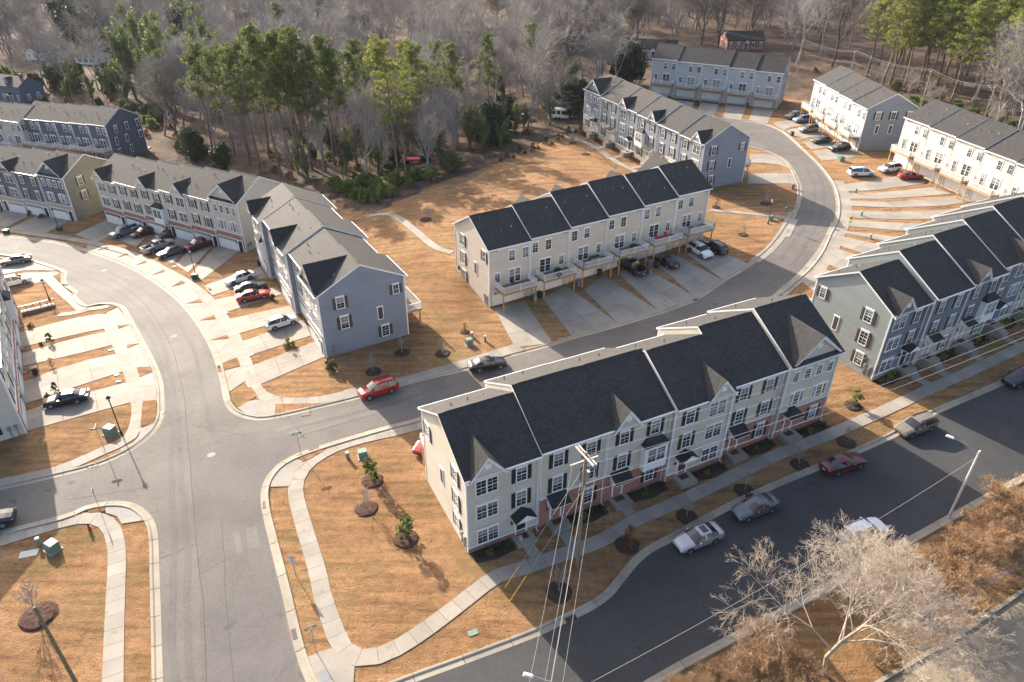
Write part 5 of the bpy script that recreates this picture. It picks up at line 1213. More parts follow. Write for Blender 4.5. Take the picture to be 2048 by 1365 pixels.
for px, lb in [((423, 911), 'round manhole cover in the middle of the junction'), ((348, 674), 'round manhole cover on the curve by the left row'), ((208, 542), 'round manhole cover farther up the left street'), ((32, 497), 'round manhole cover at the left edge of the street')]: lid(px, lb, 'concrete', rnd=True, off=.055)
for px, lb in [((158, 657), 'small white meter lid on the top left grass strip'), ((222, 701), 'small white meter lid on the second left grass strip'), ((234, 751), 'small white meter lid on the third left grass strip'), ((237, 764), 'small white meter lid beside another on the third strip'), ((502, 711), 'small white meter lid on the strip by the white hatchback'), ((452, 627), 'small white meter lid on the strip by the red sedan'), ((349, 534), 'small white meter lid near the driveway lamp')]:
    lid(px, lb, 'util_lid', .28, .16, R(20), .10)
# storm drains in the kerbs
def drain(px, az, label):
    rt = ground_obj('storm_drain', px, az); tag(rt, label, 'drain', 'rusty storm drains')
    m = MB(); m.box(-.52, .52, -.36, .36, -.05, .052); m.build('frame', MAT['rust'], rt)
    def mb():
        m = MB(); m.box(-.19, .19, -.27, .27, .05, .075); return m.mesh('grate', MAT['black_trim'])
    for s in (-1, 1): obj('grate', mesh_once('grate', mb), rt, loc=(s * .24, 0, -.018))
for px, az, lb in [((533, 1010), R(-75), 'rusty storm drain at the top of the tan lawn kerb'), ((593, 1268), R(-65), 'rusty storm drain near the bottom street sign'), ((186, 932), R(22), 'dark storm drain in the left corner kerb'), ((612, 829), R(12), 'rusty storm drain below the blue-grey row'), ((1014, 712), R(25), 'rusty storm drain behind the black sedan'), ((1390, 599), R(30), 'rusty storm drain where the beige drives end'), ((1143, 1240), R(28), 'rusty storm drain in the front kerb by the utility pole'), ((1575, 450), R(60), 'dark storm drain inside the right curve'), ((1674, 460), R(60), 'dark storm drain outside the right curve'), ((627, 897), R(18), 'rusty storm drain by the corner stop shadow'), ((322, 828), R(80), 'pale storm drain on the left corner kerb')]:
    drain(px, az, lb)
# wheeled bins
MAT['bin_green'] = plain('bin_green', (0.012, 0.035, 0.028), 0.5); MAT['bin_grey'] = plain('bin_grey', (0.16, 0.17, 0.18), 0.5)
def bin_(pos, az, label, mat='bin_green'):
    rt = empty('wheeled_bin', pos, az); tag(rt, label, 'bin', 'wheeled rubbish bins')
    def mk(mat=mat):
        m = MB(); a = .24; b_ = .31; h = .95
        m.add([(-a, -a, .05), (a, -a, .05), (a, a, .05), (-a, a, .05), (-b_, -b_, h), (b_, -b_, h), (b_, b_, h), (-b_, b_, h)], [(3, 2, 1, 0), (4, 5, 6, 7), (0, 1, 5, 4), (1, 2, 6, 5), (2, 3, 7, 6), (3, 0, 4, 7)]); return m.mesh('tub', MAT[mat])
    obj('tub', mesh_once(('bin', mat), mk), rt)
    def ml(mat=mat):
        m = MB(); m.prism([(-.34, -.36, .95), (.34, -.36, .95), (.34, .36, .95), (-.34, .36, .95)], (0, 0, .05)); m.box(-.3, .3, .33, .43, .93, .99); return m.mesh('lid', MAT[mat])
    obj('lid', mesh_once(('binl', mat), ml), rt)
    def mw():
        m = MB(); m.tube((-.27, .27, .12), (-.21, .27, .12), .12, .12, 10); return m.mesh('wheel', MAT['tyre'])
    obj('wheel', mesh_once('binw', mw), rt); obj('wheel', mesh_once('binw', mw), rt, loc=(.48, 0, 0))
for px, az, lb, mt in [((1199, 552), .5, 'dark green bin in front of the third beige-row garage', 'bin_green'), ((1313, 536), .5, 'dark green bin beside the black sedan under a deck', 'bin_green'), ((1584, 378), .2, 'grey bin standing at the inner kerb of the right curve', 'bin_grey'), ((1157, 572), .5, 'grey bin under the second beige-row deck', 'bin_grey'), ((1069, 603), .5, 'grey bin beside the first beige-row garage', 'bin_grey'), ((1079, 596), .6, 'dark bin behind the first beige-row post', 'bin_green'), ((1298, 532), .4, 'grey bin behind the black pickup bed', 'bin_grey'), ((337, 463), -.4, 'dark bin against the brick-banded garages, left one', 'bin_green'), ((381, 476), -.4, 'dark bin against the brick-banded garages, right one', 'bin_green'), ((520, 532), -.9, 'dark bin by the far corner of the blue-grey row', 'bin_green'), ((1584, 272), .2, 'dark bin on the tip of a far right drive', 'bin_green'), ((72, 748), .6, 'dark bin by the left row wall', 'bin_green'), ((1338, 200), .2, 'dark bin between two top-row garages', 'bin_green'), ((1494, 214), .2, 'dark bin right of the fourth top-row garage', 'bin_green')]:
    bin_(at(*px), az, lb, mt)
# deck furniture on the beige row
def deckpt(key, i, uf, out, z=2.95):
    rt, info, P, u, v = ROWS[key]; x0, x1, f0, f1, z0, ze, rs, sl_, ym = info[i]; q = P + u * (x0 + (x1 - x0) * uf) + v * (f0 - out); return Vector((q.x, q.y, P.z + z0 + z))
AZ2 = R(30.3)
def grill(pos, label, cover=False):
    rt = empty('grill', pos, AZ2); tag(rt, label, 'grill', 'grills on the decks')
    if cover:
        m = MB(); m.add([(-.6, -.32, 0), (.6, -.32, 0), (.6, .32, 0), (-.6, .32, 0), (-.45, -.25, 1.1), (.45, -.25, 1.1), (.45, .25, 1.1), (-.45, .25, 1.1)], [(4, 5, 6, 7), (0, 1, 5, 4), (1, 2, 6, 5), (2, 3, 7, 6), (3, 0, 4, 7)]); m.build('cover', MAT['black_trim'], rt)
        m = MB(); m.lathe([(.3, 1.1), (.26, 1.18), (0, 1.22)], 10); m.build('hood', MAT['black_trim'], rt)
    else:
        m = MB(); m.lathe([(0, .7), (.2, .74), (.3, .9), (.28, 1.05), (.15, 1.2), (0, 1.23)], 12); m.build('kettle', MAT['black_trim'], rt)
        for a in (30, 150, 270):
            m = MB(); m.tube((.2 * math.cos(R(a)), .2 * math.sin(R(a)), .76), (.32 * math.cos(R(a)), .32 * math.sin(R(a)), 0), .02, .02, 5); m.build('leg', MAT['black_trim'], rt)
grill(deckpt('B2', 0, .45, 1.4), 'black kettle grill on the first beige-row deck')
grill(deckpt('B2', 1, .55, 1.7), 'covered black grill on the second beige-row deck', True)
grill(deckpt('B2', 3, .6, 1.7), 'covered dark grill on the fourth beige-row deck', True)
MAT['chair_red'] = plain('plastic_red', (0.42, 0.02, 0.03), 0.5); MAT['cushion'] = plain('cushion_grey', (0.30, 0.28, 0.27), 0.9)
def chair(pos, az, label, mat):
    rt = empty('deck_chair', pos, az); tag(rt, label, 'chair', 'deck chairs')
    m = MB(); m.box(-.28, .28, -.3, .28, .34, .42); m.build('seat', MAT[mat], rt)
    m = MB(); m.prism([(-.28, .26, .4), (.28, .26, .4), (.22, .46, 1.05), (-.22, .46, 1.05)], (0, .05, 0)); m.build('backrest', MAT[mat], rt)
    for sx in (-1, 1):
        m = MB(); m.box(sx * .3 - .04, sx * .3 + .04, -.32, .3, .58, .62); m.build('armrest', MAT[mat], rt)
        for sy in (-1, 1): m = MB(); m.box(sx * .26 - .03, sx * .26 + .03, sy * .25 - .03, sy * .25 + .03, 0, .4); m.build('leg', MAT[mat], rt)
chair(deckpt('B2', 4, .38, 1.3), AZ2 + .3, 'left red chair on the fifth beige-row deck', 'chair_red'); chair(deckpt('B2', 4, .62, 1.3), AZ2 - .3, 'right red chair on the fifth beige-row deck', 'chair_red')
rt = empty('outdoor_sofa', deckpt('B2', 2, .6, 1.3), AZ2); tag(rt, 'dark outdoor sofa with grey cushions on the third beige-row deck', 'sofa')
m = MB(); m.box(-.9, .9, -.4, .4, .1, .38); m.build('base', MAT['black_trim'], rt); m = MB(); m.box(-.9, .9, .3, .5, .38, .8); m.build('backrest', MAT['black_trim'], rt)
for s in (-.55, 0, .55): m = MB(); m.box(s - .26, s + .26, -.36, .3, .38, .48); m.build('cushion', MAT['cushion'], rt)
rt = empty('furniture_cover', deckpt('B2', 5, .5, 1.4), AZ2); tag(rt, 'grey covered furniture heap on the last beige-row deck', 'furniture cover')
m = MB(); m.add([(-.9, -.5, 0), (.9, -.5, 0), (.9, .5, 0), (-.9, .5, 0), (-.5, -.1, .8), (.4, .1, .65)], [(0, 1, 5, 4), (1, 2, 5), (2, 3, 4, 5), (3, 0, 4)]); m.build('cover', MAT['cushion'], rt)
def wreath(pos, az):
    rt = empty('wreath', pos, az); tag(rt, 'dark green wreath with red bow on the second beige-row deck rail', 'wreath')
    m = MB(); n = 16
    for i in range(n):
        a0, a1 = 2 * math.pi * i / n, 2 * math.pi * (i + 1) / n; m.tube((.3 * math.cos(a0), 0, .3 * math.sin(a0)), (.3 * math.cos(a1), 0, .3 * math.sin(a1)), .09, .09, 6)
    m.build('ring', MAT['util_dark'], rt); m = MB(); m.box(-.12, .12, -.14, -.08, -.36, -.2); m.build('bow', MAT['chair_red'], rt)
wreath(deckpt('B2', 1, .5, 2.66, 3.5), AZ2)
for i, (uf, lb) in enumerate(((.74, 'two small parcels on the leftmost front stoop'), )):
    pass
rt = empty('parcel', Vector((*rowpt('B1', 0, .70, .7), ROWS['B1'][2].z + .19)), R(26)); tag(rt, 'cardboard parcel left on the leftmost front stoop', 'parcel')
MAT['card'] = plain('cardboard', (0.42, 0.29, 0.16), 0.8); m = MB(); m.box(-.3, .1, -.2, .15, 0, .28); m.build('carton', MAT['card'], rt); m = MB(); m.box(-.12, -.08, -.205, .155, 0, .285); m.build('tape', MAT['plate'], rt)

# ------------------------------------------------------------------ utility poles and wires
def wire_mesh(a, b_, sag, r=.022, n=18):
    m = MB(); pts = []
    for i in range(n + 1):
        t = i / n; p = Vector(a).lerp(Vector(b_), t); p.z -= sag * 4 * t * (1 - t); pts.append(p)
    for i in range(n): m.tube(pts[i], pts[i + 1], r, r, 4, cap=False)
    return m
def utility_pole(P, h, label, arms=(), lamp=None, mat='pole_wood', r0=.17):
    rt = empty('utility_pole', P); tag(rt, label, 'utility pole', 'wooden utility poles')
    m = MB(); m.tube((0, 0, -.6), (0, 0, h), r0, r0 * .7, 10); m.build('shaft', MAT[mat], rt)
    for z, az, L, double in arms:
        for k in ((-.14, .14) if double else (.16,)):
            u = Vector((math.cos(az), math.sin(az), 0)); v = Vector((-u.y, u.x, 0)) * k; m = MB(); c = Vector((0, 0, z)) + v
            p = [c - u * L / 2, c + u * L / 2]; w_ = Vector((-u.y, u.x, 0)) * .05
            m.prism([p[0] - w_ + Vector((0, 0, -.06)), p[0] + w_ + Vector((0, 0, -.06)), p[0] + w_ + Vector((0, 0, .06)), p[0] - w_ + Vector((0, 0, .06))], p[1] - p[0]); m.build('crossarm', MAT['arm_pale'], rt)
        for s in (-.46, -.16, .3, .46):
            u = Vector((math.cos(az), math.sin(az), 0)); m = MB(); c = Vector((0, 0, z)) + u * s * L; m.lathe([(.03, z + .05), (.06, z + .08), (.04, z + .14), (.06, z + .18), (.0, z + .24)], 8, c=(c.x, c.y)); m.build('insulator', MAT['metal_grey'], rt)
    return rt
P1 = at(1154, 1132); H1 = 13.2
A1 = R(26.5); A2 = R(-62)
utility_pole(P1, H1, 'tall wooden utility pole with two pale crossarms before the greige front row', [(H1 - .35, A2, 2.6, True), (H1 - 1.05, A1, 2.6, False)])
rtp = bpy.data.objects['utility_pole']
m = MB(); m.tube((.25, 0, H1 - 2.9), (.25, 0, H1 - 2.0), .2, .2, 10); m.build('transformer_can', MAT['metal_grey'], rtp); m = MB(); m.tube((.12, -.05, .0), (.12, -.05, H1 - 1), .035, .035, 6); m.build('conduit', MAT['bin_grey'], rtp)
dR = Vector((math.cos(R(25)), math.sin(R(25)), 0)); PR = P1 + dR * 62; PR.z = Tz(PR.x, PR.y)
utility_pole(PR, 13, 'utility pole beyond the right edge carrying the front wires', [(12.6, R(-65), 2.6, False)])
_t = atz(1092, 1365, 11.6); dB = (Vector(_t) - Vector((P1.x, P1.y, 12.5))); dB.z = 0; dB.normalize(); PB = Vector((P1.x, P1.y, 0)) + dB * 46
PB.z = Tz(PB.x, PB.y); utility_pole(PB, 13, 'utility pole below the frame carrying the near wires', [(12.6, R(20), 2.6, False)])
def wires(P, hz, Q, hq, offs, az, lab, sag=.9, az2=None, r=.022):
    u = Vector((math.cos(az), math.sin(az), 0)); u2 = u if az2 is None else Vector((math.cos(az2), math.sin(az2), 0))
    for k, (o, dz) in enumerate(offs):
        a = Vector((P.x, P.y, P.z + hz + dz)) + u * o; b_ = Vector((Q.x, Q.y, Q.z + hq + dz)) + u2 * o
        m = wire_mesh(a, b_, sag, r); ob = m.build('overhead_wire', MAT['wire']); tag(ob, lab, 'wire', lab)
wires(P1, H1 - .2, PR, 12.7, [(-1.2, 0), (0.1, 0), (1.2, 0)], A2, 'thin overhead wire running right from the front utility pole', 1.2, r=.011)
wires(P1, H1 - 3.3, PR, 9.5, [(0.1, 0), (0, -1.3)], A2, 'low slung cable running right from the front utility pole', 1.0, r=.014)
wires(P1, H1 - .9, PB, 12.7, [(-1.2, 0), (-.1, 0), (1.2, 0)], A1, 'thin overhead wire running down the frame from the front utility pole', 1.0, r=.012)
wires(P1, H1 - 3.3, PB, 9.5, [(.15, 0), (0.05, -.7), (0, -1.3)], A1, 'low slung cable running down the frame from the front utility pole', 1.0, r=.016)
for k, (a, b_) in enumerate((((1009, 1177), (1036, 1131)), ((1020, 1202), (1055, 1158)))):
    g0 = at(*a); top = Vector((P1.x, P1.y, P1.z + H1 - 1.5 - 2.5 * k)); d = (top - g0).normalized()
    rt = empty('guy_wire', g0); tag(rt, ('left' if k == 0 else 'right') + ' yellow guy-wire guard on the shaded verge', 'guy wire', 'guy wires of the front pole')
    m = MB(); m.tube((0, 0, 0), d * 2.6, .05, .05, 6); m.build('guard', MAT['guard_yellow'], rt); m = MB(); m.tube(d * 2.6, top - g0, .018, .018, 4); m.build('strand', MAT['wire'], rt)
# street lights
def street_light(base, h, az, reach, label, wood=True):
    P = at(*base); rt = empty('cobra_street_light', P, az); tag(rt, label, 'street light', 'cobra-head street lights')
    m = MB(); m.tube((0, 0, -.4), (0, 0, h), .13, .09, 8); m.build('pole', MAT['arm_pale' if wood else 'metal_grey'], rt)
    m = MB(); m.tube((0, 0, h - .5), (reach * .5, 0, h + .15), .035, .03, 6); m.tube((reach * .5, 0, h + .15), (reach, 0, h + .25), .03, .03, 6); m.build('arm', MAT['metal_grey'], rt)
    m = MB(); m.add([(reach - .1, -.10, h + .2), (reach + .6, -.14, h + .2), (reach + .6, .14, h + .2), (reach - .1, .10, h + .2), (reach, -.06, h + .34), (reach + .5, -.09, h + .34), (reach + .5, .09, h + .34), (reach, .06, h + .34)], [(3, 2, 1, 0), (4, 5, 6, 7), (0, 1, 5, 4), (1, 2, 6, 5), (2, 3, 7, 6), (3, 0, 4, 7)]); m.build('lamp_head', MAT['sign_white'], rt)
    m = MB(); m.lathe([(.09, h + .19), (.06, h + .12), (0, h + .1)], 8, c=(reach + .3, 0)); m.build('lens', MAT['lamp_glass'], rt)
    return P, rt
sl_h = 8.3
street_light((1897, 1036), sl_h, R(140), 2.2, 'street light on a pale pole leaning over the front street at right')
street_light((1122, 1520), 8.5, R(165), 2.2, 'street light whose white head shows at the bottom edge')
m_ = wire_mesh(at(1897, 1036) + Vector((0, 0, 7.6)), at(1122, 1520) + Vector((0, 0, 7.6)), .9, .012); tag(m_.build('overhead_wire', MAT['wire']), 'pale wire along the far side of the front street between street lights', 'wire')
utility_pole(at(152, 1366), 8.8, 'thick greenish wooden pole standing in the bottom left lawn', mat='pole_green', r0=.15)
# far pole line upper right
FP = [(1440, 140), (1591, 160), (1690, 188), (1835, 236), (1955, 275), (2130, 330)]; FW = [at(*p) for p in FP]
for k, p in enumerate(FW): utility_pole(p, 11.5, 'far utility pole in the line along the upper right woods, %s from the left' % ('first', 'second', 'third', 'fourth', 'fifth', 'sixth')[k], [(11.2, R(50), 2.2, False)])
for k in range(len(FW) - 1): wires(FW[k], 11.4, FW[k + 1], 11.4, [(-1, 0), (0, 0.3), (1, 0), (0, -2.8)], R(50), 'overhead wire of the upper right pole line', 1.0, r=.02)
# retaining wall and railing by the left steps
def fence_run(a, b_, label):
    A = at(*a); B_ = at(*b_); rt = empty('railing_fence', A, math.atan2(B_.y - A.y, B_.x - A.x)); tag(rt, label, 'railing'); L = (B_ - A).length
    m = MB(); m.box(0, L, -.12, .12, -.4, .55); m.build('retaining_wall', MAT['concrete'], rt)
    for z in (.7, 1.45): m = MB(); m.box(0, L, -.025, .025, z, z + .06); m.build('rail', MAT['metal_dark'], rt)
    k = int(L / .75)
    for i in range(k + 1): m = MB(); m.box(L * i / k - .04, L * i / k + .04, -.04, .04, .5, 1.55); m.build('post', MAT['metal_dark'], rt)
    m = MB()
    for i in range(int(L / .13)): x = .13 * i; m.box(x - .012, x + .012, -.012, .012, .72, 1.46)
    o = m.build('baluster', MAT['metal_dark'], rt); o['kind'] = 'stuff'
fence_run((44, 632), (112, 614), 'black railing on a low wall above the left driveways')
# chain-link fence along the alley
A = at(1790, 1268); B_ = at(2075, 1118); L = (B_ - A).length; rt = empty('chain_link_fence', A, math.atan2(B_.y - A.y, B_.x - A.x)); tag(rt, 'wire fence between the myrtles and the alley at bottom right', 'fence')
for i in range(7): m = MB(); m.tube((L * i / 6, 0, -.2), (L * i / 6, 0, 1.9), .035, .035, 6); m.build('post', MAT['metal_grey'], rt)
m = MB(); m.tube((0, 0, 1.85), (L, 0, 1.85), .025, .025, 6); m.build('top_rail', MAT['metal_grey'], rt)
m = MB(); g = .16; n = int(L / g)
for i in range(-11, n):
    for s in (1, -1):
        x0 = i * g; x1 = x0 + 1.8; a0, a1 = max(0, x0), min(L, x1)
        if a1 > a0:
            za = (a0 - x0); zb = (a1 - x0); m.tube((a0, 0, za if s > 0 else 1.8 - za), (a1, 0, zb if s > 0 else 1.8 - zb), .006, .006, 3, cap=False)
o = m.build('wire_mesh', MAT['metal_grey'], rt); o['kind'] = 'stuff'
# ------------------------------------------------------------------ vegetation
def leaf_mat(name, c0, c1, trans=0.35, rough=0.6):
    m = bpy.data.materials.new(name); m.use_nodes = True; t = m.node_tree; b = t.nodes['Principled BSDF']; out = t.nodes['Material Output']
    b.inputs['Roughness'].default_value = rough; b.inputs['Specular IOR Level'].default_value = 0.25
    oi = t.nodes.new('ShaderNodeObjectInfo'); g = t.nodes.new('ShaderNodeNewGeometry')
    f = noise(t, worldpos(t), 0.9, 4, .65)
    a = N(t, 'Math', operation='MULTIPLY_ADD'); a.inputs[1].default_value = 0.45; t.links.new(g.outputs['Random Per Island'], a.inputs[0])
    b2 = N(t, 'Math', operation='MULTIPLY_ADD'); b2.inputs[1].default_value = 0.75; b2.inputs[2].default_value = -0.1; t.links.new(f, b2.inputs[0]); t.links.new(b2.outputs[0], a.inputs[2])
    col = ramp(t, a.outputs[0], [(0.15, c0), (0.75, c1)])
    col = mixc(t, col, ramp(t, oi.outputs['Random'], [(0, (.75, .8, .75)), (1, (1.2, 1.12, 1.0))]), 1.0, 'MULTIPLY')
    t.links.new(col, b.inputs['Base Color'])
    tr = t.nodes.new('ShaderNodeBsdfTranslucent'); t.links.new(col, tr.inputs[0]); mx = t.nodes.new('ShaderNodeMixShader'); mx.inputs[0].default_value = trans
    t.links.new(b.outputs[0], mx.inputs[1]); t.links.new(tr.outputs[0], mx.inputs[2]); t.links.new(mx.outputs[0], out.inputs[0]); return m
MAT['pine'] = leaf_mat('pine_needles', (0.035, 0.062, 0.016), (0.16, 0.20, 0.055))
MAT['pine_y'] = leaf_mat('pine_needles_bright', (0.07, 0.10, 0.02), (0.28, 0.30, 0.07))
MAT['ivy'] = leaf_mat('ivy_leaves', (0.05, 0.085, 0.018), (0.22, 0.27, 0.07))
MAT['ever'] = leaf_mat('evergreen_leaves', (0.012, 0.026, 0.010), (0.05, 0.075, 0.03), .15)
MAT['magnolia'] = leaf_mat('grey_green_leaves', (0.06, 0.07, 0.03), (0.19, 0.20, 0.11), .2)
MAT['shrub_y'] = leaf_mat('yellow_green_leaves', (0.10, 0.11, 0.02), (0.30, 0.30, 0.07))
MAT['oak_brown'] = leaf_mat('brown_leaves', (0.11, 0.05, 0.018), (0.28, 0.14, 0.05))
MAT['seed'] = leaf_mat('myrtle_seed_heads', (0.21, 0.13, 0.07), (0.42, 0.28, 0.155), .35)
MAT['bark_grey'] = plain('bark_grey', (0.30, 0.275, 0.25), 0.9, var=.3, scale=2)
MAT['bark_far'] = plain('bark_grey_brown', (0.235, 0.212, 0.192), 0.9, var=.3, scale=2)
MAT['bark_dark'] = plain('bark_dark', (0.085, 0.068, 0.055), 0.9, var=.3, scale=2)
MAT['bark_pine'] = plain('bark_pine', (0.16, 0.115, 0.09), 0.9, var=.3, scale=2)
MAT['bark_white'] = plain('bark_sycamore', (0.345, 0.285, 0.22), 0.8, var=.2, scale=3)
MAT['bark_tan'] = plain('bark_myrtle', (0.31, 0.20, 0.125), 0.85, var=.25, scale=3)

def segs_mesh(S, name, mat, sides=4, lf=None, lmat=None):
    # S: array of (p0, p1, r0, r1) -> one mesh of tapered tubes
    S = np.asarray(S, float); a, b = S[:, 0:3], S[:, 3:6]; r0, r1 = S[:, 6], S[:, 7]
    d = b - a; d /= np.maximum(np.linalg.norm(d, axis=1), 1e-6)[:, None]
    h = np.where(np.abs(d[:, 2:3]) < .9, [[0, 0, 1.0]], [[1.0, 0, 0]]); x = np.cross(d, h); x /= np.linalg.norm(x, axis=1)[:, None]; y = np.cross(d, x)
    n = len(S); V = np.empty((n, 2 * sides, 3))
    for i in range(sides):
        t = 2 * math.pi * i / sides; o = x * math.cos(t) + y * math.sin(t)
        V[:, i] = a + o * r0[:, None]; V[:, sides + i] = b + o * r1[:, None]
    base = (np.arange(n) * 2 * sides)[:, None]
    F = np.concatenate([base + np.array([[i, (i + 1) % sides, sides + (i + 1) % sides, sides + i]]) for i in range(sides)])
    return raw_mesh(name, V.reshape(-1, 3), F, mat)
def raw_mesh(name, V, F, mat):
    V = np.asarray(V, np.float32); F = np.asarray(F, np.int32); k = F.shape[1]
    me = bpy.data.meshes.new(name); me.vertices.add(len(V)); me.vertices.foreach_set('co', V.ravel()); me.loops.add(F.size); me.loops.foreach_set('vertex_index', F.ravel())
    me.polygons.add(len(F)); me.polygons.foreach_set('loop_start', np.arange(0, F.size, k, dtype=np.int32)); me.polygons.foreach_set('loop_total', np.full(len(F), k, np.int32)); me.update(calc_edges=True); me.validate()
    me.materials.append(mat); return me
def leaves(rng, C, Rr, n, size, flat=1.0, aspect=.55):
    # C: centres (k,3), Rr: radii (k,), n leaves in each, on a shell-weighted cloud
    k = len(C); d = rng.normal(size=(k, n, 3)); d /= np.linalg.norm(d, axis=2)[:, :, None]; r = rng.random((k, n, 1)) ** .45
    P = (C[:, None, :] + d * r * np.asarray(Rr)[:, None, None] * np.array([1, 1, flat])).reshape(-1, 3)
    m = len(P); u = rng.normal(size=(m, 3)); u /= np.linalg.norm(u, axis=1)[:, None]; w_ = rng.normal(size=(m, 3)); v = np.cross(u, w_); v /= np.linalg.norm(v, axis=1)[:, None]
    s = size * (.6 + .8 * rng.random((m, 1))); u = u * s; v = v * s * aspect
    V = np.stack([P - u, P + v, P + u, P - v], 1).reshape(-1, 3); F = np.arange(4 * m).reshape(-1, 4); return V, F
def grow(seed, h, trunk_r, levels=4, first=.3, spread=.75, kids=(7, 5, 4, 3), ratio=(.55, .5, .5, .5), up=.25, wig=.18, split=False, lean=0.0, tmin=.012):
    rng = random.Random(seed); trunk = []; twig = []; tips = []
    def br(p, d, L, r, lv):
        n = max(2, int(4 - lv * .6)); pts = [p]; 
        for i in range(n):
            d = (d + Vector((rng.gauss(0, wig), rng.gauss(0, wig), rng.gauss(0, wig) + up * (.25 if lv else .5)))).normalized()
            q = pts[-1] + d * L / n; rr0 = r * (1 - .62 * i / n); rr1 = r * (1 - .62 * (i + 1) / n)
            (trunk if lv <= 1 else twig).append((*pts[-1], *q, max(rr0, tmin), max(rr1, tmin * .8))); pts.append(q)
        if lv >= levels: tips.append(pts[-1]); return
        k = kids[min(lv, len(kids) - 1)]
        for j in range(k):
            f = first + (1 - first) * (j + rng.random()) / k if lv == 0 else .25 + .75 * (j + rng.random()) / k
            i = min(n - 1, int(f * n)); fr = f * n - i; P = pts[i].lerp(pts[i + 1], fr)
            ax = (pts[i + 1] - pts[i]).normalized(); o = ax.orthogonal().normalized(); o.rotate(Matrix.Rotation(rng.random() * 6.283, 3, ax))
            a = spread * (.6 + .7 * rng.random()); nd = (ax * math.cos(a) + o * math.sin(a)).normalized()
            br(P, nd, L * ratio[min(lv, len(ratio) - 1)] * (1.15 - .45 * f + .25 * rng.random()), r * (1 - .62 * f) * .62, lv + 1)
        br(pts[-1], d, L * .42, r * .36, lv + 1)
    d0 = Vector((math.sin(lean), 0, math.cos(lean)))
    br(Vector((0, 0, -.2)), d0, h * .62, trunk_r, 0)
    return trunk, twig, tips
def tree_thing(name, label, cat, group, parts, pos, rz, sc):
    rt = empty(name, pos, rz); rt.scale = sc if hasattr(sc, '__len__') else (sc,) * 3; tag(rt, label, cat, group)
    for nm, me in parts: obj(nm, me, rt)
    return rt
# bare woodland kinds
BARE = []
for k in range(7):
    t, w_, tips = grow(100 + k, 20 + (k % 3) * 2, .30, 4, .28, .62, (9, 6, 5, 4), (.52, .52, .5, .5), .22, .16, tmin=.024)
    mt = MAT[('bark_far', 'bark_grey', 'bark_far', 'bark_dark', 'bark_far', 'bark_grey', 'bark_far')[k]]
    BARE.append([('trunk', segs_mesh(t, 'trunk', mt, 5)), ('crown', segs_mesh(w_, 'crown', mt, 3))])
SMALL = []
for k in range(3):
    t, w_, tips = grow(200 + k, 3.2, .05, 3, .35, .5, (9, 5, 4), (.45, .5, .5), .35, .14, tmin=.008)
    SMALL.append([('trunk', segs_mesh(t, 'trunk', MAT['bark_grey'], 5)), ('crown', segs_mesh(w_, 'crown', MAT['bark_grey'], 3))])
IVY = []
for k in range(3):
    rng = np.random.default_rng(300 + k); t, w_, tips = grow(300 + k, 14, .28, 3, .35, .5, (7, 5, 4), (.45, .5, .5), .3, .13, tmin=.02)
    tt = np.array(t); low = tt[(tt[:, 2] < 12)]; mid = (low[:, 0:3] + low[:, 3:6]) / 2; C = np.concatenate([mid, low[:, 0:3] * .5 + mid * .5, low[:, 3:6]]); keep = C[:, 2] > .5; C = C[keep]
    V, F = leaves(rng, C, .55 + .35 * rng.random(len(C)), 60, .20, 1.3)
    IVY.append([('trunk', segs_mesh(t, 'trunk', MAT['bark_dark'], 5)), ('branches', segs_mesh(w_, 'branches', MAT['bark_far'], 3)), ('ivy', raw_mesh('ivy', V, F, MAT['ivy']))])
def pine_kind(seed, mat, h=22, low=.5, wide=3.6, dens=52):
    rng = np.random.default_rng(seed); rr = random.Random(seed); S = []; C = []; Rr = []
    x = y = 0.0; n = 9; pts = [(0, 0, -.3)]
    for i in range(n): x += rr.gauss(0, .16); y += rr.gauss(0, .16); pts.append((x, y, h * (i + 1) / n))
    for i in range(n): S.append((*pts[i], *pts[i + 1], .27 * (1 - .85 * i / n), .27 * (1 - .85 * (i + 1) / n)))
    B = []
    for k in range(46):
        f = low + (1 - low) * (k + rr.random()) / 46; z = f * h; i = min(n - 1, int(f * n)); p = Vector(pts[i]).lerp(Vector(pts[i + 1]), f * n - i)
        g = (f - low) / (1 - low); L = wide * (1 - .72 * g ** 1.6) * (.55 + .6 * rr.random()) * (.6 + .4 * min(1, g * 4)); a = rr.random() * 6.283; up = .15 + .5 * g
        q = p + Vector((math.cos(a) * L, math.sin(a) * L, L * up)); B.append((*p, *q, .06, .02))
        for s in (.4, .6, .75, .9, 1.05):
            c = p.lerp(q, s) + Vector((rr.gauss(0, .38), rr.gauss(0, .38), .12 + rr.gauss(0, .22))); C.append(tuple(c)); Rr.append(.28 + .42 * rr.random())
    C = np.array(C); V, F = leaves(rng, C, Rr, dens // 2, .27, .7, .20)
    return [('trunk', segs_mesh(S, 'trunk', MAT['bark_pine'], 7)), ('branches', segs_mesh(B, 'branches', MAT['bark_pine'], 4)), ('crown', raw_mesh('crown', V, F, mat))]
PINE = [pine_kind(400, MAT['pine'], 22, .55, 3.4), pine_kind(401, MAT['pine'], 21, .45, 3.8), pine_kind(402, MAT['pine_y'], 22, .42, 4.2, 64), pine_kind(403, MAT['pine_y'], 23, .38, 4.4, 64)]
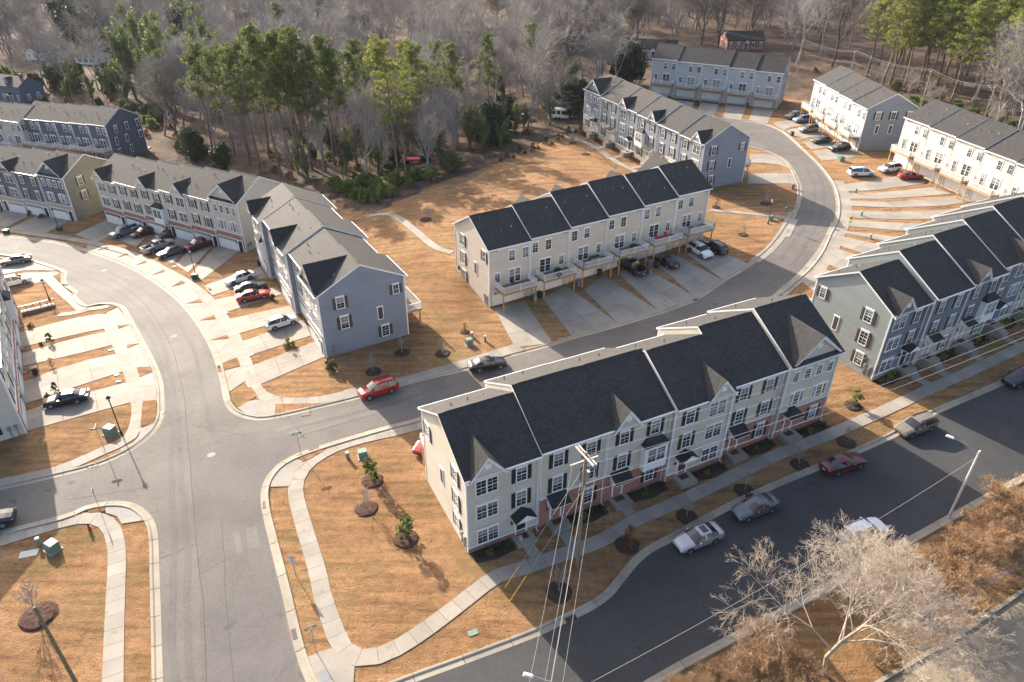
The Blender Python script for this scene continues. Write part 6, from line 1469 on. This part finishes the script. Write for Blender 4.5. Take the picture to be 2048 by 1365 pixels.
def bush_kind(seed, mat, r=1.6, h=2.4, n=26, per=60, size=.14, trunk=.1):
    rng = np.random.default_rng(seed); a = rng.random(n) * 6.283; q = np.sqrt(rng.random(n)) * r * .72; z = h * (.12 + .78 * rng.random(n)); q *= np.sqrt(np.clip(1 - ((z / h - .38) / .66) ** 2, .05, 1)) * rng.uniform(.75, 1.3, n)
    C = np.column_stack([np.cos(a) * q, np.sin(a) * q, z]); V, F = leaves(rng, C, .12 * r + .34 * r * rng.random(n) ** 1.5, per, size)
    S = [(0, 0, -.2, *(C[i] * .7), .5 * trunk, .2 * trunk) for i in range(0, n, 3)] + [(0, 0, -.2, 0, 0, h * .5, trunk, trunk * .5)]
    return [('trunk', segs_mesh(S, 'trunk', MAT['bark_dark'], 4)), ('crown', raw_mesh('crown', V, F, mat))]
BUSH = {'ever': [bush_kind(500 + k, MAT['ever'], 3.0, 7.5, 60, 90, .26, .2) for k in range(2)], 'mag': [bush_kind(510, MAT['magnolia'], 3.2, 6.0, 60, 90, .24, .2)], 'ivyb': [bush_kind(520, MAT['ivy'], 1.8, 2.4, 30, 60, .17)],
        'small': [bush_kind(530, MAT['ever'], .5, .75, 12, 50, .07, .03)], 'green': [bush_kind(531, MAT['shrub_y'], .5, .8, 12, 50, .075, .03)], 'cone': [bush_kind(532, MAT['ever'], .55, 1.6, 16, 50, .08, .04)], 'holly': [bush_kind(533, MAT['shrub_y'], .95, 3.0, 26, 55, .10, .05), bush_kind(534, MAT['pine'], .95, 3.1, 26, 60, .10, .05)], 'brown': [bush_kind(535, MAT['oak_brown'], .8, 2.6, 18, 26, .10, .04)], 'grass': [bush_kind(536, MAT['oak_brown'], .6, .7, 10, 50, .09, .02)]}
rnd = random.Random(11)
def put(kind, name, label, cat, group, px, sc=1.0, base=None, rz=None):
    p = at(*px) if base is None else base; return tree_thing(name, label, cat, group, kind, p, rnd.uniform(0, 6.28) if rz is None else rz, sc)
# young trees with mulch rings on the verges and lawns
def ring_mesh(mat):
    rng = random.Random(5); m = MB(); n = 18; r = 1.0
    prof = [(1.0, .0), (.86, .13), (.5, .17), (.0, .15)]
    b = []
    for rr, z in prof:
        for i in range(n): t = 2 * math.pi * i / n; q = rr * (1 + rng.uniform(-.06, .06)); b.append((q * math.cos(t), q * math.sin(t), z + rng.uniform(-.015, .03) * (rr > 0)))
    m.add(b, [(k * n + i, k * n + (i + 1) % n, (k + 1) * n + (i + 1) % n, (k + 1) * n + i) for k in range(3) for i in range(n)]); return m.mesh('mulch_ring', mat)
RING = {k: ring_mesh(MAT[k]) for k in ('mulch', 'mulch_dark')}
young = [((745, 962), 'h1', 'leafy young tree nearest the boxes on the tan lawn', 1.0), ((733, 1018), 's', 'bare young tree in a mulch ring left on the tan lawn', 1.0), ((812, 1079), 'h1', 'leafy young tree with the long shadow, lowest on the tan lawn', 1.05),
         ((1118, 1185), 's', 'bare young tree on the shaded verge right of the yellow guards', 1.0), ((1254, 1091), 'b', 'brown-leaved young tree on the shaded verge', 1.0), ((1374, 1034), 's', 'thin young tree on the verge beside the silver sedan', .9), ((1489, 982), 's', 'thin young tree on the verge beside the grey sedan', .9), ((1600, 930), 's', 'thin young tree on the verge left of the maroon sedan', .9), ((1693, 885), 's', 'thin young tree on the verge at the front row right corner', .9),
         ((804, 706), 's', 'bare young tree middle of three below the blue-grey end wall', .9), ((747, 744), 's', 'bare young tree lowest of three below the blue-grey end wall', .9), ((885, 708), 's', 'bare young tree rightmost of three below the blue-grey end wall', .9), ((1706, 812), 'h0', 'yellow-green young tree between the two front rows', .9), ((77, 1233), 's', 'bare young tree beside the thick pole at bottom left', 1.3),
         ((1145, 286), 's', 'small bare tree at the top of the far tan lawn', .9), ((1172, 309), 's', 'small bare tree in the middle of the far tan lawn', .9), ((1233, 350), 's', 'small bare tree near the beige row on the far tan lawn', .9), ((852, 440), 's', 'small bare tree by the curved path', 1.0), ((1531, 408), 's', 'small bare tree beside the lamp inside the right curve', .9), ((1486, 470), 's', 'small bare tree on the sunlit lawn inside the right curve', .8), ((235, 440), 's', 'small bare tree between the navy and brick-banded rows', 1.0), ((930, 665), 'b', 'small brown shrub tree above the slope transformer', .6), ((1432, 415), 'b', 'small brown tree right of the beige row end', .7)]
for px, k, lb, s in young:
    kind = {'h0': BUSH['holly'][0], 'h1': BUSH['holly'][1], 's': rnd.choice(SMALL), 'b': BUSH['brown'][0]}[k]
    t_ = put(kind, 'young_tree', lb, 'tree', 'young trees in mulch rings', px, s)
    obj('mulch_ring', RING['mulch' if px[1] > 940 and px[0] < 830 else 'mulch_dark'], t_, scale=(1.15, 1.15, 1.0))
# shrubs in the beds and on the drives
ORD = ('first', 'second', 'third', 'fourth', 'fifth', 'sixth')
for key, i, lo, hi in BEDS:
    for k in range(4):
        uf = lo + (hi - lo) * (k + .5) / 4; p = rowpt(key, i, uf, .75 + .25 * (k % 2)); P = Vector((p[0], p[1], Tz(*p) + .05))
        if proj(P)[0] > 2070: continue
        put(BUSH['green' if (key == 'B13' and k < 3) or (key == 'B1' and k == 1) else 'small'][0], 'shrub', '%s shrub in the bed of the %s unit of the %s row' % ('low dark' if (key == 'B1' and k != 1) else 'low green', ORD[i], 'greige front' if key == 'B1' else 'slate front'), 'shrub', 'shrubs of unit %d, %s' % (i, key), None, .8 + .5 * rnd.random() if key == 'B13' else .65 + .4 * rnd.random(), base=P)
for i in range(5):
    for k in range(4):
        p = rowpt('B9', i, .08 + .13 * k, 1.0); put(BUSH['cone' if k == 0 else 'grass'][0], 'shrub', 'small shrub in the bed of the %s unit of the slate-blue lawn row' % ORD[i], 'shrub', 'shrubs of lawn unit %d' % i, None, .9, base=Vector((p[0], p[1], Tz(*p) + .05)))
for px, k, lb, s in [((62, 656), 'small', 'dark shrub by the topmost left drive', 1.1), ((102, 687), 'cone', 'upright shrub on the first left grass strip', 1.0), ((84, 692), 'small', 'small shrub beside the upright one at left', .9), ((104, 734), 'brown', 'reddish loose shrub on the second left strip', .55), ((112, 785), 'cone', 'upright shrub on the third left strip', .9), ((95, 795), 'small', 'small shrub near the shiny black sedan', .9), ((580, 694), 'green', 'yellow-green shrubs at the end of the drive strip', 1.7), ((655, 728), 'small', 'small shrub at the blue-grey corner', .9), ((665, 742), 'mag1', 'grey-green shrub below the blue-grey corner', .25), ((925, 545), 'ever1', 'dark shrub against the beige end wall', .22), ((545, 600), 'grass', 'dry grass clump by the red sedan', 1.2), ((60, 430), 'grass', 'dry clump on a navy-row strip, left', 1.4), ((85, 437), 'grass', 'dry clump on a navy-row strip, right', 1.4)]:
    kind = BUSH['mag'][0] if k == 'mag1' else BUSH['ever'][0] if k == 'ever1' else BUSH[k][0]
    put(kind, 'shrub', lb, 'shrub', 'single shrubs', px, s)
# big bare sycamore over the front street
t, w_, tips = grow(9, 13.5, .15, 5, .30, .80, (10, 7, 5, 4, 4), (.62, .58, .55, .52, .5), .10, .19, tmin=.0075)
put([('trunk', segs_mesh(t, 'trunk', MAT['bark_white'], 7)), ('crown', segs_mesh(w_, 'crown', MAT['bark_white'], 4))], 'sycamore_tree', 'large bare pale sycamore spreading over the front street at bottom right', 'tree', None, (1648, 1350), (1.2, 1.2, .92), rz=5.3)
# crape myrtles
def myrtle(seed, h=4.5):
    rng = np.random.default_rng(seed); T_, W__, tp = [], [], []
    rr = random.Random(seed)
    for k in range(8):
        t, w_, tips = grow(seed * 10 + k, h * 1.05, .055, 4, .3, .5, (5, 5, 4, 3), (.55, .55, .55, .5), .12, .15, lean=.30 + .22 * rr.random(), tmin=.008)
        rot = Matrix.Rotation(k * 6.283 / 8 + rr.random() * .5, 3, 'Z')
        f = lambda L: [(*(rot @ Vector(s[0:3])), *(rot @ Vector(s[3:6])), s[6], s[7]) for s in L]
        T_ += f(t); W__ += f(w_); tp += [tuple(rot @ v) for v in tips]
    tp = np.array(tp); V, F = leaves(rng, tp, np.full(len(tp), .12), 2, .036, 1.0, .6)
    return [('stems', segs_mesh(T_, 'stems', MAT['bark_tan'], 5)), ('twigs', segs_mesh(W__, 'twigs', MAT['bark_tan'], 3)), ('seed_heads', raw_mesh('seed_heads', V, F, MAT['seed']))]
MY = [myrtle(61), myrtle(62)]
for k, (px, s, lb) in enumerate([((1520, 1345), 1.0, 'orange-brown crape myrtle left of the sycamore'), ((1400, 1412), .8, 'orange-brown crape myrtle at the bottom edge'), ((1850, 1225), 1.2, 'broad orange-brown crape myrtle right of the sycamore'), ((1940, 1150), 1.15, 'orange-brown crape myrtle behind the broad one'), ((2015, 1070), 1.25, 'orange-brown crape myrtle at the right edge by the street light'), ((2090, 1020), 1.2, 'orange-brown crape myrtle cut by the right edge'), ((1750, 1330), .7, 'small crape myrtle right under the sycamore'), ((1580, 1400), .9, 'crape myrtle below the sycamore at the frame bottom'), ((1895, 1195), 1.1, 'crape myrtle between the broad one and the one behind it'), ((1975, 1110), 1.1, 'crape myrtle close before the pale street light pole'), ((1470, 1392), .75, 'low crape myrtle left at the frame bottom')]):
    put(MY[k % 2], 'crape_myrtle', lb, 'tree', 'crape myrtles along the front street', px, s)

# ------------------------------------------------------------------ far houses
def house(px, az, w_, d_, h, label, wall='white_siding', roof='shingle_dark', rise=2.4, dorm=0, cat='house'):
    P = at(*px); rt = empty('house', P, R(az)); tag(rt, label, cat, 'older houses beyond the trees')
    prismwall(-w_ / 2, w_ / 2, 0, d_, 0, h, rise, None, 0, 0, 0, 'ABLR').build('wall', [MAT[wall]], rt)
    m = MB(); ym = d_ / 2; sl_ = rise / ym
    for sg, ye in ((1, -.4), (-1, d_ + .4)):
        z_e = h - .4 * sl_; tp = [(-w_ / 2 - .3, ye, z_e + .15), (w_ / 2 + .3, ye, z_e + .15), (w_ / 2 + .3, ym, h + rise + .15), (-w_ / 2 - .3, ym, h + rise + .15)]
        m.prism([(p[0], p[1], p[2] - .15) for p in (tp if sg > 0 else tp[::-1])], (0, 0, .15))
    rf = m.build('roof', MAT[roof], rt)
    m = MB(); m.box(w_ * .22, w_ * .22 + .8, ym - .4, ym + .4, h, h + rise + .9); m.build('chimney', MAT['brick'], rf)
    n = max(2, int(w_ / 2.8))
    for i in range(n):
        x = -w_ / 2 + w_ * (i + .5) / n
        if i == n // 2: add_door(rt, (x, -.012, 0), 0, 'door', 'gable', base=.2)
        else: add_window(rt, (x, -.012, 1.7), 0, 's', 'shutter')
    for y in (d_ * .3, d_ * .7): add_window(rt, (w_ / 2 + .012, y, 1.7), math.pi / 2, 's'); add_window(rt, (-w_ / 2 - .012, y, 1.7), -math.pi / 2, 's')
    for k in range(dorm):
        x = -w_ / 2 + w_ * (k + .5) / dorm; y0 = 1.1; z = h + y0 * sl_; m = MB(); m.prism([(x - .7, y0, z - .2), (x + .7, y0, z - .2), (x + .7, y0, z + 1.1), (x, y0, z + 1.75), (x - .7, y0, z + 1.1)], (0, 2.0, 0)); g = m.build('dormer', MAT[wall], rt)
        m = MB(); m.add([(x - .9, y0 - .2, z + .98), (x, y0 - .2, z + 1.85), (x, y0 + 2.9, z + 1.85), (x - .9, y0 + 1.6, z + .98), (x + .9, y0 - .2, z + .98), (x + .9, y0 + 1.6, z + .98)], [(0, 1, 2, 3), (1, 4, 5, 2)]); m.build('dormer_roof', MAT[roof], g)
        add_window(rt, (x, y0 - .012, z + .55), 0, 'q')
house((150, 128), -15, 22, 9, 3.2, 'long white house among the trees at upper left')
house((100, 118), 70, 10, 8, 3.0, 'white wing with pale roof beside the long upper-left house', roof='shingle')
house((930, 92), -12, 12, 9, 3.2, 'white cottage with dormers beyond the middle woods', dorm=2)
house((985, 88), -8, 11, 9, 3.2, 'second white cottage right of the dormered one', dorm=2)
house((1135, 104), 10, 14, 10, 4.2, 'pale two-storey house behind the bare trees right of centre')
house((1305, 118), -15, 15, 9, 3.2, 'brick house with grey roof above the slate-blue row', wall='grey', roof='shingle_dark')
house((1180, 40), 5, 14, 9, 3.4, 'distant white house near the top edge, right of centre')
house((40, 20), 8, 14, 9, 3.2, 'distant pale house near the top left corner')
house((1290, 30), -5, 14, 9, 3.2, 'distant red-brown house near the top edge above the top row', wall='brick')
house((1490, 100), 4, 14, 9, 3.4, 'brick house in the trees right of the top row', wall='brick', roof='shingle')
house((1930, 30), 0, 15, 9, 3.4, 'distant pale house behind the bright pines')
house((1010, 15), 0, 14, 9, 3.4, 'distant brick house at the top edge, centre', wall='brick')
house((20, 205), -20, 13, 9, 5.5, 'navy house with dark roof beyond the tan row at far left', wall='navy', dorm=1)
# enclosed trailer and red flatbed among the trees
rt = empty('enclosed_trailer', at(1117, 238), R(-8)); tag(rt, 'white enclosed trailer with dark side panels among the trees', 'trailer')
m = MB(); m.box(-2.6, 2.6, -1.1, 1.1, .5, 2.7); m.build('box', MAT['white_siding'], rt)
for x in (-1.6, -.4, .8): m = MB(); m.box(x, x + .9, -1.13, -1.1, 1.4, 2.3); m.build('side_panel', MAT['black_trim'], rt)
for x in (-.6, .3): m = MB(); m.tube((x, -1.15, .36), (x, -.9, .36), .36, .36, 12); m.build('wheel', MAT['tyre'], rt)
m = MB(); m.tube((2.6, 0, .55), (4.0, 0, .5), .06, .06, 6); m.build('drawbar', MAT['metal_dark'], rt)
rt = empty('flatbed_truck', at(832, 326), R(12)); tag(rt, 'old red flatbed truck half hidden under the central trees', 'truck')
m = MB(); m.box(-3, 1.0, -1, 1, .8, 1.15); m.build('bed', MAT['chair_red'], rt); m = MB(); m.box(1.1, 2.4, -.95, .95, .6, 2.0); m.box(2.4, 3.4, -.9, .9, .6, 1.35); m.build('cab', MAT['black_trim'], rt)
for x in (-2, 2.7):
    for s in (-1, 1): m = MB(); m.tube((x, s * .95, .42), (x, s * .7, .42), .42, .42, 12); m.build('wheel', MAT['tyre'], rt)

# ------------------------------------------------------------------ woods
BLOCK = [np.array(pxpoly(p)) for p in ([(700, 440), (790, 404), (860, 375), (930, 350), (1000, 322), (1060, 296), (1130, 268), (1172, 262), (1480, 380), (1400, 700), (400, 700)],)]
HOUSEPX = [(150, 128, 15), (100, 118, 10), (1180, 40, 12), (1290, 30, 12), (1010, 15, 12), (40, 20, 12), (930, 92, 10), (985, 88, 10), (1135, 104, 12), (1305, 118, 12), (20, 205, 12), (1117, 238, 6), (832, 326, 5), (1040, 242, 5), (1210, 114, 5), (1490, 100, 10)]
HW = [(np.array(at(a, b)[:2]), r) for a, b, r in HOUSEPX]
HW += [(q - np.array([0, f]), r) for q, r in list(HW) if r > 8 for f in (16, 32)]
placed = []
def ok(P, gap):
    p = np.array(P[:2])
    for q, r in HW:
        if np.hypot(*(p - q)) < r: return False
    for k, (rt, info, P0, u, v) in ROWS.items():
        d = Vector((p[0] - P0.x, p[1] - P0.y, 0)); a, b = d.dot(u), d.dot(v)
        if -6 < a < info[-1][1] + 6 and -9 < b < 20: return False
    for q, g in placed:
        if abs(q[0] - p[0]) < gap and abs(q[1] - p[1]) < gap and np.hypot(*(q - p)) < gap: return False
    placed.append((p, gap)); return True
def scatter(poly, n, gap, fn, tries=12):
    poly = np.array(poly, float); lo, hi = poly.min(0), poly.max(0); c = 0; k = 0
    while c < n and k < n * tries:
        k += 1; q = np.array([rnd.uniform(lo[0], hi[0]), rnd.uniform(lo[1], hi[1])])
        if not inpoly(q[None], poly)[0]: continue
        P = at(*q)
        if ok(P, gap): fn(P, c); c += 1
# individual pines seen in front
for px, k, s, lb in [((560, 350), 0, 1.12, 'tall green pine, leftmost of the front group behind the roofs'), ((583, 338), 1, 1.1, 'tall green pine, second of the front group'), ((606, 330), 0, 1.05, 'tall green pine in the middle of the front group'), ((652, 345), 1, 1.0, 'tall green pine, rightmost of the front group'), ((540, 318), 1, 1.0, 'green pine behind the leftmost front pine'), ((690, 330), 0, .9, 'slim green pine right of the front group'), ((797, 357), 2, 1.0, 'bright green pine with a long bare trunk by the lawn edge'), ((852, 322), 2, .9, 'bright green pine behind the long-trunked one'), ((572, 150), 0, .9, 'single round-topped pine high in the upper woods'), ((500, 330), 0, .95, 'green pine left of the front group'), ((625, 340), 1, 1.12, 'tall green pine right of the group middle'), ((596, 318), 1, 1.05, 'tall green pine behind the group middle'), ((520, 342), 1, 1.05, 'tall green pine between the left two of the group'), ((670, 330), 0, 1.0, 'tall green pine behind the rightmost of the group'), ((825, 300), 3, .85, 'bright pine deeper in the wood behind the flatbed'), ((880, 250), 1, .8, 'green pine deep in the middle wood'), ((430, 318), 0, .95, 'slim green pine above the brick-banded row'), ((470, 312), 1, .95, 'slim green pine left of the pine group'), ((725, 318), 0, .95, 'slim green pine right of the pine group'), ((765, 300), 1, .9, 'green pine left of the bright ones'), ((915, 300), 0, .85, 'slim green pine near the upper lawn edge'), ((975, 245), 1, .8, 'green pine above the upper lawn edge'), ((1065, 215), 0, .75, 'slim green pine left of the trailer'), ((350, 262), 1, .8, 'green pine below the ivy-clad trees')]:
    P = at(*px); placed.append((np.array(P[:2]), 3)); put(PINE[k], 'pine_tree', lb, 'tree', 'pines of the middle wood', None, (s * 1.22, s * 1.22, s * 1.27), base=P)
scatter([(1700, 165), (1760, 110), (2060, 110), (2100, 250), (1960, 235), (1850, 195)], 62, 4.0, lambda P, c: put(PINE[2 + c % 2], 'pine_tree', 'bright yellow-green pine in the dense stand at upper right', 'tree', 'bright pines at upper right', None, (1.25 + .2 * rnd.random(), 1.25 + .2 * rnd.random(), 1.05 + .2 * rnd.random()), base=P))
scatter([(90, 60), (200, 60), (210, 110), (120, 100)], 6, 5, lambda P, c: put(BUSH['ever'][c % 2], 'evergreen_tree', 'dark evergreen behind the white house at upper left', 'tree', 'dark evergreens at upper left', None, 1.9 + .5 * rnd.random(), base=P))
for px, s, lb in [((905, 135), 1.6, 'dark evergreen rising before the dormered cottages'), ((1240, 168), 1.7, 'tall dark evergreen left of the top row'), ((1262, 172), 1.6, 'second dark evergreen left of the top row'), ((985, 290), 1.35, 'broad dark evergreen by the upper lawn edge'), ((1010, 262), 1.2, 'dark evergreen behind the broad one'), ((450, 350), 1.0, 'dark leafy bush behind the brick-banded row'), ((395, 320), 1.0, 'dark leafy bush right of the navy row'), ((660, 300), .9, 'dark evergreen under the front pines'), ((1140, 235), 1.2, 'dark evergreen near the slate-blue row left end'), ((790, 330), .6, 'round dark bush beside the red flatbed'), ((1160, 225), 1.1, 'dark bushy evergreen at the slate-blue row corner')]:
    P = at(*px); placed.append((np.array(P[:2]), 2.5)); put(BUSH['ever'][rnd.randrange(2)], 'evergreen_tree', lb, 'tree', 'dark evergreens in the wood', None, s, base=P)
for px, s, lb in [((955, 275), 1.2, 'grey-green magnolia by the upper lawn edge'), ((385, 310), 1.1, 'yellow-green magnolia right of the navy row'), ((900, 345), .8, 'pale shrub mass at the lawn edge'), ((1095, 210), 1.0, 'grey-green tree left of the trailer'), ((640, 270), .9, 'grey-green tree among the front pines'), ((580, 265), .9, 'grey-green tree behind the front pines')]:
    P = at(*px); placed.append((np.array(P[:2]), 2.5)); put(BUSH['mag'][0], 'magnolia_tree', lb, 'tree', 'grey-green trees in the wood', None, s, base=P)
scatter([(250, 130), (420, 110), (430, 230), (330, 215), (270, 210)], 20, 4, lambda P, c: put(IVY[c % 3], 'ivy_clad_tree', 'leaning tree clad in green ivy at upper left', 'tree', 'ivy-clad trees at upper left', None, (1.7, 1.7, 1.7 + .3 * rnd.random()), base=P))
scatter([(130, 190), (240, 180), (250, 225), (150, 215)], 6, 4, lambda P, c: put(IVY[c % 3], 'ivy_clad_tree', 'ivy-clad trunk above the navy row', 'tree', 'ivy-clad trees above the navy row', None, .8, base=P))
for px, s in [((690, 350), .8), ((880, 330), .8), ((940, 300), .9), ((1137, 220), 1.0), ((915, 230), .9), ((1100, 250), .8), ((745, 330), .7), ((620, 365), .6), ((1010, 210), .9)]:
    P = at(*px); placed.append((np.array(P[:2]), 2)); put(IVY[rnd.randrange(3)], 'ivy_clad_tree', 'ivy-wrapped trunk in the middle wood', 'tree', 'ivy-wrapped trunks in the middle wood', None, s, base=P)
BL = 'bare grey-brown tree in the wood behind the townhouses'
def bare(P, c): put(BARE[rnd.randrange(7)], 'bare_tree', BL, 'tree', 'bare woodland trees', None, (.75 + .5 * rnd.random()) * (1.1 if proj(P)[1] < 150 else 1.0), base=P)
scatter([(520, 250), (640, 190), (900, 150), (1150, 150), (1290, 190), (1170, 235), (1040, 270), (900, 260), (700, 265)], 52, 4.5, bare)
scatter([(660, 350), (700, 290), (900, 270), (1000, 290), (900, 340), (740, 362)], 9, 6, bare)
scatter([(300, 300), (330, 240), (450, 240), (430, 330)], 9, 5, bare)
scatter([(0, 40), (330, 40), (330, 180), (140, 190), (0, 160)], 55, 5, bare)
scatter([(430, 40), (900, 40), (900, 150), (640, 210), (450, 250), (440, 180)], 80, 5, bare)
scatter([(900, 40), (1700, 40), (1700, 140), (1590, 130), (1300, 105), (1150, 150), (900, 150)], 68, 6, bare)
scatter([(1940, 200), (2060, 220), (2060, 310), (1990, 270)], 8, 4, bare)
SB = 'slender bare understorey tree in the middle wood'
scatter([(430, 335), (520, 290), (640, 250), (900, 220), (1150, 190), (1170, 235), (1040, 285), (940, 335), (860, 355), (700, 370), (560, 365)], 60, 2.4, lambda P, c: put(BARE[c % 7], 'slender_bare_tree', SB, 'tree', 'slender understorey trees', None, (.35, .35, .5 + .25 * rnd.random()), base=P))
scatter([(560, 350), (700, 270), (900, 240), (1130, 235), (1000, 300), (900, 345), (700, 365)], 26, 2.6, lambda P, c: put(IVY[c % 3], 'ivy_clad_tree', 'short ivy-covered tree in the middle wood', 'tree', 'short ivy-covered trees', None, .45 + .3 * rnd.random(), base=P))
scatter([(60, -10), (1700, -10), (1700, 95), (900, 110), (300, 110), (60, 90)], 30, 9, lambda P, c: put(PINE[c % 2] if c % 3 else BUSH['ever'][c % 2], 'evergreen_tree', 'green evergreen standing out in the far bare wood', 'tree', 'evergreens in the far wood', None, 1.15 + .3 * rnd.random() if c % 3 else 2.0, base=P))
# undergrowth along the lawn edge and under the trees
scatter([(640, 375), (760, 370), (860, 345), (880, 362), (790, 398), (740, 408)], 26, 1.8, lambda P, c: put(BUSH['ivyb'][0], 'undergrowth_bush', 'green bush in the undergrowth along the lawn edge', 'bush', 'bushes along the lawn edge', None, .7 + .5 * rnd.random(), base=P))
scatter([(330, 330), (520, 300), (700, 260), (1000, 230), (1120, 250), (900, 340), (640, 370)], 50, 2.2, lambda P, c: put([BUSH['ivyb'][0], BUSH['grass'][0], BUSH['ever'][0]][c % 3], 'undergrowth_bush', 'low bush on the woodland floor', 'bush', 'low bushes in the wood', None, (.8, 2.2, .35)[c % 3], base=P))
scatter([(0, 150), (240, 150), (260, 215), (0, 178)], 34, 2.5, lambda P, c: put([BUSH['ever'][0], IVY[1], BUSH['grass'][0], BUSH['ever'][1]][c % 4], 'undergrowth_bush', 'dark thicket bush above the navy row', 'bush', 'thicket above the navy row', None, (.9, .75, 2.2, .7)[c % 4], base=P))
scatter([(240, 215), (330, 225), (420, 330), (330, 300)], 18, 2.5, lambda P, c: put([BUSH['mag'][0], BUSH['grass'][0], BUSH['ivyb'][0]][c % 3], 'undergrowth_bush', 'bush right of the navy row end', 'bush', 'bushes right of the navy row', None, (.5, 2.0, 1.2)[c % 3], base=P))
scatter([(1600, 140), (1720, 180), (1860, 240), (2060, 320), (2060, 250), (1850, 190), (1700, 140)], 44, 2.5, lambda P, c: put([BUSH['grass'][0], BUSH['ivyb'][0], BARE[c % 7]][c % 3], 'undergrowth_bush', 'brush beneath the pole line at upper right', 'bush', 'brush at upper right', None, (2.0, 1.0, .3)[c % 3], base=P))
scatter([(60, 200), (330, 215), (330, 300), (60, 215)], 14, 3, lambda P, c: put(BUSH['ever' if c % 2 else 'grass'][0], 'undergrowth_bush', 'dark bush behind the navy row', 'bush', 'bushes behind the navy row', None, .5 if c % 2 else 2.0, base=P))
for k in range(14):
    px = (1000 + 165 * k / 13 + rnd.uniform(-3, 3), 325 - 62 * k / 13 + rnd.uniform(-3, 3)); put(BUSH['cone' if k % 2 else 'small'][0], 'hedge_shrub', 'small shrub in the planted line along the far lawn', 'shrub', 'planted line along the far lawn', px, 1.3)
# the far wood that reads as one mass
rng = np.random.default_rng(3); far = []
t, w_, tips = grow(900, 22, .3, 3, .25, .6, (10, 7, 5), (.55, .55, .5), .2, .16, tmin=.055)
base = np.array(t + w_)
t2, w2, _ = grow(901, 21, .28, 3, .3, .7, (9, 7, 5), (.55, .55, .5), .2, .16, tmin=.055); base2 = np.array(t2 + w2)
cnt = 0; SS = []
while cnt < 620:
    px = (rng.uniform(-150, 2200), rng.uniform(-75, 60)); P = np.array(at(*px))
    if P[1] > 900 or P[1] < 0: continue
    a = rng.uniform(0, 6.28); s = rng.uniform(.8, 1.35); c_, s_ = math.cos(a) * s, math.sin(a) * s; M_ = np.array([[c_, -s_, 0], [s_, c_, 0], [0, 0, s]])
    B = (base if cnt % 2 else base2); Q = B.copy(); Q[:, 0:3] = B[:, 0:3] @ M_.T + P; Q[:, 3:6] = B[:, 3:6] @ M_.T + P; Q[:, 6:] *= 1.0
    SS.append(Q[rng.random(len(Q)) < .75]); cnt += 1
o = obj('distant_wood', segs_mesh(np.concatenate(SS), 'distant_wood', MAT['bark_far'], 3)); tag(o, 'grey-brown bare wood filling the far distance', 'wood', kind='stuff')
# ------------------------------------------------------------------ air
hz = MB(); hz.box(float(xs[0]) - 2, float(xs[-1]) + 2, float(ys[0]) - 2, float(ys[-1]) + 2, -14.5, 56)
hm = bpy.data.materials.new('haze_air'); hm.use_nodes = True; ht = hm.node_tree
for n_ in list(ht.nodes):
    if n_.type == 'BSDF_PRINCIPLED': ht.nodes.remove(n_)
pv = ht.nodes.new('ShaderNodeVolumePrincipled'); pv.inputs['Color'].default_value = (0.86, 0.90, 0.97, 1); pv.inputs['Density'].default_value = 0.00005
ht.links.new(pv.outputs[0], ht.nodes['Material Output'].inputs['Volume'])
hz_o = hz.build('haze', hm); tag(hz_o, 'thin winter haze over the far woods', kind='stuff')
SC.cycles.volume_bounces = 0
